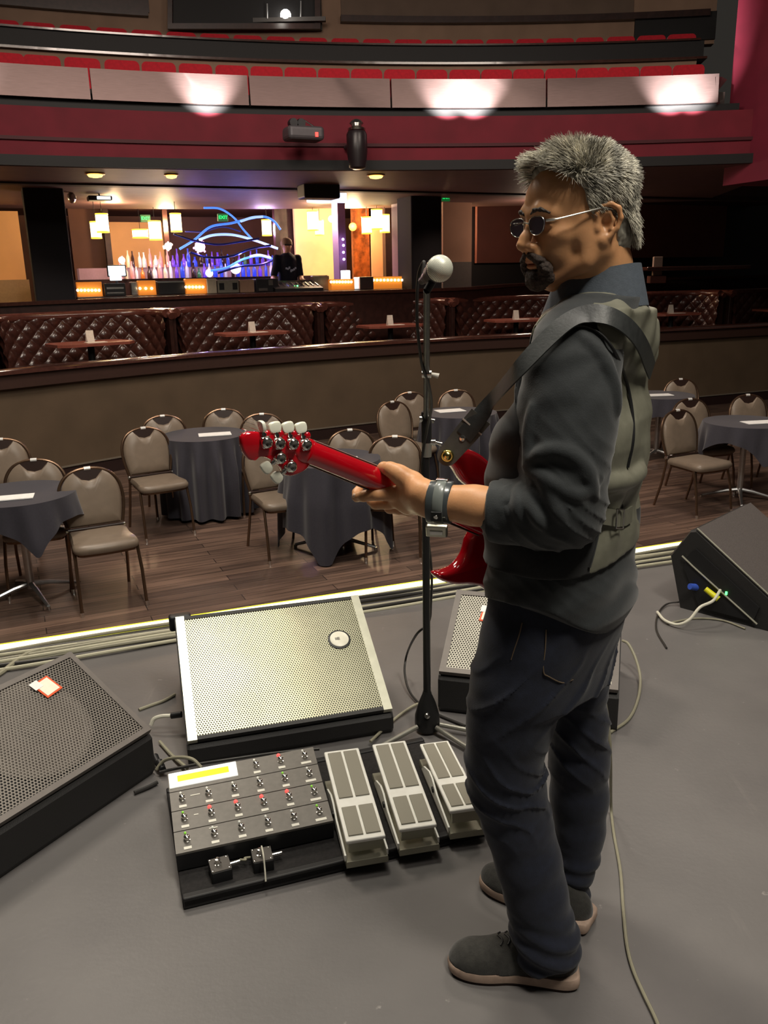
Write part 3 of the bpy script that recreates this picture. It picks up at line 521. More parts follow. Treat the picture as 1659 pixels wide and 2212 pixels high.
for row, (xs, off, yt, yr, lab) in enumerate((([15, 93, 179, 264, 343, 422, 500, 575, 648, 720, 791, 862, 932, 1003, 1072, 1141, 1210, 1279, 1346, 1416, 1486], O1 - .1, 151, 150, 'in the front balcony row'), ([10, 88, 166, 243, 318, 392, 464, 535, 606, 676, 745, 813, 881, 948, 1014, 1079, 1144, 1209, 1273, 1340, 1406, 1471], O2 + .35, 86, 90, 'in the back balcony row'))):
    zt = bz(yt, off)
    for j, x in enumerate(xs):
        a = bang(x, yr, off); o = proto if first else dup(proto); first = False
        o.location = bpt(a, off, zt - .44); o.rotation_euler = (0, 0, a - math.pi/2)
        o['label'] = 'red plush theatre seat, %s from the left %s' % (ORD[j], lab); o['group'] = 'seats ' + lab
# ================================================================ BOOTHS
m_leather = mat('brown_tufted_leather', srgb(70, 40, 34), .28, noise=(25, .2), coat=.3); m_roll = mat('glossy_brown_leather', srgb(92, 52, 44), .25, coat=.4, noise=(20, .2)); m_tabletop = mat('red_brown_tabletop', srgb(150, 84, 70), .3, noise=(12, .12, (1, 8, 1)))
TB = [V(PZ(x, y, .75)) for x, y in ((195, 740), (545, 718), (843, 702), (1115, 690), (1450, 677))]
TB = [TB[0]*2 - TB[1]] + TB + [TB[-1] + (TB[-1] - TB[-2])*.8]
def u_path(n, depth=.0):
    out = []
    for i in range(n + 1):
        a = math.pi*i/n; ex = .55
        cx, sy = math.cos(a), math.sin(a); out.append(V((-(1.14 - depth)*math.copysign(abs(cx)**ex, cx), .05 + (.72 - depth)*abs(sy)**.7, 0)))
    # even spacing
    d = [0]
    for i in range(n): d.append(d[-1] + (out[i+1] - out[i]).length)
    res = []
    for k in range(n + 1):
        s_ = d[-1]*k/n; i = max(j for j in range(n + 1) if d[j] <= s_ + 1e-9); i = min(i, n - 1); f_ = (s_ - d[i])/(d[i+1] - d[i] + 1e-9); res.append(out[i].lerp(out[i+1], f_))
    return res, d[-1]
def booth_proto():
    t = thing('booth_sofa', 'x', 'booth', 'tufted booths on the terrace')
    n = 230; P, Ln = u_path(n); NV = 40; rings = []
    for i, p in enumerate(P):
        d = (P[min(i+1, n)] - P[max(i-1, 0)]).normalized(); nn = V((d.y, -d.x, 0)); s_ = Ln*i/n; ring = []
        for j in range(NV + 1):
            v = j/NV; z = .45 + .62*v; a_ = s_/.115; b_ = v*.62/.115
            h = abs(math.sin(math.pi*(a_ + b_)/1.0*.5))*abs(math.sin(math.pi*(a_ - b_)*.5)); h = h**.45
            ring.append(p + nn*(.06 + .042*h - .04*v) + V((0, 0, z)))
        rings.append(ring)
    mb = MB(); mb.loft(rings, False, False); mb.build('tufted_back', m_leather, t, 60)
    mb = MB(); mb.tube([p + V((0, 0, 1.08)) for p in P[::3]], .062, 12); mb.build('top_roll', m_roll, t, True)
    mb = MB(); rings = []
    for i, p in enumerate(P[::5]):
        d = (P[min(i*5+1, n)] - P[max(i*5-1, 0)]).normalized(); nn = V((-d.y, d.x, 0)); rings.append([p + nn*a + V((0, 0, z)) for a, z in ((.02, 0), (.07, 0), (.07, 1.07), (.02, 1.07))])
    mb.loft(rings); mb.build('outer_shell', m_dark, t)
    P2, _ = u_path(60, .25); mb = MB(); rings = []
    for i, p in enumerate(P2):
        d = (P2[min(i+1, 60)] - P2[max(i-1, 0)]).normalized(); nn = V((-d.y, d.x, 0)); rings.append([p + nn*a + V((0, 0, z)) for a, z in ((-.16, .02), (.2, .02), (.2, .42), (.1, .47), (-.12, .47), (-.18, .42))])
    mb.loft(rings); mb.build('seat_cushion', m_leather, t, 50)
    for s_ in (-1, 1):
        mb = MB(); mb.box((s_*1.195, .38, .53), (.05, .66, 1.06), bev=.015); mb.build('end_panel', m_dark, t)
        mb = MB(); mb.tube([(s_*1.19, .02, 1.04), (s_*1.19, .18, 1.09), (s_*1.19, .68, 1.10)], .05, 10); mb.build('panel_roll', m_roll, t, True)
    return t
def booth_table():
    t = thing('booth_table', 'x', 'table', 'wooden tables in the booths')
    mb = MB(); mb.prism([(-.52, -.22), (-.40, -.34), (.40, -.34), (.52, -.22), (.52, .22), (.40, .34), (-.40, .34), (-.52, .22)], .72, .755); mb.build('tabletop', m_tabletop, t)
    mb = MB(); mb.cyl((0, 0, .03), (0, 0, .72), .045); mb.build('pedestal', m_black, t); mb = MB(); mb.lathe([(.25, 0), (.25, .015), (.06, .04)]); mb.build('base_plate', m_black, t, 40); return t
bp_, tp_ = booth_proto(), booth_table(); m_card = mat('cream_card', srgb(235, 225, 212), .7)
bl = ['out at the far left frame edge', 'left of the first divider, nearest whole one', 'second from the left, above the guitar headstock', 'just left of the microphone', 'directly behind the person with the guitar', 'right of the person with the guitar', 'at the far right, mostly out of frame']
for i, p in enumerate(TB):
    d = (TB[min(i+1, len(TB)-1)] - TB[max(i-1, 0)]); rz = math.atan2(d.y, d.x); b = bp_ if i == 0 else dup(bp_); b.location = (p.x, p.y, 0.001); b.rotation_euler = (0, 0, rz); b['label'] = 'brown tufted leather booth ' + bl[i]
    tt = tp_ if i == 0 else dup(tp_); tt.location = (p.x, p.y, .001); tt.rotation_euler = (0, 0, rz + (.05 if i % 2 else -.03)); tt['label'] = 'red-brown booth table ' + bl[i]
    R_ = Matrix.Rotation(rz, 3, 'Z')
    mb = MB(); c = p + R_ @ V((.02, .05, 0)); c.z = .756
    mb.add([c + R_ @ V(q) for q in ((-.05, -.035, 0), (.05, -.035, 0), (.05, 0, .15), (-.05, 0, .15), (-.05, .035, 0), (.05, .035, 0))], [(0, 1, 2, 3), (3, 2, 5, 4)]); mb.build('tent_card', m_card, None, label='white folded card on the booth table ' + bl[i], cat='card', group='folded cards on the booth tables')
    mb = MB(); c = p + R_ @ V((.02, -.15, 0)); c.z = .76; mb.box(c, (.26, .16, .006), R_ @ V((1, 0, 0)), R_ @ V((0, 1, 0))); mb.build('menu', m_card, None, label='white menu flat on the booth table ' + bl[i], cat='menu', group='menus on the booth tables')
# things on the dark counter at the right
t = thing('host_stand', 'tall pale upright panel on the dark counter behind the person with the guitar', 'stand')
p = PY(1420, 575, 16.2); mb = MB(); mb.box(p + V((0, 0, 0)), (.17, .08, .34), bev=.01); mb.build('panel', mat('pale_panel', srgb(150, 130, 118), .6), t); mb = MB(); mb.box(p + V((.0, .0, -.24)), (.3, .2, .13), bev=.01); mb.build('base', m_brownwall, t)
mb = MB(); mb.box(PY(1500, 579, 16.0), (1.9, .5, .07), bev=.02); mb.build('side_counter', m_gloss, label='glossy dark counter top right of the pale upright panel', cat='counter')
# ================================================================ HALL TABLES AND CHAIRS
ZF = -.65
m_vinyl = mat('taupe_vinyl', srgb(126, 112, 98), .38, noise=(20, .06)); m_bronze = mat('bronze_tube', srgb(120, 96, 78), .3, .85); m_dkb = mat('dark_brown_plate', srgb(48, 34, 30), .35); m_chrome = mat('chrome', (.8, .8, .78), .15, 1)
def chair_proto():
    t = thing('banquet_chair', 'x', 'chair', 'banquet chairs round the cloth-covered tables')
    tilt = math.radians(13)
    def bk(x, h, o=0): return V((x, .20 + math.sin(tilt)*h + o*math.cos(tilt), .45 + math.cos(tilt)*h - o*math.sin(tilt)))
    # arch of the back: half width w(h), oval
    arch = [(-.185, .05), (-.205, .15), (-.212, .24), (-.198, .33), (-.155, .40), (-.085, .44), (0, .452), (.085, .44), (.155, .40), (.198, .33), (.212, .24), (.205, .15), (.185, .05)]
    A = crom([V((x, h, 0)) for x, h in arch], 4)
    mb = MB(); mb.tube([bk(a.x*1.03, a.y + .004) for a in A], .0115, 8); mb.build('back_frame', m_bronze, t, True)
    # pad: outline with a dip at the top
    pad = [a for a in A if abs(a.x) > .10 or a.y < .2]; dip = [V((x, .395 + .9*(x*x), 0)) for x in (-.10, -.06, 0, .06, .10)]
    out = [a*.96 if a.x < 0 else None for a in A]; left = [V((a.x*.955, a.y, 0)) for a in A if a.x <= -.088 and a.y < .44]; right = [V((-a.x, a.y, 0)) for a in reversed(left)]
    dip = [V((x, .405 - .038*(1 - (x/.088)**2), 0)) for x in (-.05, 0, .05)]
    poly = left + dip + right; c0 = V((0, .22, 0)); mb = MB(); rings = []
    for s_, o_ in ((.0, -.030), (.55, -.034), (.9, -.026), (1, -.008), (1, .008), (.9, .026), (.55, .034), (0, .030)):
        rings.append([bk(c0.x + (q.x - c0.x)*max(s_, .02), c0.y + (q.y - c0.y)*max(s_, .02), o_) for q in poly])
    mb.loft(rings); mb.build('backrest', m_vinyl, t, 50)
    hp_ = [V((x, .405 - .038*(1 - (x/.088)**2) - .004, 0)) for x in (-.10, -.05, 0, .05, .10)] + [V((x, .452 - 1.1*x*x, 0)) for x in (.10, .05, 0, -.05, -.10)]
    mb = MB(); mb.loft([[bk(q.x, q.y, o_) for q in hp_] for o_ in (-.008, .008)]); hh = mb.build('hand_grip', m_dkb, t)
    mb = MB(); mb.tube([bk(-.022, .455), bk(.022, .455)], .014, 8); mb.build('metal_clip', mat('bright_clip_metal', (.9, .9, .88), .35, .2), hh, True)
    # seat
    mb = MB(); sp = [(-.19, .19), (-.20, .0), (-.215, -.16), (-.19, -.22), (-.10, -.24), (0, -.245), (.10, -.24), (.19, -.22), (.215, -.16), (.20, 0), (.19, .19), (0, .20)]
    S_ = crom([V((*q, 0)) for q in sp] + [V((*sp[0], 0))], 3)[:-1]; mb.loft([[V((q.x*s_, q.y*s_, z)) for q in S_] for s_, z in ((.96, .42), (1, .435), (1, .455), (.94, .478), (.7, .488), (.02, .49))]); mb.build('seat', m_vinyl, t, 50)
    mb = MB(); mb.loft([[V((q.x*s_, q.y*s_, z)) for q in S_] for s_, z in ((.9, .40), (.9, .42))]); mb.build('seat_frame', m_bronze, t)
    for s_ in (-1, 1):
        mb = MB(); mb.tube([(s_*.215, -.235, 0), (s_*.212, -.20, .25), (s_*.205, -.15, .42)], .0115, 8); l_ = mb.build('leg', m_bronze, t, True)
        mb = MB(); mb.cyl((s_*.215, -.236, 0), (s_*.215, -.233, .03), .015); mb.build('foot_cap', m_chrome, l_)
        mb = MB(); mb.tube([(s_*.205, .31, 0), (s_*.20, .24, .22), (s_*.19, .205, .42), tuple(bk(s_*.19, .05))], .0115, 8); mb.build('leg', m_bronze, t, True)
        mb = MB(); mb.lathe([(.016, -.012), (.016, .012)], bk(s_*.192, .03), (1, 0, 0), 10); mb.build('joint', m_chrome, t)
    mb = MB(); mb.tube([bk(-.19, .035, -.01), bk(.19, .035, -.01)], .012, 8); mb.build('cross_rail', m_dkb, t, True)
    return t
cp = chair_proto(); base = math.atan2(-(-EN).x*-1, 1)
b0 = math.asin((-EN).x); firstc = True
chairs = [(187, 1008, 8, 'nearest on the left, beside the table at the frame edge'), (72, 990, -4, 'behind the leftmost table'), (0, 946, 0, 'at the left frame edge, furthest back'), (308, 922, 12, 'left of the long-skirted table on the left'), (350, 896, 4, 'behind and left of the long-skirted left table'), (482, 882, -6, 'behind the long-skirted left table'), (565, 892, -12, 'directly above the guitar headstock'),
          (572, 945, 8, 'half hidden behind the guitar headstock'), (755, 926, -4, 'behind the table below the guitar neck'), (853, 940, -24, 'right of the table below the guitar neck'), (846, 866, 14, 'left of the microphone stand, nearer of two'), (884, 846, 0, 'left of the microphone stand, further back'), (984, 841, -8, 'behind the table right of the microphone stand'),
          (1463, 884, 6, 'nearest one right of the person with the guitar'), (1490, 860, -6, 'second back right of the person with the guitar'), (1470, 817, -14, 'furthest back, right of the person with the guitar'), (1615, 851, -10, 'behind the rightmost table')]
for x, y, dr, lab in chairs:
    p = PZ(x, y, ZF + .905); rz = b0 + math.radians(dr); o = cp if firstc else dup(cp); firstc = False
    bx, by = 0, .305; o.location = (p.x + math.sin(rz)*by, p.y - math.cos(rz)*by, ZF); o.rotation_euler = (0, 0, rz); o['label'] = 'taupe banquet chair ' + lab
m_cloth = mat('charcoal_tablecloth', srgb(54, 52, 61), .85, noise=(80, .08), sheen=.2); m_steel = mat('pale_steel', srgb(190, 190, 190), .3, .9); m_sheet = mat('white_sheet', (.95, .95, .93), .7)
def cloth_table(x, y, R, s_min, square, lab, rot=0.0, seed=1, paper=None):
    p = PZ(x, y, ZF + .76); t = thing('cocktail_table', 'cocktail table, ' + lab, 'table', 'cocktail tables in the hall', (p.x, p.y, ZF))
    mb = MB(); mb.lathe([(R*.98, .725), (R, .735), (R, .752), (R*.98, .757)], n=40); mb.build('tabletop', m_dark, t)
    mb = MB(); mb.cyl((0, 0, .06), (0, 0, .73), .028); mb.build('pedestal', m_steel, t, True)
    for k in range(4):
        a = rot + k*math.pi/2 + .5; mb = MB(); mb.tube([(0, 0, .10), (math.cos(a)*.12, math.sin(a)*.12, .08), (math.cos(a)*.34, math.sin(a)*.34, .02)], [.02, .017, .012], 8); l_ = mb.build('leg', m_steel, t, True)
        mb = MB(); mb.cyl((math.cos(a)*.34, math.sin(a)*.34, 0), (math.cos(a)*.34, math.sin(a)*.34, .02), .014); mb.build('foot', m_chrome, l_)
    rg = random.Random(seed); n = 160; rings = []; ph = [rg.uniform(0, 6.28) for _ in range(4)]
    for rr in (.02, .5, .9, .98): rings.append([V((math.cos(2*math.pi*k/n)*R*rr, math.sin(2*math.pi*k/n)*R*rr, .762)) for k in range(n)])
    for j in range(15):
        v = j/14; ring = []
        for k in range(n):
            a = 2*math.pi*k/n; aa = a + rot
            L_ = s_min if not square else min((R + s_min)/max(abs(math.cos(aa)), abs(math.sin(aa))) - R, (R + s_min)*1.38 - R)
            L_ = min(L_, .752); dz = L_*v; fold = math.cos(a*(16 if not square else 8) + ph[0] + .6*math.sin(2*a + ph[1])) + .5*math.cos(a*17 + ph[2]) + .3*math.cos(a*5 + ph[3])
            am = .034 if not square else .026; rr = R + .010 + am*fold*min(1, dz/.25) + .035*min(1, dz/.3) + (.04*dz if square else .01)
            ring.append(V((math.cos(a)*rr, math.sin(a)*rr, .762 - dz - (.008 if j == 0 else 0)*0)))
        rings.append(ring)
    mb = MB(); mb.loft(rings, False); mb.add(rings[0], [tuple(range(n))]); o = mb.build('tablecloth', m_cloth, None, 70, label='dark grey cloth on the table ' + lab, cat='tablecloth', group='tablecloths in the hall'); o.location = (p.x, p.y, ZF)
    if paper:
        q = PZ(paper[0], paper[1], ZF + .768); mb = MB(); a = paper[2]; mb.box(q, (paper[3], paper[4], .006), (math.cos(a), math.sin(a), 0), (-math.sin(a), math.cos(a), 0)); mb.build('table_sheet', m_sheet, None, label='white sheet on the table ' + lab, cat='paper', group='white sheets on the hall tables')
cloth_table(38, 1066, .38, .15, True, 'at the left frame edge', .2, 1, (22, 1075, .30, .30, .14))
cloth_table(441, 938, .375, .73, False, 'left of the headstock with floor-length skirt', 0, 2, (464, 938, .25, .30, .17))
cloth_table(717, 990, .38, .50, True, 'below the guitar neck', .9, 3, (742, 993, .2, .25, .17))
cloth_table(991, 891, .38, .73, False, 'right of the microphone stand', 0, 4, (972, 887, .3, .30, .19))
cloth_table(1612, 911, .38, .15, True, 'at the right frame edge', .75, 5, (1640, 912, .15, .30, .16))
cloth_table(1425, 853, .38, .20, True, 'far back, right of the person with the guitar', .3, 6, (1425, 853, .1, .28, .16))
# ================================================================ STAGE GEAR
def grille_mat(name, col, rough, metal, pitch=.0085, hole=.34):
    m = mat(name, col, rough, metal, noise=(6, .10)); nt = m.node_tree; N = nt.nodes; L = nt.links; b = N['Principled BSDF']
    uv = N.new('ShaderNodeUVMap'); sp = N.new('ShaderNodeSeparateXYZ'); L.new(uv.outputs[0], sp.inputs[0])
    def op(o, a, b_=None, c=None):
        n = N.new('ShaderNodeMath'); n.operation = o
        for i, q in enumerate((a, b_, c)):
            if q is None: continue
            if isinstance(q, (int, float)): n.inputs[i].default_value = q
            else: L.new(q, n.inputs[i])
        return n.outputs[0]
    u = op('MULTIPLY', sp.outputs[0], 1/pitch); v = op('MULTIPLY', sp.outputs[1], 1/(pitch*1.732))
    def cell(du, dv):
        a = op('SUBTRACT', op('FRACT', op('ADD', u, du)), .5); c = op('MULTIPLY', op('SUBTRACT', op('FRACT', op('ADD', v, dv)), .5), 1.732)
        return op('SQRT', op('ADD', op('MULTIPLY', a, a), op('MULTIPLY', c, c)))
    d = op('MINIMUM', cell(0, 0), cell(.5, .5)); s_ = op('MULTIPLY', op('SUBTRACT', d, hole - .04), 1/.08); n = N.new('ShaderNodeClamp'); L.new(s_, n.inputs[0]); L.new(n.outputs[0], b.inputs['Alpha'])
    return m
def quad_uv(name, corners, m, parent, w_, h_, nx=1, th=.0):
    a, b, c, d = [V(q) for q in corners]; me = bpy.data.meshes.new(name); me.from_pydata([a, b, c, d], [], [(0, 1, 2, 3)]); uvl = me.uv_layers.new(name='UVMap')
    for i, (x, y) in enumerate(((0, 0), (w_, 0), (w_, h_), (0, h_))): uvl.data[i].uv = (x, y)
    me.materials.append(m); o = bpy.data.objects.new(name, me); COL.objects.link(o); o.parent = parent
    if th: md = o.modifiers.new('thick', 'SOLIDIFY'); md.thickness = th; md.offset = 0
    return o
m_cab = mat('black_textured_cabinet', srgb(38, 37, 37), .55, bump=(300, .3, .002)); m_cabd = mat('black_plastic', (.012, .012, .013), .45)
g_bright = grille_mat('warm_grey_grille', srgb(176, 174, 150), .36, .75, .0088, .30); g_mid = grille_mat('dull_grey_grille', srgb(120, 114, 108), .5, .5, .0100, .33); g_pale = grille_mat('pale_grey_grille', srgb(176, 172, 160), .5, .4, .0100, .30)
m_strip = mat('pale_metal_strip', srgb(205, 204, 186), .35, .7); m_frame = mat('grey_grille_frame', srgb(112, 106, 102), .5, .3)
def wedge(name, label, o, ang, w_, lip, d, zt, rd, m_g, inset=.025, cone=None, rails=False, sink=.012, cat='stage monitor', back=.12):
    """o: front lower left corner on the floor; ang: heading of the width axis"""
    t = thing(name, label, cat, None, tuple(o), ang); bx, by = (1, 0, 0), (0, 1, 0)
    prof = [(.012, .0), (0, .02), (0, lip - .012), (.01, lip), (d - .006, zt), (d + .008, zt + .004), (d + rd, zt - .03), (d + rd + back, .0)]
    mb = MB(); rings = []
    for x, s_ in ((0, .985), (.008, 1), (w_ - .008, 1), (w_, .985)):
        cy, cz = d*.55, zt*.45; rings.append([V((x, cy + (y - cy)*s_, cz + (z - cz)*s_)) for y, z in prof])
    mb.loft(rings); cab = mb.build('cabinet', m_cab, t)
    f = V((0, d, zt - lip)).normalized(); nrm = V((0, -f.z, f.y)); Lf = V((0, d, zt - lip)).length
    base = V((0, .01, lip)) + nrm*.004
    def fp(x, s_, o_=0): return base + V((x, 0, 0)) + f*s_ + nrm*o_
    # recess frame, baffle, grille
    mb = MB(); iw = inset
    mb.loft([[fp(a, s_, o_) for a, s_ in ((0.006, .004), (w_ - .006, .004), (w_ - .006, Lf - .016), (.006, Lf - .016))] for o_ in (-.002, .006)]); mb.build('baffle', m_cabd, t)
    for nm, x0, x1, s0, s1 in (('frame_side', .004, iw, .0, Lf - .01), ('frame_side', w_ - iw, w_ - .004, .0, Lf - .01), ('frame_end', iw, w_ - iw, .0, .014 if rails else iw*.8), ('frame_end', iw, w_ - iw, Lf - .012 - (.014 if rails else iw*.8), Lf - .012)):
        mb = MB(); mb.loft([[fp(a, s_, o_) for a, s_ in ((x0, s0), (x1, s0), (x1, s1), (x0, s1))] for o_ in (.004, .022)]); mb.build(nm, (m_strip if rails and nm == 'frame_side' else m_frame if not rails else m_cab), t)
    if cone:
        cx, cs, r = cone; c = fp(cx, cs, .007); mb = MB(); X_ = V((1, 0, 0))
        mb.lathe([(r*1.06, 0), (r*1.06, .005), (r, .007), (r*.94, .004), (r*.90, .0025), (r*.35, -.0), (r*.30, .002), (r*.22, .006), (r*.1, .009), (.001, .0095)], c, nrm, 40, X_); mb.build('woofer', mat('woofer_cone_grey', srgb(150, 142, 134), .5), t, 50)
    quad_uv('grille', [fp(iw*.9, .01, .019), fp(w_ - iw*.9, .01, .019), fp(w_ - iw*.9, Lf - .02, .019), fp(iw*.9, Lf - .02, .019)], m_g, t, w_ - 1.8*iw, Lf - .03, th=.0015)
    return t, fp, nrm, f, Lf
# centre monitor
a1 = math.radians(15.5); X1 = V((math.cos(a1), math.sin(a1), 0)); mid = (PZ(407, 1616, .07) + PZ(848, 1535, .09))/2; mid.z = 0; Y1 = V((-X1.y, X1.x, 0)); W1 = .685
t, fp, nr, f_, Lf = wedge('stage_monitor', 'large black stage monitor with a shiny grille and round white badge, behind the foot controller', mid - X1*W1/2, a1, W1, .075, .455, .325, .03, g_bright, .034, None, True)
mb = MB(); c = fp(.565, .315, .021); mb.lathe([(.034, 0), (.034, .004), (.030, .006), (.001, .0065)], c, nr, 28, (1, 0, 0)); bd = mb.build('badge', mat('badge_white', srgb(235, 232, 215), .35), t, 40)
mb = MB(); mb.lathe([(.041, 0), (.041, .002), (.034, .003)], c, nr, 28, (1, 0, 0)); mb.build('badge_ring', m_cabd, t, 40)
mb = MB(); mb.box(c + nr*.0068 + V((-.010, 0, 0)), (.012, .010, .001), (1, 0, 0), tuple(f_), tuple(nr)); mb.box(c + nr*.0068 + V((-.003, 0, 0)) , (.008, .012, .001), (1, 0, 0), tuple(f_), tuple(nr)); mb.build('badge_mark', mat('badge_grey', srgb(150, 146, 136), .4), bd)
mb = MB(); mb.box((.02, .50, .30), (.08, .04, .06), bev=.01); mb.build('top_handle_lug', m_cabd, t)
# left monitor
a2 = math.atan2(.86, .51); P2 = PZ(323, 1591, .14); X2 = V((math.cos(a2), math.sin(a2), 0)); W2 = .78; o2 = P2 - X2*W2; o2.z = 0
t, fp, nr, f_, Lf = wedge('stage_monitor', 'black stage monitor cut by the left frame edge, woofer showing through its dull grille', o2, a2, W2 + .012, .14, .345, .335, .03, g_mid, .022, (W2 - .27, .21, .165))
def sticker(t, fp, nr, f_, x, s_, rot=0):
    c = fp(x, s_, .0225); R_ = Matrix.Rotation(rot, 3, nr); X_ = R_ @ V((1, 0, 0)); Y_ = R_ @ f_
    mb = MB(); mb.box(c, (.062, .066, .002), X_, Y_, nr); s = mb.build('sticker', mat('sticker_orange', srgb(235, 90, 40), .5), t); mb = MB(); mb.box(c + nr*.0012, (.050, .054, .0012), X_, Y_, nr); mb.build('sticker_face', mat('sticker_cream', srgb(255, 246, 226), .5), s)
    mb = MB(); mb.box(c + nr*.0022 + X_*-.022 + Y_*.024, (.03, .03, .001), X_, Y_, nr); mb.build('sticker_tab', m_sheet, s)
sticker(t, fp, nr, f_, W2 - .145, .305, .15)
mb = MB(); mb.box(fp(W2 - .52, Lf/2, .021), (.035, Lf - .05, .004), (1, 0, 0), tuple(f_), tuple(nr)); mb.build('grille_bar', m_frame, t)
# monitor behind the person
P3a = PZ(959, 1463, .14); P3b = PZ(1322, 1502, .14); D3 = (P3b - P3a); a3 = math.atan2(D3.y, D3.x); o3 = P3a - V((math.cos(a3), math.sin(a3), 0))*.022; o3.z = 0
t, fp, nr, f_, Lf = wedge('stage_monitor', 'black stage monitor with pale grille and sticker, behind the legs of the guitarist', o3, a3, D3.length + .045, .14, .345, .325, .03, g_pale, .026)
sticker(t, fp, nr, f_, .145, .27, -.1)
# right monitor, seen from its side
P4a = PZ(1467, 1312, 0); P4b = PZ(1690, 1372, 0); D4 = (P4b - P4a).normalized(); N4 = V((-D4.y, D4.x, 0)); t = thing('stage_monitor', 'black stage monitor seen from its side at the right frame edge, white cable plugged in', 'stage monitor')
def q4(s_, z, w_): return P4a + D4*s_ + N4*w_ + V((0, 0, z))
prof = [(0, 0), (-.066, .24), (.02, .375), (.045, .382), (.40, .14), (.41, .12), (.46, 0)]
mb = MB(); rings = [];
for w_, k in ((0, .97), (.012, 1), (.60, 1), (.612, .97)): rings.append([q4(.2 + (a - .2)*k, .18 + (b - .18)*k if b > 0 else 0, w_) for a, b in prof])
mb.loft(rings); mb.build('cabinet', m_cab, t)
mb = MB(); fd = (q4(.40, .14, 0) - q4(.045, .382, 0)); L4 = fd.length; fd.normalize(); nn4 = N4.cross(fd)*-1
if nn4.z < 0: nn4 = -nn4
mb.loft([[q4(.045, .382, w_) + fd*s_ + nn4*o_ for w_, s_ in ((.015, .0), (.015, L4), (.59, L4), (.59, 0))] for o_ in (0, .012)]); mb.build('grille', mat('dark_grey_grille', srgb(92, 86, 84), .6, noise=(300, .3)), t)
mb = MB(); mb.tube([q4(.045, .382, .006) + nn4*.012, q4(.40, .14, .006) + nn4*.012], .004, 6); mb.build('metal_edge', m_strip, t)
mb = MB(); mb.loft([[q4(a, b, w_) for a, b in ((.03, .27), (.06, .30), (.36, .10), (.34, .03), (.10, .03), (.01, .2))] for w_ in (-.002, -.010)]); mb.build('side_panel', m_cabd, t)
mb = MB(); mb.tube([q4(.0, .255, -.012), q4(.06, .215, -.014), q4(.36, .025, -.014)], .004, 6); mb.build('panel_edge', m_strip, t)
m_white = mat('white_cable_sheath', srgb(215, 212, 196), .4); m_ylw = mat('yellow_plug', srgb(225, 220, 40), .4); m_blu = mat('blue_plug', srgb(60, 90, 190), .4)
def cable(name, label, pts, r, m, zz=None, cat='cable', n=8, group=None):
    mb = MB(); mb.tube(crom([V(p) for p in pts], 8), r, n); return mb.build(name, m, None, True, label=label, cat=cat, group=group)
pl = q4(.19, .12, -.02); 
cable('monitor_cable', 'white cable looping from the floor into the side of the right stage monitor', [PZ(1420, 1322, .01), PZ(1436, 1340, .015), PZ(1464, 1349, .02), PZ(1490, 1338, .05), PZ(1512, 1312, .10), PZ(1540, 1298, .12), pl + V((.0, 0, .02))], .0065, m_white)
mb = MB(); mb.cyl(q4(.13, .135, -.035), q4(.19, .10, -.03), .012, .014); mb.build('yellow_plug', m_ylw, None, 40, label='yellow plug beside the white cable on the right stage monitor', cat='plug')
mb = MB(); mb.cyl(q4(.06, .13, -.04), q4(.075, .12, -.004), .014, .016); mb.build('blue_plug', m_blu, None, 40, label='round blue plug on the side of the right stage monitor', cat='plug')
mb = MB(); mb.box(q4(.215, .13, -.013), (.008, .006, .014), D4, N4); mb.build('green_lamp', mat('green_lamp_glow', (.1, 1, .2), emit=(.1, 1, .2), estr=3), t)
m_rub = mat('black_rubber_cable', srgb(44, 42, 40), .45); m_gcab = mat('grey_cable', srgb(150, 146, 126), .5)
cable('floor_cable', 'thin dark cable curling left of the right stage monitor', [PZ(1467, 1300, .02), PZ(1440, 1305, .01), PZ(1422, 1325, .008), PZ(1418, 1360, .006), PZ(1440, 1400, .006)], .004, m_rub)
cable('floor_cable', 'thin white-grey cable lying in front of the right stage monitor', [PZ(1440, 1347, .006), PZ(1500, 1336, .006), PZ(1560, 1340, .006), PZ(1610, 1358, .006)], .004, m_gcab)
# bundle of cables along the stage edge
rg = random.Random(5); L0 = -2.4; 
for k in range(9):
    o_ = -.085 - .022*k; pts = []
    for j in range(28):
        s_ = L0 + j*.26; pts.append(E0 + ED*s_ + EN*(o_ + .012*math.sin(s_*1.7 + k*1.3) + .009*math.sin(s_*3.9 + k*2.1)) + V((0, 0, .008 + .006*math.sin(s_*2.3 + k*4))))
    cable('edge_cable', 'grey cable in the bundle along the lit stage edge, %s from the light' % ORD[k], pts, .0085, [m_gcab, m_rub, mat('light_grey_cable', srgb(184, 180, 156), .5)][(k*7) % 3], group='cables along the stage edge')
mb = MB(); c = E0 + ED*1.5 - EN*.075; c.z = .004; mb.box(c, (8, .022, .008), ED, EN); mb.build('edge_channel', mat('grey_metal_channel', srgb(130, 128, 112), .4, .5), None, label='flat grey metal channel beside the glowing strip on the stage edge', cat='channel')
cable('floor_cable', 'dark cable curving from the edge bundle to behind the left stage monitor', [PZ(-60, 1490, .01), PZ(0, 1455, .01), PZ(60, 1412, .01), PZ(130, 1398, .01), PZ(250, 1380, .01)], .010, m_gcab)
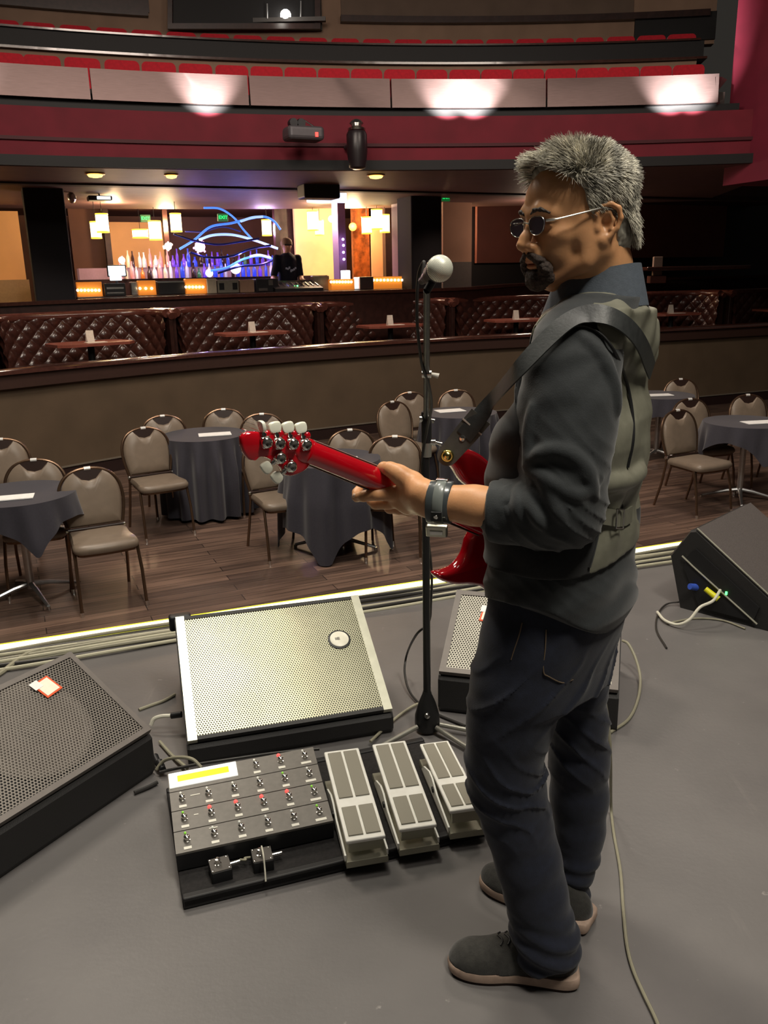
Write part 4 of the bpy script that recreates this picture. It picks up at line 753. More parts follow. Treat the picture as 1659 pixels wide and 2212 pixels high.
# foot controller, pedals on their board
board = thing('pedalboard', 'long black carpeted pedalboard on the stage floor under the pedals', 'pedalboard')
c4 = [PZ(394, 1946, .03), PZ(1053, 1787, .03), PZ(1000, 1592, .03), PZ(360, 1690, .03)]
c4 = [V((p.x, p.y, 0)) for p in c4]; X5 = (c4[1] - c4[0]).normalized(); Y5 = V((-X5.y, X5.x, 0)); a5 = math.atan2(X5.y, X5.x); O5 = c4[0]; W5 = (c4[1] - c4[0]).length; D5 = .50
m_carpet = mat('black_carpet', srgb(36, 34, 34), .95, noise=(120, .3), bump=(400, .5, .002)); m_boardm = mat('black_board_frame', srgb(26, 25, 26), .5)
def bp(x, y, z): return O5 + X5*x + Y5*y + V((0, 0, z))
mb = MB(); mb.box(bp(W5/2, D5/2, .018), (W5, D5, .022), X5, Y5, bev=.004); mb.build('base', m_carpet, board)
for nm, x, y, wx, wy in (('front_rail', W5/2, .012, W5, .024), ('back_rail', W5/2, D5 - .012, W5, .024)):
    mb = MB(); mb.box(bp(x, y, .018), (wx, wy, .032), X5, Y5, bev=.005); mb.build(nm, m_boardm, board)
mb = MB(); mb.box(bp(.022, .185, .0335), (.03, .05, .003), X5, Y5); mb.build('velcro_patch', mat('grey_patch', srgb(130, 128, 126), .8), board)
mb = MB(); mb.box(bp(.50, .14, .0335), (.03, .05, .003), X5, Y5); mb.build('velcro_patch', MATS['grey_patch'], board)
# foot controller
m_ctl = mat('dark_grey_enamel', srgb(122, 118, 112), .42, noise=(60, .08)); fc = thing('foot_controller', 'wide grey foot controller with rows of metal switches and a glowing yellow display', 'foot controller')
Zc = .115; FA, FB, FCc, FD = PZ(380, 1846, .085), PZ(720, 1773, .085), PZ(676, 1614, .135), PZ(362, 1674, .135)
def cp3(u, v, h=0):
    p = FA.lerp(FB, u).lerp(FD.lerp(FCc, u), v); n_ = (FB - FA).cross(FD - FA).normalized(); return p + n_*h
n_c = (FB - FA).cross(FD - FA).normalized(); Xc = (FB - FA).normalized(); Yc = n_c.cross(Xc)
mb = MB(); top = [cp3(0, 0, -.006), cp3(1, 0, -.006), cp3(1, 1, -.006), cp3(0, 1, -.006)]; bot = [V((p.x, p.y, .034)) for p in top]; mb.loft([bot, top]); mb.build('housing', m_cabd, fc)
rowv = [(0, .245), (.255, .495), (.505, .745), (.755, 1.0)]
for v0, v1 in rowv:
    mb = MB(); mb.loft([[cp3(0, v0, h), cp3(1, v0, h), cp3(1, v1, h), cp3(0, v1, h)] for h in (-.006, .001)]); mb.build('panel_strip', m_ctl, fc)
mb = MB(); mb.loft([[cp3(u, v, h) for u, v in ((.005, .80), (.455, .80), (.455, .995), (.005, .995))] for h in (.001, .004)]); disp = mb.build('display_window', mat('display_white', srgb(250, 250, 240), .3, emit=(1, 1, .92), estr=.5), fc)
mb = MB(); mb.loft([[cp3(u, v, h) for u, v in ((.06, .865), (.40, .865), (.40, .945), (.06, .945))] for h in (.004, .0048)]); mb.build('lit_display', mat('display_yellow', srgb(225, 220, 10), .4, emit=(.86, .82, .01), estr=.8), disp)
m_sw = mat('polished_switch', (.75, .74, .70), .18, 1); m_plate = mat('white_label_plate', srgb(240, 238, 225), .5)
def led(col, on): return mat('led_%s_%d' % (col, on), {'r': (1, .12, .12), 'g': (.35, .9, .1), 'w': (.9, .9, .8)}[col], .3, emit={'r': (1, .06, .05), 'g': (.3, .85, .05), 'w': (.9, .9, .8)}[col], estr=1.9 if on else .25)
U6 = [.075, .245, .415, .585, .755, .925]
leds = [['g', 'w', 'w', 'w', 'w', 'g'], ['g', 'r', 'r', 'r', 'r', 'g'], ['w', 'w', 'w', 'w', 'g', 'w'], [None, None, None, 'w', 'r', 'w']]
for ri, (v0, v1) in enumerate(rowv):
    for ci, u in enumerate(U6):
        if leds[ri][ci] is None: continue
        vm = v0 + (v1 - v0)*.52
        mb = MB(); c = cp3(u, vm, .001); mb.lathe([(.0088, 0), (.0088, .003), (.006, .004), (.006, .010), (.0075, .011), (.0078, .015), (.005, .0175), (.001, .018)], c, n_c, 16); mb.build('switch', m_sw, fc, 50)
        kx = leds[ri][ci]; mb = MB(); mb.ball(cp3(u - .006, vm + .085, .003), .0056 if kx == 'r' else .0034, 10); mb.build('led', led(kx, kx == 'r'), fc, True)
        wide = ci == 5; mb = MB(); mb.box(cp3(u, vm - .085, .0015), (.030 if wide else .020, .009, .0016), Xc, Yc, n_c); mb.build('label_plate', m_plate, fc)
for (u, v, w_) in ((.16, .66, .026), (.15, .41, .012), (.245, .21, .022)):
    mb = MB(); mb.box(cp3(u, v, .0015), (w_, .003, .0012), Xc, Yc, n_c); mb.build('printed_line', m_plate, fc)
# expression pedals
m_alu = mat('bright_aluminium', srgb(252, 251, 242), .45, 0); m_alug = mat('grey_aluminium', srgb(160, 158, 142), .4, .6); m_pad = mat('grey_rubber_pad', srgb(150, 146, 132), .6, bump=(500, .3, .001))
for nm, cs, lab in (('p1', ((699, 1625), (775, 1611), (831, 1801), (750, 1820)), 'left one, beside the foot controller'), ('p2', ((804, 1609), (875, 1595), (942, 1776), (865, 1795)), 'middle one of the three'), ('p3', ((903, 1608), (971, 1595), (1036, 1738), (979, 1753)), 'right one, touching the trouser leg')):
    zt_, zh = (.150, .105) if nm != 'p3' else (.105, .115)
    TL, TR, BR_, BL_ = PZ(*cs[0], zt_), PZ(*cs[1], zt_), PZ(*cs[2], zh), PZ(*cs[3], zh)
    # make it a straight rectangle
    cb = (BL_ + BR_)/2; ct = (TL + TR)/2; Yp = (ct - cb); Lp = Yp.length; Yp.normalize(); Xp = ((TR - TL).normalized() + (BR_ - BL_).normalized()); Xp = (Xp - Yp*Xp.dot(Yp)).normalized(); np_ = Xp.cross(Yp); wp = ((TR - TL).length + (BR_ - BL_).length)/2
    Yf = V((Yp.x, Yp.y, 0)).normalized(); Xf = V((Yf.y, -Yf.x, 0)); t = thing('expression_pedal', 'silver volume pedal with four grey rubber pads, ' + lab, 'foot pedal', 'three silver volume pedals on the pedalboard')
    c0 = V((cb.x, cb.y, 0)); Lb = Lp*1.02
    mb = MB(); mb.loft([[c0 - Yf*.012 + Xf*x*k + Yf*y + V((0, 0, z)) for x, y in ((-wp*.53, 0), (wp*.53, 0), (wp*.53, Lb), (-wp*.53, Lb))] for z, k in ((.032, 1), (.046, 1), (.050, .97))]); mb.build('base_plate', m_alug, t)
    for s_ in (-1, 1):
        mb = MB(); prof = [(.0, .045), (.0, .062), (Lb*.35, .075), (Lb*.5, .095), (Lb*.6, .095), (Lb*.78, .07), (Lb*.85, .045)]
        mb.loft([[c0 + Xf*(s_*wp*.53 + e) + Yf*y + V((0, 0, z)) for y, z in prof] for e in (-.0025, .0025)]); mb.build('side_wall', m_alu, t)
        mb = MB(); mb.lathe([(.009, -.004), (.009, .004)], c0 + Xf*s_*wp*.55 + Yf*Lb*.45 + V((0, 0, .07)), Xf, 12); mb.build('pivot', m_cabd, t)
    def tp(x, y, h): return cb + Xp*x*wp + Yp*y*Lp + np_*h
    mb = MB(); mb.box(tp(0, .5, -.008), (wp, Lp, .012), Xp, Yp, np_, bev=.004); tr_ = mb.build('treadle', m_alu, t)
    mb = MB(); mb.box(tp(0, .02, -.028), (wp*.86, .01, .03), Xp, Yp, np_); mb.build('heel_block', m_alug, t)
    for x0, x1 in ((-.41, -.035), (.035, .41)):
        for y0, y1 in ((.045, .335), (.435, .965)):
            mb = MB(); mb.box(tp((x0 + x1)/2, (y0 + y1)/2, -.0005), ((x1 - x0)*wp, (y1 - y0)*Lp, .004), Xp, Yp, np_, bev=.001); mb.build('rubber_pad', m_pad, tr_)
# two small switch boxes
m_box = mat('small_box_enamel', srgb(84, 80, 76), .4)
for k, (x, y, lab) in enumerate(((475, 1867, 'left one, nearer the board corner'), (566, 1846, 'right one, with a white tie across it'))):
    c = PZ(x, y, .062); t = thing('switch_box', 'small dark square box with one chrome switch, ' + lab, 'switch box', 'two small switch boxes on the pedalboard'); rot = Matrix.Rotation(.05*(1 - 2*k), 3, 'Z'); bx, by = rot @ X5, rot @ Y5
    mb = MB(); mb.box(V((c.x, c.y, .044)), (.053, .055, .034), bx, by, bev=.003); mb.build('body', m_cabd, t); mb = MB(); mb.box(V((c.x, c.y, .062)), (.051, .053, .003), bx, by); mb.build('lid', m_box, t)
    for i in (-1, 1):
        for j in (-1, 1):
            mb = MB(); mb.lathe([(.0032, 0), (.0028, .002), (.001, .0024)], V((c.x, c.y, .0635)) + bx*i*.021 + by*j*.022, n=10); mb.build('screw', m_sw, t, 50)
    mb = MB(); mb.lathe([(.010, 0), (.010, .002), (.0065, .003), (.006, .012), (.0075, .013), (.007, .017), (.001, .018)], V((c.x, c.y, .0635)) - bx*.005, n=16); mb.build('switch', m_sw, t, 50)
    mb = MB(); mb.cyl(V((c.x, c.y, .048)) + bx*.026 + by*.008, V((c.x, c.y, .048)) + bx*.052 + by*.010, .006); mb.build('plug', m_sw, t, 50)
c1_, c2_ = PZ(475, 1867, .048), PZ(566, 1846, .048)
cable('patch_cable', 'short thin cable joining the two small switch boxes', [c1_ + X5*.052, c1_ + X5*.066 - Y5*.006, c2_ - X5*.045 + Y5*.002, c2_ - X5*.03], .003, m_gcab)
cable('cable_tie', 'thin white strip tied across the right small switch box', [PZ(565, 1828, .082), PZ(569, 1848, .086), PZ(572, 1876, .062), PZ(574, 1904, .036)], .0022, m_white)
# cables round the pedalboard
cable('floor_cable', 'white cable plugged into the left side of the centre stage monitor', [PZ(326, 1566, .03), PZ(333, 1553, .05), PZ(350, 1547, .06), PZ(372, 1546, .06)], .007, m_white)
mb = MB(); mb.cyl(PZ(370, 1546, .06), PZ(392, 1543, .065), .011); mb.build('cable_plug', m_cabd, None, 40, label='black plug in the left side of the centre stage monitor', cat='plug')
cable('floor_cable', 'dark cable on the floor between the left and centre stage monitors', [PZ(300, 1533, .006), PZ(330, 1522, .006), PZ(355, 1513, .006), PZ(378, 1500, .006)], .006, m_gcab)
cable('floor_cable', 'pale cable running straight from the left monitor to the foot controller', [PZ(345, 1602, .01), PZ(372, 1632, .01), PZ(405, 1660, .02)], .0055, m_gcab)
cable('floor_cable', 'dark cable arching over the back left corner of the foot controller', [PZ(338, 1662, .02), PZ(355, 1643, .05), PZ(385, 1636, .08), PZ(415, 1640, .09), PZ(435, 1658, .07)], .0055, m_gcab)
cable('floor_cable', 'dark cable running behind the foot controller towards the pedals', [PZ(345, 1668, .02), PZ(420, 1652, .035), PZ(500, 1640, .045), PZ(600, 1626, .04), PZ(690, 1618, .04)], .005, m_rub)
cable('floor_cable', 'thin dark cable lying under the front of the left stage monitor', [PZ(290, 1712, .01), PZ(320, 1700, .01), PZ(340, 1690, .01)], .006, m_rub)
for k, (x, y, lab) in enumerate(((342, 1650, 'upper'), (352, 1662, 'lower'))):
    mb = MB(); mb.cyl(PZ(x - 8, y - 16, .03), PZ(x, y, .025), .012, .010); mb.build('cable_plug', m_cabd, None, 40, label='black cable plug left of the foot controller, %s of two' % lab, cat='plug')
cable('floor_cable', 'grey cable rising from behind the middle pedal to the microphone stand foot', [PZ(800, 1602, .02), PZ(838, 1566, .01), PZ(872, 1538, .01), PZ(905, 1520, .01), PZ(935, 1522, .01)], .005, m_gcab)
cable('floor_cable', 'pale cable looping from the right of the monitor behind the legs', [PZ(1345, 1384, .10), PZ(1358, 1392, .10), PZ(1374, 1425, .06), PZ(1383, 1465, .02), PZ(1378, 1510, .006), PZ(1358, 1553, .006), PZ(1318, 1582, .006)], .0055, m_gcab)
cable('guitar_cable', 'long thin cable hanging behind the far leg and trailing to the bottom right', [PY(1300, 1480, 1.93), PY(1314, 1560, 1.95), PZ(1319, 1640, .26), PZ(1320, 1740, .03), PZ(1326, 1800, .006), PZ(1340, 1880, .006), PZ(1346, 1960, .006), PZ(1354, 2040, .006), PZ(1368, 2095, .006), PZ(1392, 2150, .006), PZ(1418, 2205, .006), PZ(1450, 2290, .006)], .0042, m_gcab)
# microphone stand
ms = thing('microphone_stand', 'black tripod microphone stand with a boom arm, in front of the person with the guitar', 'microphone stand')
B0 = PZ(923, 1578, 0); B0.z = 0; m_blk = mat('black_tube', (.013, .013, .013), .35); m_legm = mat('grey_leg_tube', srgb(160, 158, 148), .35, .6)
mb = MB(); mb.lathe([(.040, .010), (.043, .03), (.042, .06), (.030, .105), (.016, .14), (.014, .15)], B0, n=20); mb.build('tripod_hub', m_blk, ms, 50)
sc_ = B0 + (CAM - B0).normalized()*.041; sc_.z = .075; vd = (CAM - B0); vd.z = 0; vd.normalize(); mb = MB(); mb.lathe([(.010, 0), (.010, .006), (.008, .009), (.001, .0095)], B0 + vd*.036 + V((0, 0, .078)), vd, 14); mb.build('hub_screw', m_sw, ms, 50)
for (x, y) in ((805, 1622), (1062, 1648), (1196, 1613)):
    e = PZ(x, y, .010); s_ = B0 + (e - B0).normalized()*.045; s_.z = .03; mb = MB(); mb.tube([s_, e], .0085, 10); l_ = mb.build('leg', m_legm, ms, True); mb = MB(); mb.ball(e + V((0, 0, 0)), .0115, 8); mb.build('foot', m_cabd, l_, True)
PT = PY(918, 985, B0.y + .01); PT = V((B0.x + .004, B0.y, PT.z)); Pm = V((B0.x + .002, B0.y, .60))
mb = MB(); mb.cyl(B0 + V((0, 0, .14)), V((B0.x, B0.y, PT.z + .0)), .0125, n=16); mb.build('lower_pole', m_blk, ms, True)
mb = MB(); mb.cyl(PT, PT + V((0, 0, .045)), .0155, n=16); mb.build('height_collar', m_legm, ms, True); mb = MB(); mb.cyl(PT + V((0, 0, .045)), PT + V((0, 0, .14)), .016, n=16); mb.build('upper_grip', m_blk, ms, True)
MC = PY(950, 580, 1.86); vray = (MC - CAM).normalized()
JB = PT + V((0, 0, .12)); tip = PY(922, 628, 1.93); bd_ = (tip - JB).normalized()
mb = MB(); mb.tube([JB - bd_*.10, tip], [.0095, .0080], 12); mb.build('boom_arm', m_blk, ms, True)
for nm, (x, y) in (('clutch', (932, 955)), ('clutch', (916, 905)), ('clutch', (922, 808))):
    q = PPL(x, y, JB, V((0, 1, 0))) if y > 850 else PY(x, y, 2.28); mb = MB(); mb.tube([q - RT*.014, q + RT*.012], [.010, .012], 10); c_ = mb.build(nm, m_sw, ms, True); mb = MB(); mb.tube([q + RT*.012, q + RT*.032 - UP*.006], [.0045, .008], 10); mb.build('wing_knob', m_sw if y > 850 else mat('pale_knob', srgb(190, 186, 176), .4), c_, True)
# microphone, pointing at the mouth
mic = thing('microphone', 'round silver ball microphone clipped to the boom, left of the face', 'microphone'); md_ = (PY(1150, 590, 1.62) - MC).normalized(); md_ = (md_*.35 + (CAM - MC).normalized()*.8 + V((0, 0, .15))).normalized()
mgr = mat('steel_mesh_ball', srgb(206, 208, 196), .4, .15); nt = mgr.node_tree
tc = nt.nodes.new('ShaderNodeTexCoord'); wv = [nt.nodes.new('ShaderNodeTexWave') for _ in range(2)]; mps = [nt.nodes.new('ShaderNodeMapping') for _ in range(2)]
for q, (wv_, mp_) in enumerate(zip(wv, mps)):
    mp_.inputs['Rotation'].default_value = (0, 0, .785 if q else -.785); wv_.inputs['Scale'].default_value = 120; nt.links.new(tc.outputs['Object'], mp_.inputs[0]); nt.links.new(mp_.outputs[0], wv_.inputs['Vector']); wv_.bands_direction = 'X'
mul = nt.nodes.new('ShaderNodeMath'); mul.operation = 'MULTIPLY'; nt.links.new(wv[0].outputs['Fac'], mul.inputs[0]); nt.links.new(wv[1].outputs['Fac'], mul.inputs[1])
mixc = nt.nodes.new('ShaderNodeMix'); mixc.data_type = 'RGBA'; mixc.inputs['A'].default_value = (*srgb(238, 240, 224), 1); mixc.inputs['B'].default_value = (*srgb(130, 132, 120), 1); nt.links.new(mul.outputs[0], mixc.inputs['Factor']); nt.links.new(mixc.outputs['Result'], nt.nodes['Principled BSDF'].inputs['Base Color'])
g = MB(); Rb = .0285; g.ball((0, 0, 0), Rb, 40); gb = g.build('grille_ball', mgr, mic, True); gb.location = MC; gb.rotation_euler = md_.to_track_quat('Z', 'Y').to_euler()
mb = MB(); mb.lathe([(Rb*.93, -.016), (Rb*.99, -.013), (Rb*.99, -.008), (Rb*.93, -.006)], MC - md_*.004, md_, 28); mb.build('ball_band', m_blk, mic, 40)
mb = MB(); mb.lathe([(.024, -.022), (.0215, -.045), (.013, -.17), (.011, -.175)], MC, md_, 20); mb.build('handle', m_blk, mic, 50)
mb = MB(); q = MC - md_*.075; mb.lathe([(.021, -.02), (.021, .02)], q, md_, 18, cap=True); mb.tube([q + V((0, 0, -.015)), tip + V((0, 0, .0))], .009, 10); mb.build('mic_clip', m_cabd, ms, 50)
e_ = MC - md_*.175
mb = MB(); mb.cyl(e_, e_ - md_*.05, .0095); mb.build('plug', m_cabd, mic, 40)
cable('microphone_cable', 'black cable hanging from the microphone, wound round the stand to the floor', [e_ - md_*.05, PY(916, 566, 2.10), PY(905, 590, 2.12), PY(901, 640, 2.12), PY(902, 710, 2.16), PY(912, 790, 2.24), PY(926, 830, 2.30), PY(932, 880, 2.40), PY(922, 930, 2.50), PY(912, 1000, 2.55), PY(918, 1100, 2.56), PY(932, 1230, 2.57), PY(931, 1300, 2.58), PY(926, 1345, 2.60), PY(900, 1370, 2.62), PZ(880, 1410, .12), PZ(874, 1450, .05), PZ(884, 1492, .02), PZ(910, 1523, .01), PZ(945, 1543, .008), PZ(1005, 1568, .008)], .0042, m_rub)
# ================================================================ ORGANIC SHAPES: signed distances meshed by surface nets
f32 = np.float32
def _v(a): return np.array(a, dtype=f32)
class Shape:
    """smooth union / subtraction of simple volumes"""
    def __init__(s): s.p = []
    def _a(s, fn, lo, hi, k, op='u'): s.p.append((fn, _v(lo) - k - .04, _v(hi) + k + .04, k, op)); return s
    def cap(s, a, b, ra, rb=None, k=.01, op='u', fl=None):
        a, b = _v(a), _v(b); rb = ra if rb is None else rb; ab = b - a; L2 = float(ab @ ab) + 1e-12
        def fn(P):
            t = np.clip((P - a) @ ab/L2, 0, 1); return np.linalg.norm(P - a - t[:, None]*ab, axis=1) - (ra + (rb - ra)*t)
        r = max(ra, rb); return s._a(fn, np.minimum(a, b) - r, np.maximum(a, b) + r, k, op)
    def chain(s, pts, rr, k=.01, op='u'):
        for i in range(len(pts) - 1): s.cap(pts[i], pts[i+1], rr[i], rr[i+1], k, op)
        return s
    def ell(s, c, r, k=.01, R=None, op='u'):
        c, r = _v(c), _v(r); R = np.eye(3, dtype=f32) if R is None else np.array(R, dtype=f32)   # rows: local axes
        def fn(P):
            q = (P - c) @ R.T; k0 = np.linalg.norm(q/r, axis=1); k1 = np.linalg.norm(q/(r*r), axis=1); return k0*(k0 - 1)/np.maximum(k1, 1e-6)
        m = float(r.max()); return s._a(fn, c - m, c + m, k, op)
    def box(s, c, h, rnd=.004, k=.005, R=None, op='u'):
        c, h = _v(c), _v(h); R = np.eye(3, dtype=f32) if R is None else np.array(R, dtype=f32)
        def fn(P):
            q = np.abs((P - c) @ R.T) - (h - rnd); return np.linalg.norm(np.maximum(q, 0), axis=1) + np.minimum(q.max(1), 0) - rnd
        m = float(np.linalg.norm(h)); return s._a(fn, c - m, c + m, k, op)
    def fn(s, f, lo, hi, k=.005, op='u'): return s._a(f, lo, hi, k, op)
    def __call__(s, P, lo=None, hi=None):
        d = np.full(len(P), 1.0, f32)
        for fn, l, h, k, op in s.p:
            if lo is not None:
                m = np.all((hi >= l) & (lo <= h), axis=1)
                if not m.any(): continue
                full = m.all(); Q = P if full else P[m]
            else: full = True; Q = P
            e = fn(Q); dd = d if full else d[m]
            if op == 'u':
                hh = np.clip(.5 + .5*(e - dd)/k, 0, 1); r = e*(1 - hh) + dd*hh - k*hh*(1 - hh)
            elif op == 's':
                hh = np.clip(.5 - .5*(dd + e)/k, 0, 1); r = dd*(1 - hh) - e*hh + k*hh*(1 - hh)
            elif op == 'i':
                hh = np.clip(.5 - .5*(e - dd)/k, 0, 1); r = e*(1 - hh) + dd*hh + k*hh*(1 - hh)
            elif op == 'd': r = dd + e
            if full: d = r.astype(f32)
            else: d[m] = r
        return d
def surface(shape, lo, hi, h, B=12):
    """surface nets over the blocks of a grid that the surface passes"""
    lo, hi = _v(lo), _v(hi); nb = np.ceil((hi - lo)/(h*B)).astype(int); nb = np.maximum(nb, 1)
    I = np.stack(np.meshgrid(*[np.arange(n) for n in nb], indexing='ij'), -1).reshape(-1, 3)
    c = lo + (I + .5)*h*B; c = c.astype(f32); d = shape(c, c - h*B, c + h*B); act = I[np.abs(d) < h*B*1.7 + .010]
    N = (nb*B + 2).astype(np.int64); g = np.stack(np.meshgrid(*[np.arange(B + 1)]*3, indexing='ij'), -1).reshape(-1, 3)
    vid, vpos, fq = [], [], []
    key = lambda ix: (ix[..., 0]*N[1] + ix[..., 1])*N[2] + ix[..., 2]
    CH = 220; S = B + 1
    for s0 in range(0, len(act), CH):
        A = act[s0:s0 + CH]; n = len(A); G = A[:, None, :]*B + g[None]; P = (lo + G.reshape(-1, 3)*h).astype(f32)
        bl = np.repeat((lo + A*B*h).astype(f32), S**3, 0); D = shape(P, bl, bl + h*B).reshape(n, S, S, S); neg = D < 0
        cn = np.zeros((n, B, B, B), int)
        for i in (0, 1):
            for j in (0, 1):
                for k in (0, 1): cn += neg[:, i:i+B, j:j+B, k:k+B]
        mix = (cn > 0) & (cn < 8); idx = np.argwhere(mix)
        if not len(idx): continue
        b_, x, y, z = idx.T; acc = np.zeros((len(idx), 3), np.float64); cnt = np.zeros(len(idx))
        for ax in range(3):
            o1, o2 = [a for a in range(3) if a != ax]
            for u in (0, 1):
                for v in (0, 1):
                    p0 = np.zeros(3, int); p0[o1] = u; p0[o2] = v; p1 = p0.copy(); p1[ax] = 1
                    d0 = D[b_, x + p0[0], y + p0[1], z + p0[2]]; d1 = D[b_, x + p1[0], y + p1[1], z + p1[2]]; m = (d0 < 0) != (d1 < 0)
                    t = np.where(m, d0/np.where(m, d0 - d1, 1), 0); q = np.repeat(p0[None].astype(float), len(idx), 0); q[:, ax] = t; acc[m] += q[m]; cnt[m] += 1
        cell = A[b_]*B + np.stack([x, y, z], 1); vid.append(key(cell)); vpos.append(lo + (cell + acc/cnt[:, None])*h)
        for ax in range(3):
            sl0 = [slice(0, B)]*3; sl1 = [slice(0, B)]*3; sl1[ax] = slice(1, B + 1)
            a0 = neg[(slice(None), *sl0)]; a1 = neg[(slice(None), *sl1)]; e = np.argwhere(a0 != a1)
            if not len(e): continue
            fl = a0[tuple(e.T)]; cor = A[e[:, 0]]*B + e[:, 1:]; o1, o2 = (ax + 1) % 3, (ax + 2) % 3
            def sh(a, b): q = cor.copy(); q[:, o1] -= a; q[:, o2] -= b; return key(q)
            q = np.stack([sh(1, 1), sh(0, 1), sh(0, 0), sh(1, 0)], 1); q[~fl] = q[~fl][:, ::-1]; fq.append(q)
    vid = np.concatenate(vid); vpos = np.concatenate(vpos); fq = np.concatenate(fq); o = np.argsort(vid); vid = vid[o]; vpos = vpos[o]
    pos = np.searchsorted(vid, fq); pos = np.clip(pos, 0, len(vid) - 1); ok = np.all(vid[pos] == fq, axis=1); return vpos, pos[ok]
def relax(v, f, n=1, w=.5):
    for _ in range(n):
        acc = np.zeros_like(v); c = np.zeros(len(v))
        for a, b in ((0, 1), (1, 2), (2, 3), (3, 0)):
            np.add.at(acc, f[:, a], v[f[:, b]]); np.add.at(acc, f[:, b], v[f[:, a]]); np.add.at(c, f[:, a], 1); np.add.at(c, f[:, b], 1)
        m = c > 0; v = v.copy(); v[m] = v[m]*(1 - w) + w*acc[m]/c[m][:, None]
    return v
def np_mesh(name, v, f, m, parent=None, col=None, smooth=True, **kw):
    me = bpy.data.meshes.new(name); me.vertices.add(len(v)); me.vertices.foreach_set('co', np.asarray(v, f32).ravel()); k = f.shape[1]
    me.loops.add(f.size); me.loops.foreach_set('vertex_index', f.astype(np.int32).ravel()); me.polygons.add(len(f)); me.polygons.foreach_set('loop_start', np.arange(0, f.size, k, dtype=np.int32)); me.polygons.foreach_set('loop_total', np.full(len(f), k, np.int32))
    me.update(calc_edges=True); me.validate()
    if smooth: me.polygons.foreach_set('use_smooth', [True]*len(me.polygons))
    if col is not None:
        ca = me.color_attributes.new('tint', 'FLOAT_COLOR', 'POINT'); c4 = np.ones((len(v), 4), f32); c4[:, :3] = col; ca.data.foreach_set('color', c4.ravel())
    me.materials.append(m); o = bpy.data.objects.new(name, me); COL.objects.link(o)
    if parent is not None: o.parent = parent
    return tag(o, **kw)
def wob(P, sc, seed=0):
    """cheap smooth noise, about -1..1"""
    rs = np.random.RandomState(seed); out = np.zeros(len(P), f32); amp = 1; tot = 0
    for o in range(3):
        for _ in range(3):
            k = rs.normal(size=3); k /= np.linalg.norm(k); ph = rs.uniform(0, 6.28); out += (amp*np.sin((P @ k.astype(f32))*sc*(2**o)*rs.uniform(.7, 1.3) + ph + 1.3*out)).astype(f32); tot += amp*.6
        amp *= .5
    return out/tot
def basis(x, y, z): return np.array([list(x), list(y), list(z)], dtype=f32)
def tinted(m):
    nt = m.node_tree; b = nt.nodes['Principled BSDF']; at = nt.nodes.new('ShaderNodeAttribute'); at.attribute_name = 'tint'; mx = nt.nodes.new('ShaderNodeMix'); mx.data_type = 'RGBA'; mx.blend_type = 'MULTIPLY'; mx.inputs['Factor'].default_value = 1
    src = b.inputs['Base Color'].links[0].from_socket; nt.links.new(src, mx.inputs['A']); nt.links.new(at.outputs['Color'], mx.inputs['B']); nt.links.new(mx.outputs['Result'], b.inputs['Base Color']); return m
# ================================================================ THE PERSON WITH THE GUITAR
man = thing('person', 'grey-haired person in dark shirt, vest and jeans standing with a red guitar', 'person')
FH = 1.0
# torso frame
hd = math.radians(40); tf = V((-math.cos(hd), math.sin(hd), 0)); tl = V((-tf.y, tf.x, 0))         # facing, his left
# columns: pixel row, left and right silhouette, depth y, half width across, for the trunk
def trunk_keys(rows, grow=0.0):
    out = []
    for py, xl, xr, yy, a in rows:
        L_, R_ = PY(xl, py, yy), PY(xr, py, yy); c = (L_ + R_)/2; hw = (R_.x - L_.x)/2 + grow; a = a + grow
        lx, fx = abs(tl.x), abs(tf.x); b = math.sqrt(max(hw*hw - (a*lx)**2, (.055)**2))/fx; out.append((c.z, c.x, c.y, a, b))
    return sorted(out)
def column(sh, keys, k=.02, ang=None, cut=None, p=2.3):
    K = np.array(keys, dtype=f32); F = _v(tf)[:2] if ang is None else _v((math.cos(ang), math.sin(ang))); Lf_ = _v((-F[1], F[0]))
    zmin, zmax = K[0, 0], K[-1, 0]
    def fn(P):
        z = P[:, 2]; zz = np.clip(z, zmin, zmax); cx, cy, a, b = [np.interp(zz, K[:, 0], K[:, i]).astype(f32) for i in (1, 2, 3, 4)]
        q = np.stack([P[:, 0] - cx, P[:, 1] - cy], 1); u = np.abs(q @ Lf_)/a; v = np.abs(q @ F)/b
        r = (u**p + v**p)**(1/p); d = (r - 1)*np.minimum(a, b)*.9
        e = np.maximum(z - zmax, zmin - z); return np.maximum(d, e)
    m = float(K[:, 3:].max()) + .02; return sh.fn(fn, (K[:, 1].min() - m, K[:, 2].min() - m, zmin - .02), (K[:, 1].max() + m, K[:, 2].max() + m, zmax + .02), k)
TR = [(640, 1240, 1368, 1.60, .075), (672, 1205, 1392, 1.60, .13), (700, 1178, 1408, 1.60, .175), (750, 1150, 1417, 1.60, .195), (800, 1125, 1418, 1.60, .195), (850, 1105, 1412, 1.60, .19), (900, 1082, 1407, 1.60, .185), (950, 1068, 1400, 1.60, .18), (1010, 1062, 1388, 1.60, .175), (1080, 1062, 1372, 1.60, .17), (1150, 1060, 1370, 1.60, .17), (1230, 1050, 1374, 1.60, .175), (1290, 1046, 1376, 1.60, .18), (1350, 1046, 1352, 1.60, .175), (1400, 1046, 1330, 1.60, .17)]
S_ = PY(1250, 745, 1.50); E_ = PY(1222, 1112, 1.43); Wr = PY(948, 1084, 1.50)     # shoulder, elbow, wrist of the left arm
Ls, Rs = S_, S_ - tl*.27 + tf*.06 - V((0, 0, .02))
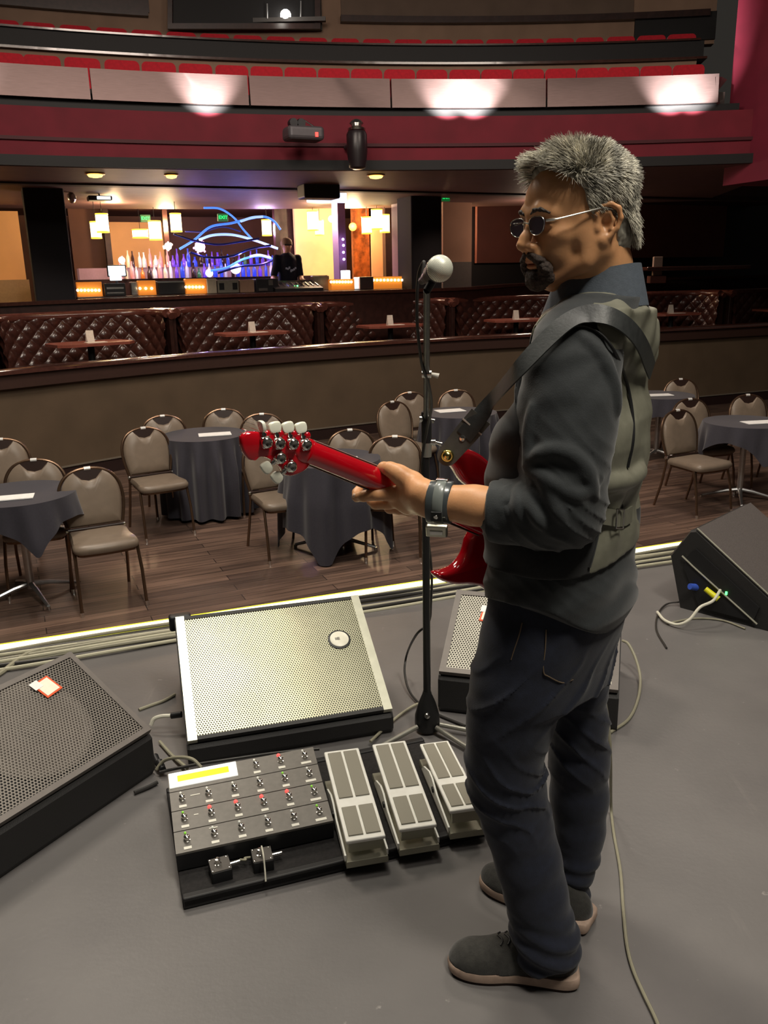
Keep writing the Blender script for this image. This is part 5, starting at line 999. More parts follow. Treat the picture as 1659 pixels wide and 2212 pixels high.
# ---------------- body: head, neck, trunk core, arms, hand, legs in one surface
ha = math.radians(20); pitch = math.radians(3)
hfl = V((-math.cos(ha), -math.sin(ha), 0)); hl = V((-hfl.y, hfl.x, 0)); hf = (hfl*math.cos(pitch) - V((0, 0, 1))*math.sin(pitch)).normalized(); hu = hl.cross(hf)*-1
if hu.z < 0: hu = -hu
HS = .970
EAR = PY(1298, 487, 1.530); HO = EAR - hl*.074*HS
def hp(f, l, u): return HO + (hf*f + hl*l + hu*u)*HS
HR = basis(hf, hl, hu)
body = Shape()
e = lambda c, r, k=.012, R=None, op='u': body.ell(hp(*c), [q*HS for q in r], k*HS, HR if R is None else R, op)
e((-.012, 0, .052), (.098, .076, .082), .01); e((.046, 0, .050), (.055, .062, .053), .02); e((.048, 0, .000), (.046, .058, .060), .02)
e((.050, 0, -.045), (.044, .046, .045), .02); e((.078, 0, -.082), (.022, .024, .018), .018)
for s_ in (-1, 1):
    body.chain([hp(.002, s_*.052, -.030), hp(.020, s_*.050, -.060), hp(.070, s_*.020, -.090)], [.017, .015, .012], .02)
    e((.062, s_*.040, -.012), (.026, .020, .018), .016); e((.01, s_*.060, -.01), (.03, .012, .04), .02)
    e((.064, s_*.030, -.040), (.022, .018, .022), .016)
body.chain([hp(.080, -.042, .026), hp(.0925, -.024, .032), hp(.094, 0, .026), hp(.0925, .024, .032), hp(.080, .042, .026)], [.010, .0105, .009, .0105, .010], .014)
for s_ in (-1, 1): e((.098, s_*.031, .008), (.012, .018, .0115), .010, op='s')
for s_ in (-1, 1):
    e((.0765, s_*.031, .008), (.0135, .0145, .0125), .003); body.chain([hp(.0875, s_*.019, .006), hp(.0915, s_*.031, .010), hp(.085, s_*.044, .006)], [.003, .0034, .003], .003)
body.chain([hp(.093, 0, .022), hp(.100, 0, .008), hp(.112, 0, -.012), hp(.119, 0, -.024)], [.0075, .0075, .009, .0105], .008)
for s_ in (-1, 1): e((.105, s_*.0135, -.029), (.012, .0085, .0085), .006); e((.108, s_*.007, -.037), (.005, .0035, .005), .003, op='s')
body.cap(hp(.102, 0, -.036), hp(.098, 0, -.050), .006, .006, .006)
e((.092, 0, -.046), (.018, .026, .014), .012); e((.0985, 0, -.0545), (.009, .021, .0048), .004); e((.097, 0, -.063), (.009, .019, .0055), .004); e((.103, 0, -.0588), (.006, .018, .0012), .002, op='s')
for s_ in (-1, 1):
    # ear: rim, inner ridge, lobe, bowl
    def ep(f, u, o=0): return hp(f*.97 - .003, s_*(.073 + o + max(0, -f)*.40), u*.97 + .001)
    rim = [ep(.010, .004, .0), ep(.014, .020, .002), ep(.004, .033, .004), ep(-.012, .036, .004), ep(-.026, .027, .004), ep(-.030, .010, .004), ep(-.024, -.008, .003), ep(-.012, -.022, .002)]
    body.chain(rim, [.0035, .0044, .0048, .0048, .0048, .0046, .0042, .004], .003)
    body.chain([ep(.002, .020, .001), ep(-.012, .022, .001), ep(-.018, .008, .001), ep(-.013, -.008, .001)], [.0035, .0035, .0035, .0035], .004)
    body.ell(ep(-.002, -.027, .001), (.0105, .006, .0105), .006, HR); body.ell(ep(-.009, .004, -.006), (.022, .006, .028), .005, HR); body.ell(ep(.011, -.006, .001), (.0045, .004, .0065), .005, HR)
    body.ell(ep(-.004, .001, .003), (.0075, .009, .011), .004, HR, 's')
# neck
nb = PY(1298, 642, 1.62); NB = V((nb.x, nb.y, nb.z - .02))
body.chain([hp(-.030, 0, -.02), hp(-.045, 0, -.075), NB, NB - V((0, 0, .10))], [.056, .055, .060, .075], .03)
for s_ in (-1, 1): body.cap(hp(-.018, s_*.054, -.042), NB + tf*.05 + tl*s_*.02, .013, .012, .02)
body.ell(hp(.055, 0, -.098), (.010, .010, .012), .02)
# trunk core, kept inside the clothes
column(body, [(z, x, y, a - .028, b - .03) for z, x, y, a, b in trunk_keys(TR)], .04)
body.chain([Rs - V((0, 0, .01)), Rs + tf*.05 - V((0, 0, .27)), Rs + tf*.15 + tl*.0 - V((0, 0, .32)), Rs + tf*.21 + tl*.03 - V((0, 0, .33))], [.045, .036, .028, .025], .02)     # far arm
RH = Rs + tf*.21 + tl*.03 - V((0, 0, .33))
body.ell(RH + tf*.02 + tl*.04, (.028, .034, .022), .012)
for k in range(4):
    q = RH + tf*(.05 - .012*k) + tl*(.055) - V((0, 0, .006*k)); body.chain([q, q + tl*.03 - V((0, 0, .012)), q + tl*.038 - V((0, 0, .034)), q + tl*.03 - V((0, 0, .05))], [.009, .0088, .008, .007], .004)
body.chain([RH + tf*.0 + V((0, 0, .015)), RH + tf*.04 + tl*.03 + V((0, 0, .02)), RH + tf*.06 + tl*.05 + V((0, 0, .0))], [.011, .010, .008], .008)
# near arm
body.chain([Ls - V((0, 0, .02)), E_, E_.lerp(Wr, .25), E_.lerp(Wr, .72), Wr], [.050, .043, .044, .034, .0265], .02)
arm = (Wr - E_).normalized(); hup = (V((0, 0, 1)) - arm*arm.z).normalized(); hcam = arm.cross(hup)
if hcam.y > 0: hcam = -hcam
AR = basis(arm, hcam, hup)
body.ell(E_.lerp(Wr, .93), (.05, .022, .029), .02, AR)
# ---------------- guitar frame
GN = PY(672, 978, 1.500); GJ = PY(1003, 1112, 1.690); GA = (GJ - GN).normalized(); GW = (V((0, 0, 1)) - GA*GA.z).normalized(); GB = GA.cross(GW)
if GB.y > 0: GB = -GB
def gp(u, w_, b=0): return GN + GA*u + GW*w_ + GB*b
# ---------------- left hand round the neck
def hpx(x, y, yy): return PY(x, y, yy)
NC = gp(.185, 0, 0)                        # where the hand holds the neck
yN = NC.y
kn = [(838, 1060, yN - .012), (850, 1078, yN + .004), (866, 1092, yN + .018), (884, 1100, yN + .030)]
body.chain([Wr, hpx(915, 1074, 1.515), hpx(880, 1060, yN - .022)], [.026, .026, .023], .015)
body.chain([hpx(925, 1088, 1.510), hpx(885, 1083, yN - .012), hpx(858, 1078, yN - .006)], [.025, .024, .018], .015)
body.chain([hpx(920, 1066, 1.50), hpx(890, 1042, yN - .036), hpx(862, 1024, yN - .036), hpx(842, 1013, yN - .028)], [.022, .019, .0150, .0135], .016)     # thenar and thumb base
body.chain([hpx(842, 1013, yN - .028), hpx(829, 1011, yN - .014), hpx(819, 1018, yN - .001)], [.0135, .0118, .0095], .005)     # thumb over the top
fing = [([(850, 1066, yN - .018), (812, 1067, yN - .020), (786, 1072, yN - .012), (771, 1074, yN + .008), (770, 1064, yN + .026), (778, 1052, yN + .036)], [.0165, .0128, .0110, .0095, .0088, .0078]),
        ([(866, 1080, yN - .004), (838, 1086, yN + .006), (812, 1088, yN + .018), (802, 1082, yN + .034), (806, 1066, yN + .044), (812, 1052, yN + .046)], [.0165, .0135, .0115, .0096, .0088, .0078]),
        ([(884, 1090, yN + .010), (862, 1098, yN + .020), (842, 1098, yN + .032), (832, 1088, yN + .046), (834, 1072, yN + .054), (840, 1060, yN + .054)], [.0160, .0130, .0108, .0094, .0085, .0076]),
        ([(900, 1096, yN + .020), (884, 1104, yN + .032), (868, 1102, yN + .042), (860, 1092, yN + .054), (862, 1080, yN + .059), (866, 1070, yN + .060)], [.0145, .0112, .0096, .0084, .0076, .0068])]
for pts, rr in fing: body.chain([hpx(*p) for p in pts], rr, .0035)
nails = [(hpx(766, 1071, yN + .006), .0046, .0062), (hpx(823, 1012, yN - .012), .0048, .0060)]
# legs under the jeans (kept slim) and feet inside the shoes
def leg_keys(rows):
    out = []
    for py, xl, xr, yy in rows:
        L_, R_ = PY(xl, py, yy), PY(xr, py, yy); c = (L_ + R_)/2; out.append((c, (R_.x - L_.x)/2))
    return out
nearL = leg_keys([(1400, 1036, 1250, 1.545), (1480, 1018, 1226, 1.54), (1560, 1008, 1196, 1.54), (1640, 1006, 1172, 1.54), (1700, 1012, 1176, 1.545), (1780, 1044, 1192, 1.54), (1860, 1068, 1212, 1.53), (1930, 1090, 1226, 1.52), (1990, 1104, 1238, 1.515), (2030, 1108, 1250, 1.510), (2056, 1110, 1254, 1.508)])
farL = leg_keys([(1400, 1160, 1326, 1.69), (1480, 1190, 1312, 1.70), (1560, 1188, 1312, 1.715), (1640, 1188, 1316, 1.725), (1720, 1190, 1313, 1.73), (1790, 1192, 1306, 1.725), (1850, 1198, 1292, 1.71), (1885, 1200, 1274, 1.70), (1930, 1210, 1272, 1.69), (1960, 1214, 1274, 1.68)])
HIP = PY(1205, 1370, 1.60)
for lk in (nearL, farL):
    n_ = len(lk); body.chain([HIP.lerp(lk[0][0], .5)] + [c for c, r in lk[1:]] + [V((lk[-1][0].x - .01, lk[-1][0].y, .05))], [.06] + [r*.55 for c, r in lk[1:]] + [.022], .02)
vb, fb = surface(body, (-.15, 1.2, 0.0), (.85, 2.1, 1.80), .0026)
vb = relax(vb, fb, 1, .5)
#DBG
skin = mat('warm_brown_skin', srgb(214, 158, 112), .42, noise=(40, .07), bump=(260, .10, .002)); skin.node_tree.nodes['Principled BSDF'].inputs['Subsurface Weight'].default_value = .12; skin.node_tree.nodes['Principled BSDF'].inputs['Subsurface Radius'].default_value = (.012, .005, .003); skin.node_tree.nodes['Principled BSDF'].inputs['Subsurface Scale'].default_value = .6
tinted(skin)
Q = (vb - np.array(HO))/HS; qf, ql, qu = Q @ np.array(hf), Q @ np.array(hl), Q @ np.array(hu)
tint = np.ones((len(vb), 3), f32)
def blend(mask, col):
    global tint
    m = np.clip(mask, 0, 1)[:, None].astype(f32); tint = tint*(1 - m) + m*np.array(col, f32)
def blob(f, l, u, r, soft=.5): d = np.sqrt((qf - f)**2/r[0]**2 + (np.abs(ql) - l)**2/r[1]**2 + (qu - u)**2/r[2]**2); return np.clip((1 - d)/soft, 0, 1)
blend(blob(.10, 0, -.058, (.022, .022, .011)), (.72, .50, .46)); blend(blob(.088, .031, .010, (.014, .020, .012), .6)*.45, (.72, .58, .52)); blend(blob(.07, .03, -.08, (.06, .05, .045), .8)*.7, (.45, .40, .40))  # last tint: stubble together with painted shade over the lower face
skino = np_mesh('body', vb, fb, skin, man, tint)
for c_, a_, b_ in nails:
    vw_ = (CAM - c_).normalized(); mb = MB(); mb.lathe([(.001, .0030), (a_*.7, .0026), (a_, .0010), (a_, -.003)], c_ + vw_*.006, vw_, 14); mb.build('fingernail', mat('pale_nail', srgb(226, 196, 172), .3), skino, 60)
# eyebrows, beard, moustache
m_brow = mat('dark_grey_hair', srgb(52, 44, 40), .6, noise=(200, .4))
bs = Shape()
for s_ in (-1, 1): bs.chain([hp(.1050, s_*.012, .029), hp(.1060, s_*.024, .034), hp(.1010, s_*.036, .035), hp(.0900, s_*.049, .028)], [.0030, .0036, .0032, .0020], .004)
bs.fn(lambda P: .0006*np.sin(P[:, 0]*1100)*np.sin(P[:, 2]*900), (-1, -1, 0), (2, 3, 3), .001, 'd')
v_, f_ = surface(bs, np.array(HO) - .16, np.array(HO) + .16, .0014); np_mesh('eyebrows', v_, f_, m_brow, man)
bd = Shape()
bd.chain([hp(.101, -.026, -.053), hp(.1055, -.010, -.0435), hp(.1055, .010, -.0435), hp(.101, .026, -.053)], [.0050, .0062, .0062, .0050], .008)
for s_ in (-1, 1): bd.chain([hp(.099, s_*.026, -.053), hp(.090, s_*.031, -.066), hp(.082, s_*.031, -.084)], [.0060, .0095, .0105], .012)
bd.ell(hp(.088, 0, -.088), (.019, .030, .020), .012, HR); bd.ell(hp(.096, 0, -.076), (.008, .014, .009), .008, HR)
bd.fn(lambda P: (.0014*wob(P, 420, 4) + .0008*wob(P, 900, 5)).astype(f32), (-1, -1, 0), (2, 3, 3), .001, 'd')
v_, f_ = surface(bd, np.array(HO) - .18, np.array(HO) + .18, .0018); np_mesh('beard', v_, f_, mat('dark_beard_hair', srgb(62, 50, 44), .75, noise=(300, .5), bump=(600, .6, .002)), man)
# ---------------- hair: scalp shell plus strands
hs = Shape(); hs.ell(hp(-.010, 0, .054), [q*HS for q in (.100, .082, .090)], .01, HR); hs.ell(hp(.035, 0, .084), [q*HS for q in (.062, .060, .040)], .02, HR); hs.ell(hp(-.050, 0, -.008), [q*HS for q in (.056, .068, .072)], .02, HR)
hs_free = Shape(); hs_free.p = list(hs.p)
def hair_mask(f, l, u):
    """positive inside the hair line"""
    al = np.abs(l)
    front = np.interp(u, [-.2, -.03, .0, .02, .035, .055, .075, .095, .11, .14], [-.045, -.042, -.012, .018, .026, .030, .040, .066, .074, .08]) - f      # how far forward hair reaches by height
    top = np.where(u > .098, np.interp(al, [0, .05, .08], [.072, .058, .02]) - f, -1)
    low = u - np.interp(f, [-.12, -.05, -.035, .0, .03], [-.082, -.078, .012, .03, .012]); low = np.where(f > -.033, np.maximum(low, (.004 - np.abs(f - .022))*2), low)
    return np.minimum(np.maximum(front, top), low)
def hair_cut(P):
    q = (P - _v(HO))/HS; return (-hair_mask(q @ _v(hf), q @ _v(hl), q @ _v(hu))*HS*.8).astype(f32)
hs.fn(hair_cut, (-1, -1, 0), (2, 3, 3), .006, 'i'); hs.fn(lambda P: .0022*wob(P, 200, 9), (-1, -1, 0), (2, 3, 3), .001, 'd')
v_, f_ = surface(hs, np.array(HO) - .2, np.array(HO) + .2, .0028)
m_hair = mat('salt_and_pepper_hair', srgb(226, 220, 202), .5, noise=(90, .3, (1, 1, .3))); tinted(m_hair)
rh = np.random.RandomState(11); vh, fh, ch = [v_], [f_], [np.full((len(v_), 3), .42, f32)*(1 + .3*wob(v_.astype(f32), 150, 3))[:, None]]; off = len(v_)
hv, hfc, hc = [], [], []; cnt = 0
HOn, hfn, hln, hun = [np.array(q) for q in (HO, hf, hl, hu)]; HM = np.stack([hfn, hln, hun])
def tuft(f, l): return math.sin(f*95 + 1.3*math.sin(l*70))*math.cos(l*85 + 1.1*math.sin(f*60))
SEG = 5
D_ = rh.normal(size=(60000, 3)); D_ /= np.linalg.norm(D_, axis=1)[:, None]; D_ = D_[D_[:, 2] > -.8]
Pn = np.stack([-.012 + .098*D_[:, 0], .077*D_[:, 1], .053 + .084*D_[:, 2]], 1); low_ = (Pn[:, 2] < .02) & (Pn[:, 0] < 0)
Pn[low_, 0] = np.minimum(Pn[low_, 0], -.012 - .088*np.sqrt(np.maximum(0, 1 - (Pn[low_, 1]/.08)**2))); Pn[low_, 1] = np.clip(Pn[low_, 1], -.066, .066)
Nn_ = np.stack([(Pn[:, 0] + .012)/.098**2, Pn[:, 1]/.077**2, (Pn[:, 2] - .053)/.084**2], 1); Nn_ /= np.linalg.norm(Nn_, axis=1)[:, None]
keep = hair_mask(Pn[:, 0], Pn[:, 1], Pn[:, 2]) > .001; Pn, Nn_ = Pn[keep][:13000], Nn_[keep][:13000]
for _ in range(3):
    dd = hs_free((HOn + (Pn @ HM)*HS).astype(f32)); Pn = Pn - Nn_*(dd[:, None]/HS)
for p, n in zip(Pn, Nn_):
    f, l, u = p
    t_top = float(np.clip((u - .060)/.055, 0, 1)); t_top = t_top*t_top*(3 - 2*t_top)
    if True:
        fr = np.clip((f + .02)/.08, 0, 1); flow = np.array([.85*fr + .1 - .45*(1 - fr), l*3, .30*fr + .25*(1 - fr)]) + n*(.16 + .20*(1 - fr) + .18*tuft(f, l)); ln = .013 + .015*fr + .007*rh.rand() + .012*max(0, tuft(f, l)); curl = np.array([.15*fr - .1*(1 - fr), 0, -.25*fr - .3*(1 - fr)])
        flow_t, ln_t, curl_t = flow/np.linalg.norm(flow), ln, curl
        back = np.clip((-f - .02)/.06, 0, 1); flow = np.array([-.75 + .35*back, 0, -.65 - .4*back]) + n*(.20 + .04*back); ln = .013 + .009*rh.rand() + .012*back*(u < .03); curl = -n*.10
        flow = flow/np.linalg.norm(flow)*(1 - t_top) + flow_t*t_top; ln = ln*(1 - t_top) + ln_t*t_top; curl = curl*(1 - t_top) + curl_t*t_top
    flow = flow + rh.normal(size=3)*.13; flow /= np.linalg.norm(flow)
    if -.05 < f < .03 and u < .05 and abs(l) > .05: ln *= .6
    w0 = .00085; side = np.cross(flow, n); side /= np.linalg.norm(side) + 1e-9
    base_ = p + n*.0006; shade = rh.choice([.35, .55, .8, 1.0, 1.15], p=[.2, .24, .26, .2, .10])*(.82 + .42*tuft(f*1.7 + u, l + u*.8))
    for i in range(SEG):
        t = i/(SEG - 1); q = base_ + flow*ln*t + curl*ln*t*t*.6; w_ = w0*(1 - .8*t**1.5)*(1.5 if t_top > .5 else 1.2)
        for a in range(3): an = 2.094*a; hv.append(q + (side*math.cos(an) + n*math.sin(an))*w_); hc.append(shade)
    b_ = cnt*SEG*3
    for i in range(SEG - 1):
        for a in range(3): hfc.append((b_ + i*3 + a, b_ + i*3 + (a+1) % 3, b_ + (i+1)*3 + (a+1) % 3, b_ + (i+1)*3 + a))
    cnt += 1
hv = HOn + (np.array(hv) @ np.stack([hfn, hln, hun]))*HS
vv = np.concatenate([v_, hv]); ff = np.concatenate([f_, np.array(hfc) + len(v_)]); cc = np.concatenate([ch[0], np.repeat(np.array(hc, f32)[:, None], 3, 1)])
np_mesh('hair', vv, ff, m_hair, man, cc)
# ---------------- glasses
gl = thing('glasses', None, None); gl.parent = man; m_wire = mat('silver_wire', (.85, .83, .75), .2, 1); m_lens = mat('tinted_lens', (.06, .06, .09), .05, 0, coat=.6, alpha=.70)
for s_ in (-1, 1):
    c = (.108, s_*.034, .008); poly = [(q.x, q.y) for q in crom([V((a, b, 0)) for a, b in [(-.026, .004), (-.022, .012), (-.008, .0155), (.010, .015), (.024, .011), (.027, .001), (.022, -.010), (.008, -.016), (-.008, -.016), (-.021, -.009), (-.026, .004)]], 4)[:-1]]
    mb = MB(); mb.loft([[hp(c[0] + o - .012*((s_*c[1] + a*1 - .0)/.06)**2*0 - .15*abs(a)*.3, c[1] + s_*a, c[2] + b) for a, b in poly] for o in (0, .0016)]); mb.build('lens', m_lens, gl, 30)
    mb = MB(); mb.tube([hp(c[0] + .001, c[1] + s_*a, c[2] + b) for a, b in poly + poly[:1]], .0008, 6); mb.build('rim', m_wire, gl, True)
    mb = MB(); mb.tube([hp(.104, s_*.060, .014), hp(.094, s_*.068, .015), hp(.088, s_*.070, .0155), hp(.06, s_*.0755, .020), hp(.0, s_*.081, .030), hp(-.022, s_*.080, .026)], [.0028, .0032, .0018, .0018, .0016, .0016], 8); mb.build('temple_arm', m_wire, gl, True)
mb = MB(); mb.tube([hp(.110, -.010, .012), hp(.114, 0, .015), hp(.110, .010, .012)], .0014, 8); mb.build('bridge', m_wire, gl, True)
# ---------------- shirt: trunk, sleeve, tail
shirt = Shape(); SK = trunk_keys([r for r in TR if r[0] <= 1350]); column(shirt, SK, .03)
shirt.chain([NB + V((0, 0, -.03)), Ls + V((0, 0, .005)) - tl*.02], [.062, .060], .04); shirt.chain([NB + V((0, 0, -.03)), Rs + V((0, 0, .0))], [.06, .06], .04)
SL = [PY(1247, 748, 1.52), PY(1243, 800, 1.50), PY(1238, 880, 1.475), PY(1228, 960, 1.455), PY(1222, 1030, 1.445), PY(1212, 1100, 1.435)]
shirt.chain(SL, [.066, .072, .074, .070, .066, .066], .03)
shirt.chain([PY(1212, 1100, 1.435), PY(1170, 1108, 1.45), PY(1120, 1106, 1.465), PY(1085, 1104, 1.475)], [.066, .062, .055, .052], .02)
shirt.chain([PY(1258, 1090, 1.445), PY(1250, 1130, 1.44)], [.040, .036], .03)
shirt.chain([Rs, Rs + tf*.04 - V((0, 0, .28)), Rs + tf*.13 + tl*.0 - V((0, 0, .32))], [.062, .056, .05], .03)
# folds
armn = _v(S_); 
def folds(P):
    z = P[:, 2]; x = P[:, 0]; y = P[:, 1]; w1 = wob(P, 14, 2); 
    a = np.sin((z*1.0 + x*.9)*95 + 3.2*w1); b = np.sin((z*1.3 - x*.7 + y*.4)*70 + 3*wob(P, 11, 5))
    el = np.exp(-((P - _v(E_))**2).sum(1)/.018); lo_ = np.clip((1.02 - z)/.1, 0, 1)*np.clip((z - .72)/.1, 0, 1)
    return (.0012*w1 + el*(.0055*(1 - np.abs(a))**2*-1 + .002) + .0022*b*(.35 + lo_*.6)).astype(f32)
shirt.fn(folds, (-1, -1, 0), (2, 3, 3), .001, 'd')
def on(shape, px_, py_, off=.001):
    d = ray(px_, py_); P = np.array([list(CAM + d*t) for t in np.linspace(1.1, 2.4, 1200)], f32); dd = shape(P); i = int(np.argmax(dd < off)); return V(P[i].tolist()) if dd[i] < off else None
RG = []
for line, r_ in (([(1138, 1006), (1168, 980), (1222, 976), (1266, 1014), (1286, 1070)], .0085), ([(1140, 1010), (1186, 1038), (1236, 1068), (1272, 1062)], .0085), ([(1172, 1038), (1196, 1082), (1214, 1122)], .0065), ([(1122, 1052), (1120, 1090), (1126, 1125)], .0060), ([(1254, 722), (1300, 770), (1326, 830), (1334, 890)], .0070), ([(1140, 1060), (1150, 1100), (1170, 1135)], .0060), ([(1150, 880), (1142, 940), (1140, 1000)], .0060)):
    q_ = [on(shirt, *q) for q in line]
    if all(q is not None for q in q_): RG.append(([q + (q - CAM).normalized()*r_*.55 for q in crom(q_, 4)], r_))
for q_, r_ in RG: shirt.chain(q_, [r_*(.35 + .65*math.sin(math.pi*(i + .5)/len(q_))) for i in range(len(q_))], .014)
# neck hole
shirt.cap(NB + V((0, 0, .0)), NB + V((0, 0, .2)) + tf*.0, .064, .07, .004, 's')
# curved hem
hem_l = PY(1180, 1350, 1.47).z + .012; sideL = _v(tl); cT = _v(HIP)
def hem(P):
    q = P - cT; s_ = (q @ sideL); f_ = (q @ _v(tf)); zc = hem_l + .0 - .035*np.clip(1 - (s_/.16)**2, 0, 1)*np.where(f_ > 0, .3, 1.2) + .03*np.clip(np.abs(s_)/.17, 0, 1)**3; return (zc - P[:, 2]).astype(f32)
shirt.fn(hem, (-1, -1, 0), (2, 3, 3), .003, 'i')
v_, f_ = surface(shirt, (0, 1.15, .55), (.85, 2.15, 1.62), .0042); v_ = relax(v_, f_, 1, .4)
m_shirt = mat('charcoal_shirt_cloth', srgb(40, 44, 46), .8, noise=(120, .10), bump=(420, .25, .0015), sheen=.25)
np_mesh('shirt', v_, f_, m_shirt, man)
# rolled cuff
cf = Shape(); c0, c1 = PY(1098, 1106, 1.472), PY(1058, 1104, 1.483); cf.chain([c0 + (c0 - c1)*.6, c1], [.0600, .0575], .005)
cd_ = (c1 - c0).normalized(); cf.fn(lambda P: (((P - _v(c1)) @ _v(cd_)) - .0).astype(f32), (-1, -1, 0), (2, 3, 3), .006, 'i')
cf.cap(c1 - cd_*.006, c1 + cd_*.10, .048, .048, .004, 's'); cf.fn(lambda P: (.0022*wob(P, 60, 8)).astype(f32), (-1, -1, 0), (2, 3, 3), .001, 'd')
v_, f_ = surface(cf, np.array(c1) - .14, np.array(c1) + .16, .003); np_mesh('rolled_cuff', v_, f_, m_shirt, man)
# collar: ring that stands at the back and folds down
co = MB(); rings = []
for i in range(41):
    a = 2*math.pi*i/40; ca, sa = math.cos(a), math.sin(a); dirn = tf*ca + tl*sa; back = (1 - ca)/2
    c = NB + V((0, 0, .034 + .034*back)) + tf*(.012*(1 - back)); rr = .064 + .008*(1 - back); drop = .062 + .026*(1 - back)**3
    p0 = c + dirn*(rr - .004) + V((0, 0, -.03)); p1 = c + dirn*(rr + .000) + V((0, 0, .012)); p2 = c + dirn*(rr + .006) + V((0, 0, .013)); p3 = c + dirn*(rr + .024 + .02*(1 - back)**2) + V((0, 0, -drop + .0)); p4 = c + dirn*(rr + .018 + .02*(1 - back)**2) + V((0, 0, -drop - .002)); p5 = c + dirn*(rr + .004) + V((0, 0, -.01))
    rings.append([p0, p1, p2, p3, p4, p5])
co.loft(rings, False); co.build('collar', mat('slate_collar_cloth', srgb(82, 90, 100), .75, noise=(120, .1), bump=(420, .25, .0015)), man, 60)
# ---------------- vest: satin back, matte front
ves = Shape(); VK = [(z, x, y, a + .010, b + .010) for z, x, y, a, b in trunk_keys([r for r in TR if 660 < r[0] <= 1300])]; column(ves, VK, .03); 
ves.chain([NB + V((0, 0, -.020)) + tl*.02, Ls + V((0, 0, .008)) - tl*.02], [.070, .069], .04); ves.chain([NB + V((0, 0, -.035)) - tl*.02, Rs + V((0, 0, .003))], [.068, .068], .04)
def vfold(P):
    z = P[:, 2]; wst = np.exp(-((z - 1.06)/.05)**2); up_ = np.clip((z - 1.25)/.15, 0, 1); s_ = (P @ _v(tl)); return (.0016*wob(P, 22, 7) + wst*(.004 + .006*np.sin(s_*70 + 9*z) ) + .0022*np.sin(z*60 + 2.5*wob(P, 9, 3)) + up_*.0024*np.sin((z*.8 + s_)*75)).astype(f32)
ves.fn(vfold, (-1, -1, 0), (2, 3, 3), .001, 'd')
q_ = [on(ves, *q) for q in ((1296, 1046), (1330, 1042), (1362, 1034), (1384, 1016))]
if all(q is not None for q in q_): ves.chain([q + (q - CAM).normalized()*.004 for q in crom(q_, 4)], [.010]*13, .016)
# arm holes and front opening
ah = PY(1262, 850, 1.45)
for s_, c in ((1, Ls), (-1, Rs)):
    cc_ = c + V((0, 0, -.055)) + tf*.015; R_ = basis(tf, tl, (0, 0, 1)); ves.ell(cc_ + tl*s_*.03, (.078, .085, .155), .004, R_, 's')
ves.cap(NB + V((0, 0, -.02)), NB + V((0, 0, .25)), .070, .075, .004, 's'); ves.cap(NB + tf*.10 + V((0, 0, .0)), NB + tf*.17 - V((0, 0, .30)), .065, .012, .006, 's')
vh_ = PY(1300, 1228, 1.46).z
ves.fn(lambda P: (vh_ - P[:, 2] - .015*np.sin((P @ _v(tl))*9)).astype(f32), (-1, -1, 0), (2, 3, 3), .003, 'i')
v_, f_ = surface(ves, (0, 1.15, .80), (.85, 2.15, 1.60), .0040); v_ = relax(v_, f_, 1, .4)
def onb0(px_, py_):
    d = ray(px_, py_); P = np.array([list(CAM + d*t) for t in np.linspace(1.2, 2.2, 900)], f32); dd = ves(P); i = int(np.argmax(dd < .002)); return V(P[i].tolist())
q1, q2 = onb0(1292, 1160), onb0(1196, 702); VA = np.array(VK); cen = lambda z, x, y: (x - np.interp(z, VA[:, 0], VA[:, 1]))*tf.x + (y - np.interp(z, VA[:, 0], VA[:, 2]))*tf.y
t1_, t2_ = float(cen(q1.z, q1.x, q1.y)), float(cen(q2.z, q2.x, q2.y)); tz = np.interp(v_[:, 2], [q1.z, q1.z + .10, q2.z - .11, q2.z - .04, q2.z + .03], [t1_, -.02, -.02, t2_, t2_ + .07]); fr_ = cen(v_[:, 2], v_[:, 0], v_[:, 1]) - tz; fr_f = fr_[f_].mean(1) > 0
m_vb = mat('olive_grey_satin', srgb(120, 119, 105), .38, noise=(40, .12), bump=(30, .15, .006)); m_vf = mat('black_vest_wool', srgb(25, 26, 27), .85, noise=(150, .2), sheen=.2)
def submesh(v, f):
    u, inv = np.unique(f, return_inverse=True); return v[u], inv.reshape(f.shape)
vo = np_mesh('vest_back', *submesh(v_, f_[~fr_f]), m_vb, man, label='olive grey satin back of the vest'); np_mesh('vest_front', *submesh(v_, f_[fr_f]), m_vf, man, label='matte black front of the vest')
pp = [on(ves, x, y, .0012) for x, y in ((1296, 1120), (1290, 1160), (1281, 1198), (1273, 1226))]
if all(q is not None for q in pp): mb = MB(); mb.tube(crom(pp, 5), .0030, 6); mb.build('side_seam', m_vf, vo, True)
# cinch strap and buckle at the small of the back
def onback(px_, py_, off=.012):
    """point on the trunk surface under a pixel, near side"""
    d = ray(px_, py_); P = np.array([list(CAM + d*t) for t in np.linspace(1.2, 2.2, 900)], f32); dd = ves(P); i = np.argmax(dd < off); return V(P[i].tolist()) if dd[i] < off else None
mb = MB(); pts = [onback(x, y, .008) for x, y in ((1288, 1112), (1310, 1116), (1335, 1120), (1352, 1118), (1364, 1110))]; pts = [p for p in pts if p is not None]
if len(pts) > 2:
    n_ = len(pts); mb.loft([[p + V((0, 0, .016)) + q for q in (-tf*.002, tf*.002)][::1] + [p - V((0, 0, .016)) + q for q in (tf*.002, -tf*.002)] for p in pts]); st = mb.build('cinch_strap', m_vb, man, 50)
    mb = MB(); p = pts[2]; d1 = (pts[3] - pts[1]).normalized(); ring_ = [p - tf*.004 + d1*a + V((0, 0, b)) for a, b in ((-.014, .018), (.014, .018), (.014, -.018), (-.014, -.018), (-.014, .018))]; mb.tube(ring_, .0018, 6); mb.build('buckle', m_sw, st, True)
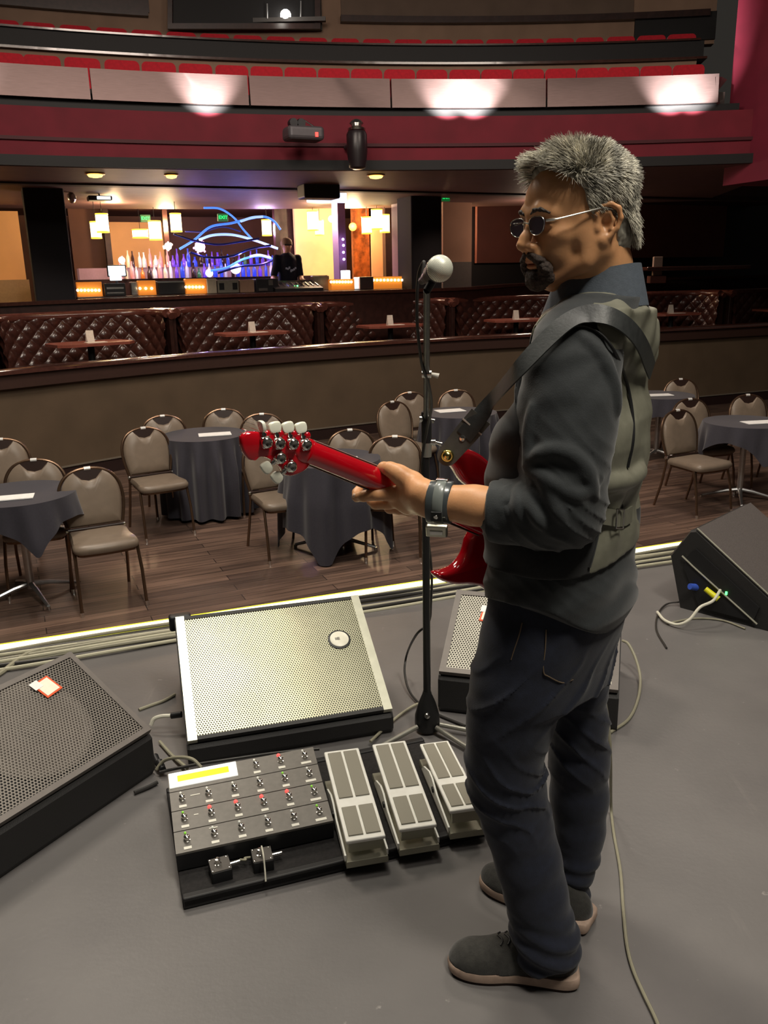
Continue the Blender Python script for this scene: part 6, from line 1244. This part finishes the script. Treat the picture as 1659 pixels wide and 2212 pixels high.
# ---------------- wrist cuff
wc0, wc1 = PY(930, 1084, 1.503), PY(975, 1086, 1.498); wd = (wc1 - wc0).normalized(); m_leath = mat('black_cuff_leather', srgb(72, 78, 80), .28, coat=.3); wb = thing('wrist_cuff', None, None); wb.parent = man
def band(name, m, a, b, r, par):
    mb = MB(); rings = []
    for s_, rr in ((a, r*.96), (a + .002, r), (b - .002, r), (b, r*.96)):
        c = wc0 + wd*s_; rings.append([c + (hup*math.cos(t)*1.12 + hcam*math.sin(t))*rr for t in [2*math.pi*k/36 for k in range(36)]])
    mb.loft(rings); return mb.build(name, m, par, 50)
Lw = (wc1 - wc0).length; band('wide_band', m_leath, -.002, Lw + .002, .0365, wb); band('narrow_band', mat('grey_cuff_leather', srgb(120, 126, 122), .3, coat=.3), Lw*.28, Lw*.78, .0385, wb)
cw = wc0 + wd*Lw*.52
q = cw + hcam*.036 - hup*.016; nq = (hcam - hup*.35).normalized(); uq = nq.cross(wd).normalized()
mb = MB(); mb.box(q + nq*.002, (.020, .020, .004), wd, uq, nq, bev=.001); k_ = mb.build('snap_tab', m_cabd, wb); mb = MB(); mb.lathe([(.0045, 0), (.004, .002), (.001, .003)], q + nq*.004, nq, 12); mb.build('snap', m_sw, k_, 50)
q = cw + hcam*.027 - hup*.046; nq = (hcam*.75 - hup*.66).normalized(); uq = nq.cross(wd).normalized()
mb = MB(); mb.box(q + nq*.001, (.040, .036, .010), wd, uq, nq, bev=.003); k_ = mb.build('watch_case', mat('brushed_steel', srgb(185, 182, 165), .3, .9), wb); mb = MB(); mb.box(q + nq*.0065, (.024, .012, .003), wd, uq, nq, bev=.001); mb.build('bright_plate', m_alu, k_)
mb = MB(); mb.box(cw + hup*.043, (.022, .012, .004), wd, hcam, hup, bev=.001); mb.build('top_loop', m_sw, wb)
# ---------------- jeans
jn = Shape(); JK = trunk_keys([(1240, 1062, 1362, 1.60, .155), (1300, 1054, 1362, 1.60, .165), (1360, 1042, 1346, 1.60, .17), (1420, 1034, 1330, 1.605, .17), (1470, 1030, 1318, 1.61, .16)]); column(jn, JK, .03)
for lk in (nearL, farL): jn.chain([c for c, r in lk], [r*.97 for c, r in lk], .028)
def jfold(P):
    z = P[:, 2]; kn = np.exp(-((z - .47)/.09)**2); hp_ = np.exp(-((z - .70)/.08)**2); an = np.clip((.20 - z)/.1, 0, 1); w1 = wob(P, 12, 21)
    r1 = 1 - np.abs(np.sin((z*1.0 + P[:, 0]*.8)*48 + 2.2*w1)); r2 = 1 - np.abs(np.sin((z - P[:, 0]*1.1)*40 + 2*w1)); r3 = np.sin(z*150 + 3*w1 + P[:, 0]*30)
    return (.0025*w1 - kn*.0075*r1**3 - hp_*.006*r2**3 + an*.004*r3 + .003).astype(f32)
jn.fn(jfold, (-1, -1, 0), (2, 3, 3), .001, 'd')
jn.fn(lambda P: (-.0 + .050 + .01*np.sin(P[:, 0]*40) - P[:, 2]).astype(f32), (-1, -1, 0), (2, 3, 3), .003, 'i')
v_, f_ = surface(jn, (0, 1.2, .02), (.75, 2.0, 1.0), .0044); v_ = relax(v_, f_, 1, .4)
m_jean = mat('dark_indigo_denim', srgb(26, 31, 47), .8, noise=(60, .22), bump=(500, .3, .0015), sheen=.15); jo = np_mesh('jeans', v_, f_, m_jean, man)
def on(shape, px_, py_, off=.001):
    d = ray(px_, py_); P = np.array([list(CAM + d*t) for t in np.linspace(1.1, 2.4, 1200)], f32); dd = shape(P); i = int(np.argmax(dd < off)); return V(P[i].tolist()) if dd[i] < off else None
m_stitch = mat('faded_stitching', srgb(108, 92, 74), .8)
for nm, pl_ in (('side_seam', [(1128, 1345), (1122, 1370), (1112, 1400), (1104, 1425)]), ('pocket_seam', [(1180, 1360), (1178, 1400), (1174, 1450), (1186, 1462), (1215, 1475), (1238, 1468)])):
    pts = [on(jn, *q) for q in pl_]
    if all(p is not None for p in pts): mb = MB(); mb.tube(crom(pts, 4), .0013, 5); mb.build(nm, m_stitch, jo, True)
# ---------------- shoes
m_suede = mat('charcoal_suede', srgb(50, 49, 46), .95, noise=(90, .25), bump=(300, .4, .002), sheen=.3); m_sole = mat('pale_rubber_sole', srgb(176, 152, 136), .7, noise=(40, .15)); m_tread = mat('dark_outsole', srgb(40, 24, 20), .8)
def shoe(toe, heel, lab):
    ax = V((toe.x - heel.x, toe.y - heel.y, 0)); L_ = ax.length; ax.normalize(); sd = V((-ax.y, ax.x, 0)); t = thing('shoe', None, None); t.parent = man; t['label'] = lab
    foot_ = [(0, .0), (.0, .62), (.03, .88), (.12, 1.0), (.3, .92), (.5, .86), (.68, 1.02), (.82, 1.0), (.92, .80), (.975, .5), (1.0, 0)]
    W_ = .047; up_ = [(L_*u, W_*w_) for u, w_ in foot_[1:-1]]; out = crom([V((0, 0, 0))] + [V((a, b, 0)) for a, b in up_] + [V((L_, 0, 0))], 4); out = out + [V((p.x, -p.y, 0)) for p in reversed(out[1:-1])]
    def P3(p, z, k=1): c = V((L_*.5, 0, 0)); q = c + (p - c)*k; return V((heel.x, heel.y, 0)) + ax*q.x + sd*q.y + V((0, 0, z))
    mb = MB(); mb.loft([[P3(p, z, k) for p in out] for z, k in ((0, .965), (.006, .98), (.008, .98))]); mb.build('outsole', m_tread, t, 40)
    mb = MB(); mb.loft([[P3(p, z + (.004 if p.x < L_*.3 else 0)*(z > .02), k) for p in out] for z, k in ((.008, 1.0), (.014, 1.012), (.024, 1.008), (.028, .985))]); mb.build('sole', m_sole, t, 50)
    sh = Shape(); Rr = basis(ax, sd, (0, 0, 1)); H = V((heel.x, heel.y, 0))
    def q_(u, w_, z): return H + ax*(L_*u) + sd*(W_*w_) + V((0, 0, z))
    sh.ell(q_(.77, 0, .030), (L_*.225, W_*1.0, .040), .02, Rr); sh.ell(q_(.52, 0, .038), (L_*.24, W_*.88, .050), .03, Rr); sh.ell(q_(.20, 0, .040), (L_*.20, W_*.86, .052), .03, Rr); sh.chain([q_(.60, 0, .060), q_(.36, 0, .082), q_(.24, 0, .080)], [.024, .032, .034], .02)
    sh.fn(lambda P: (.024 - P[:, 2]).astype(f32), (-1, -1, -1), (2, 3, 3), .004, 'i'); sh.fn(lambda P: (.0008*wob(P, 120, 3)).astype(f32), (-1, -1, 0), (2, 3, 3), .001, 'd')
    v2, f2 = surface(sh, np.minimum(np.array(toe), np.array(heel)) - np.array((.08, .08, .02)), np.maximum(np.array(toe), np.array(heel)) + np.array((.08, .08, .16)), .0034); up = np_mesh('upper', v2, f2, m_suede, t)
    for k in range(3):
        mb = MB(); u = .60 - .055*k; pts = []
        for j in range(7):
            w_ = -.42 + .84*j/6; P = np.array([list(q_(u + .02*math.sin(j), w_, .14 - .001*i)) for i in range(120)], f32); dd = sh(P); i = int(np.argmax(dd < .0015)); pts.append(V(P[i].tolist()))
        mb.tube(pts, .0022, 6); mb.build('lace', m_cabd, t, True)
    return t
shoe(PZ(968, 2086, 0), PZ(1248, 2112, 0), 'near shoe, charcoal suede with a pale sole edge'); shoe(PZ(1040, 1902, 0), PZ(1278, 2004, 0), 'far shoe, charcoal suede with a pale heel edge')
# ================================================================ GUITAR
m_gred = mat('glossy_red_lacquer', srgb(186, 10, 26), .12, noise=(5, .15), coat=1.0); m_board = mat('dark_fretboard', srgb(70, 48, 38), .5); m_bind = mat('pale_binding', srgb(190, 180, 170), .4); m_pearl = mat('white_pearl_button', srgb(240, 240, 222), .25, noise=(30, .05)); m_nick = mat('polished_nickel', (.78, .77, .72), .14, 1)
gt = thing('electric_guitar', 'glossy red electric guitar held by the person, seen from behind', 'guitar')
# body
UO = [(.306, .100), (.320, .117), (.348, .130), (.39, .132), (.44, .122), (.50, .116), (.55, .122), (.61, .145), (.66, .155), (.70, .140), (.735, .095), (.748, 0), (.735, -.10), (.70, -.150), (.655, -.165), (.60, -.155), (.545, -.135), (.50, -.137), (.460, -.147), (.425, -.149), (.402, -.145), (.397, -.137), (.416, -.127), (.440, -.108), (.452, -.078), (.448, -.048), (.450, -.03), (.450, 0), (.446, .034), (.420, .052), (.375, .064), (.344, .080), (.318, .090)]
GO = crom([V((*q, 0)) for q in UO] + [V((*UO[0], 0))], 5)[:-1]; ng = len(GO); nrm_ = []
for i in range(ng): d = GO[(i + 1) % ng] - GO[i - 1]; nrm_.append(V((-d.y, d.x, 0)).normalized())
ar = sum(GO[i].x*GO[(i+1) % ng].y - GO[(i+1) % ng].x*GO[i].y for i in range(ng)); sg = 1 if ar > 0 else -1
isc = []
for i in range(ng): isc.append(min([1.0] + [(GO[i] - GO[j]).length/.036 for j in range(ng) if min((i - j) % ng, (j - i) % ng) > 9]))
for _ in range(4): isc = [min(isc[i], .5*isc[i] + .25*(isc[i-1] + isc[(i+1) % ng])) for i in range(ng)]
mb = MB(); rings = []
for ins, b in ((.013, .0), (.0085, .0015), (.004, .005), (.001, .010), (0, .016), (0, .026), (.003, .0325), (.0075, .036), (.012, .038)):
    rings.append([gp(GO[i].x + nrm_[i].x*ins*sg*isc[i], GO[i].y + nrm_[i].y*ins*sg*isc[i], -b - .004) for i in range(ng)])
mb.loft(rings); mb.build('guitar_body', m_gred, gt, 50)
mb = MB(); mb.box(gp(.56, .0, -.0035), (.11, .075, .002), GA, GW, GB, bev=.0005); mb.build('back_cover', m_cabd, gt)
mb = MB(); mb.box(gp(.455, 0, -.003), (.06, .05, .003), GA, GW, GB, bev=.0005); mb.build('neck_plate', m_nick, gt)
# neck: half round back, board on the far side
rings = []
for u, w_, th in ((-.006, .0215, .017), (.02, .0215, .0195), (.20, .0235, .0205), (.40, .0265, .022), (.455, .028, .022)):
    rings.append([gp(u, w_*math.cos(t), th*math.sin(t)) for t in [math.pi*k/14 for k in range(15)]] + [gp(u, -w_, -.003), gp(u, w_, -.003)])
mb = MB(); mb.loft(rings); mb.build('neck', m_gred, gt, 50)
mb = MB(); mb.loft([[gp(u, w_, b) for w_, b in ((-w2, -.003), (w2, -.003), (w2, -.009), (-w2, -.009))] for u, w2 in ((-.002, .0228), (.46, .030))]); mb.build('fretboard', m_board, gt)
for s_ in (-1, 1): mb = MB(); mb.loft([[gp(u, s_*(w2 + a), b) for a, b in ((0, -.002), (.0012, -.002), (.0012, -.009), (0, -.009))] for u, w2 in ((-.002, .0228), (.46, .030))]); mb.build('binding', m_bind, gt)
for k in range(6): mb = MB(); mb.tube([gp(-.14, -.02 + .007*k, -.013), gp(0, -.018 + .0072*k, -.0125), gp(.62, -.027 + .0108*k, -.054)], .0005, 4); mb.build('string', m_nick, gt)
for k in range(1, 22): u = .648*(1 - 2**(-k/12)); mb = MB(); mb.box(gp(u, 0, -.0095), (.0022, .046 + .014*u/.45, .0015), GA, GW, GB); mb.build('fret', m_nick, gt)
mb = MB(); mb.box(gp(.63, 0, -.052), (.04, .085, .01), GA, GW, GB, bev=.002); mb.build('bridge', m_nick, gt)
# headstock, traced in the plane of the guitar from the photograph's outline
def gpx(x, y, b=0): q = PPL(x, y, GN + GB*b, GB); return q
def guw(x, y): q = gpx(x, y) - GN; return (q.dot(GA), q.dot(GW))
HSO = [(672, 998), (662, 1012), (650, 1020), (632, 1027), (618, 1027), (612, 1022), (604, 1010), (590, 998), (572, 988), (556, 986), (546, 994), (536, 992), (524, 976), (519, 956), (521, 942), (532, 934), (548, 932), (570, 934), (600, 936), (630, 938), (664, 941), (669, 952), (676, 962)]
HO2 = crom([V((*guw(x, y), 0)) for x, y in HSO] + [V((*guw(*HSO[0]), 0))], 4)[:-1]; n2 = len(HO2); cN = sum(HO2, V((0, 0, 0)))/n2
mb = MB(); mb.loft([[gp(cN.x + (q.x - cN.x)*k, cN.y + (q.y - cN.y)*k, b) for q in HO2] for k, b in ((.93, .006), (.98, .004), (1, .0), (1, -.006), (.97, -.009))]); mb.build('headstock', m_gred, gt, 50)
# the volute that leads from the neck to the headstock
vs2 = Shape(); GR = basis(GA, GW, GB); vs2.ell(gp(-.012, .0, .000), (.030, .024, .014), .01, GR); v_, f_ = surface(vs2, np.array(gp(-.012, 0)) - .05, np.array(gp(-.012, 0)) + .05, .003); np_mesh('volute', v_, f_, m_gred, gt)
def tuner(x, y, bx_, by_, side=1, edge=False):
    """housing at pixel x,y on the back of the headstock, button at bx_,by_"""
    c = gpx(x, y, .008); bt = gpx(bx_, by_, .004); sh = (bt - c); ln = sh.length; sh.normalize(); lat = sh.cross(GB).normalized(); t_ = bpy.data.objects.new('tuner', None); COL.objects.link(t_); t_.parent = gt
    mb = MB(); mb.box(c + GB*.001, (.017, .021, .010), lat, sh, GB, bev=.003); mb.lathe([(.0098, 0), (.0102, .006), (.0085, .0085), (.006, .0095), (.0058, .0075), (.001, .0072)], c + GB*.004, GB, 20); mb.build('gear_housing', m_nick, t_, 50)
    mb = MB(); mb.tube([c + sh*.008, c + sh*(ln - .006)], [.0042, .0032], 10); mb.lathe([(.0055, 0), (.0055, .004)], c + sh*.012, sh, 12); mb.build('shaft', m_nick, t_, 50)
    rr = (.0115, .0105, .0038); ax_ = (sh, lat, GB) if not edge else (sh, GB, lat); sp = MB(); rings = []
    poly = [(-.0085, -.0062), (-.0085, .0062), (-.004, .0105), (.004, .0118), (.0095, .0095), (.0112, .0), (.0095, -.0095), (.004, -.0118), (-.004, -.0105)]
    PP = crom([V((*q, 0)) for q in poly] + [V((*poly[0], 0))], 3)[:-1]
    sp.loft([[bt + ax_[0]*q.x*k + ax_[1]*q.y*k + ax_[2]*o_ for q in PP] for k, o_ in ((.75, -.0038), (.95, -.0030), (1, -.0012), (1, .0012), (.95, .0030), (.75, .0038))]); sp.build('button', m_pearl, t_, 50)
for (x, y, bx_, by_, ed) in ((573, 955, 566, 922, True), (601, 957, 594, 924, False), (630, 958, 622, 924, False), (658, 960, 650, 925, False)): tuner(x, y, bx_, by_, edge=ed)
for (x, y, bx_, by_) in ((603, 988, 577, 1009), (626, 1006, 599, 1030)): tuner(x, y, bx_, by_)
for x, y in ((574, 940), (603, 940), (632, 940), (660, 943)): mb = MB(); mb.ball(gpx(x + 4, y - 2, .004), .007, 12, GB, (1, .5)); mb.build('headstock_bump', m_gred, gt, True)
# strap
m_strapm = mat('black_leather_strap', srgb(54, 56, 56), .45, noise=(60, .2), bump=(200, .3, .001)); m_brass = mat('brass_button', srgb(205, 195, 120), .2, 1)
SB = PPL(967, 984, gp(.33, .11, .004), GB)
def surf(px_, py_, off=.010):
    d = ray(px_, py_); P = np.array([list(CAM + d*t) for t in np.linspace(1.25, 2.1, 1200)], f32); dd = np.minimum(ves(P), shirt(P)); i = int(np.argmax(dd < off)); return V(P[i].tolist()) if dd[i] < off else None
pp = [surf(x, y, .0015) for x, y in ((1222, 708), (1262, 704), (1300, 724), (1332, 768), (1354, 826), (1366, 890), (1368, 950), (1356, 1010))]
pp = [q for q in pp if q is not None]
if len(pp) > 3: mb = MB(); mb.tube(crom(pp, 5), .0028, 6); mb.build('armhole_piping', m_cabd, vo, True)
path = [SB, PY(1003, 942, SB.y - .004), PY(1040, 898, SB.y - .012), PY(1072, 860, SB.y - .025)]
for x, y in ((1105, 822), (1140, 782), (1178, 742), (1218, 704), (1260, 682), (1305, 682), (1348, 704), (1382, 744), (1402, 800)):
    q = surf(x, y, .006)
    if q is not None: path.append(q)
path = crom(path, 6)
def ribbon(name, pts, hw, th, m, par, upf=None):
    rings = []; nm_ = []
    for _ in range(10): pts = [pts[0]] + [pts[i]*.5 + (pts[i-1] + pts[i+1])*.25 for i in range(1, len(pts) - 1)] + [pts[-1]]
    for i, p in enumerate(pts):
        d = (pts[min(i+1, len(pts)-1)] - pts[max(i-1, 0)]).normalized(); vw = (CAM - p).normalized(); g0 = np.array([list(p)], f32); e_ = .012
        gr = V([float(min(ves(g0 + _v(ax)*e_)[0], shirt(g0 + _v(ax)*e_)[0]) - min(ves(g0 - _v(ax)*e_)[0], shirt(g0 - _v(ax)*e_)[0])) for ax in ((1, 0, 0), (0, 1, 0), (0, 0, 1))])
        w_ = min(1, i/len(pts)*2.2); nn = gr.normalized() if gr.length > 1e-5 else vw; nn = vw*(1 - w_) + nn*w_; nm_.append((nn - d*nn.dot(d)).normalized())
    for _ in range(14): nm_ = [nm_[0]] + [(nm_[i]*.5 + (nm_[i-1] + nm_[i+1])*.25).normalized() for i in range(1, len(nm_) - 1)] + [nm_[-1]]
    for i, p in enumerate(pts):
        d = (pts[min(i+1, len(pts)-1)] - pts[max(i-1, 0)]).normalized(); nn = nm_[i]; sd = d.cross(nn).normalized(); pz = p + nn*.004
        # keep every edge of the band clear of the cloth
        row = []
        for s2 in (1, .5, 0, -.5, -1):
            q = pz + sd*hw*s2; g0 = np.array([list(q)], f32); dd = float(min(ves(g0)[0], shirt(g0)[0])); row.append(q + nn*max(0, .003 - dd))
        rings.append(row + [q + nn*th for q in reversed(row)])
    mb = MB(); mb.loft(rings); return mb.build(name, m, par, 70)
ss_ = ribbon('strap', path[6:], .0175, .003, m_strapm, gt)
# leather end tab
dpt = (path[10] - SB).normalized(); vw = (CAM - SB).normalized(); nn = (vw - dpt*vw.dot(dpt)).normalized(); sdp = dpt.cross(nn)
mb = MB(); pl2 = [(-.021*math.cos(math.radians(a)), .021*math.sin(math.radians(a))) for a in range(-90, 91, 15)] + [(.060, .024), (.105, .024), (.105, -.024), (.060, -.024)]
mb.loft([[SB + dpt*a + sdp*b + nn*h for a, b in pl2] for h in (0, .004)]); tb = mb.build('strap_end', mat('grey_leather_tab', srgb(84, 84, 80), .4, noise=(60, .15)), ss_, 50)
mb = MB(); mb.lathe([(.0135, 0), (.0135, .003), (.011, .006), (.009, .006), (.006, .010), (.001, .011)], SB + nn*.004, nn, 22); mb.build('strap_button', m_brass, gt, 50)
mb = MB(); mb.lathe([(.004, 0), (.007, .001), (.006, .002)], SB + nn*.004 + dpt*.048, nn, 14); mb.build('strap_eyelet', m_sw, tb, 50)
mb = MB(); mb.box(SB + nn*.005 + dpt*.078, (.003, .050, .002), dpt, sdp, nn); mb.build('strap_ridge', m_bind, tb)
# ================================================================ PERSON AT THE MIXING DESK
op = thing('person', 'person in a cap, glasses and dark printed shirt leaning over the mixing desk', 'person')
D0 = HP(621, 606, 1.0); fz = -N2; lz = V((-fz.y, fz.x, 0)); hz_ = HP(619, 516, 1.0).z; px_m = (HP(631, 560, 1.0) - HP(621, 560, 1.0)).length/10
DH = HP(619, 531, 1.0); ob = Shape(); OR = basis(fz, lz, (0, 0, 1))
ob.ell(DH, (.095, .078, .115), .02, OR); ob.ell(DH + fz*.05 - V((0, 0, .05)), (.05, .055, .06), .02, OR); ob.ell(DH + fz*.105 - V((0, 0, .02)), (.018, .014, .022), .01, OR)
for s_ in (-1, 1): ob.ell(DH + lz*s_*.08, (.02, .012, .03), .01, OR)
NK = DH - V((0, 0, .16)); ob.chain([DH - V((0, 0, .08)), NK], [.055, .06], .02); SHL = [NK + lz*s_*.19 - V((0, 0, .06)) for s_ in (-1, 1)]
ob.chain([NK - V((0, 0, .10)), V((D0.x, D0.y, .95))], [.13, .13], .05)
HND = [HP(592, 604, .55), HP(652, 604, .55)]; ELB = [HP(590, 590, .95), HP(650, 592, .95)]
# screen left is his right hand side
sides = sorted(SHL, key=lambda p: (p - CAM).dot(RT))
for sh_, el_, hn_ in zip(sides, ELB, HND):
    hn_.z = ZT + .2; el_.z = ZT + .22; ob.chain([sh_, el_, hn_], [.05, .042, .028], .03); ob.ell(hn_, (.05, .04, .018), .01, OR)
    for k in range(5): ob.cap(hn_ + lz*(k - 2)*.016 + fz*.02, hn_ + lz*(k - 2)*.02 + fz*(.085 - .008*abs(k - 2)) - V((0, 0, .01)), .009, .007, .004)
for s_ in (-1, 1): ob.chain([V((D0.x, D0.y, .95)) + lz*s_*.09, V((D0.x, D0.y, .5)) + lz*s_*.1, V((D0.x, D0.y, .05)) + lz*s_*.11], [.085, .06, .05], .03); ob.ell(V((D0.x, D0.y, .04)) + lz*s_*.11 + fz*.06, (.13, .05, .04), .02, OR)
v_, f_ = surface(ob, np.array(D0) * np.array((1, 1, 0)) + np.array((-.7, -.8, 0)), np.array(D0)*np.array((1, 1, 0)) + np.array((.7, .7, 2.4)), .0085, 10); m_sk2 = mat('light_skin', srgb(214, 160, 130), .5); np_mesh('body', v_, f_, m_sk2, op)
oc = Shape(); oc.chain([NK - V((0, 0, .03)), V((D0.x, D0.y, .93))], [.07, .165], .05); oc.chain([NK - V((0, 0, .12)), V((D0.x, D0.y, .95))], [.17, .165], .05)
for sh_, el_, hn_ in zip(sides, ELB, HND): oc.chain([NK - V((0, 0, .06)), sh_, sh_.lerp(el_, .8)], [.06, .068, .058], .03)
oc.fn(lambda P: (.005*wob(P, 25, 3)).astype(f32), (-20, -20, 0), (20, 40, 3), .001, 'd')
v_, f_ = surface(oc, np.array(D0) * np.array((1, 1, 0)) + np.array((-.7, -.8, .7)), np.array(D0)*np.array((1, 1, 0)) + np.array((.7, .7, 2.4)), .010, 10); so = np_mesh('shirt', v_, f_, mat('dark_navy_cloth', srgb(22, 24, 40), .85), op)
rp = random.Random(4)
for k in range(7):
    q = NK - V((0, 0, .24 + .03*rp.uniform(-1, 1))) + fz*.19 + lz*(k - 3)*.028; mb = MB(); mb.box(q, (.03, .006, .03 + .02*rp.random()), lz, fz, bev=.003); mb.build('shirt_print', mat('pale_print', srgb(180, 190, 215), .7), so)
oj = Shape(); 
for s_ in (-1, 1): oj.chain([V((D0.x, D0.y, .95)) + lz*s_*.08, V((D0.x, D0.y, .5)) + lz*s_*.1, V((D0.x, D0.y, .08)) + lz*s_*.11], [.11, .08, .07], .03)
v_, f_ = surface(oj, np.array(D0)*np.array((1, 1, 0)) - np.array((.5, .5, 0)), np.array(D0)*np.array((1, 1, 0)) + np.array((.5, .5, 1.2)), .015, 10); np_mesh('trousers', v_, f_, m_lid, op)
mb = MB(); mb.lathe([(.10, -.02), (.104, .02), (.09, .07), (.05, .10), (.001, .11)], DH + V((0, 0, .03)), n=20); mb.build('cap', mat('tan_cap_cloth', srgb(176, 150, 124), .8), op, 50)
mb = MB(); mb.box(DH + fz*.10 + V((0, 0, .012)), (.13, .012, .022), lz, fz, bev=.004); mb.build('glasses', m_cabd, op)
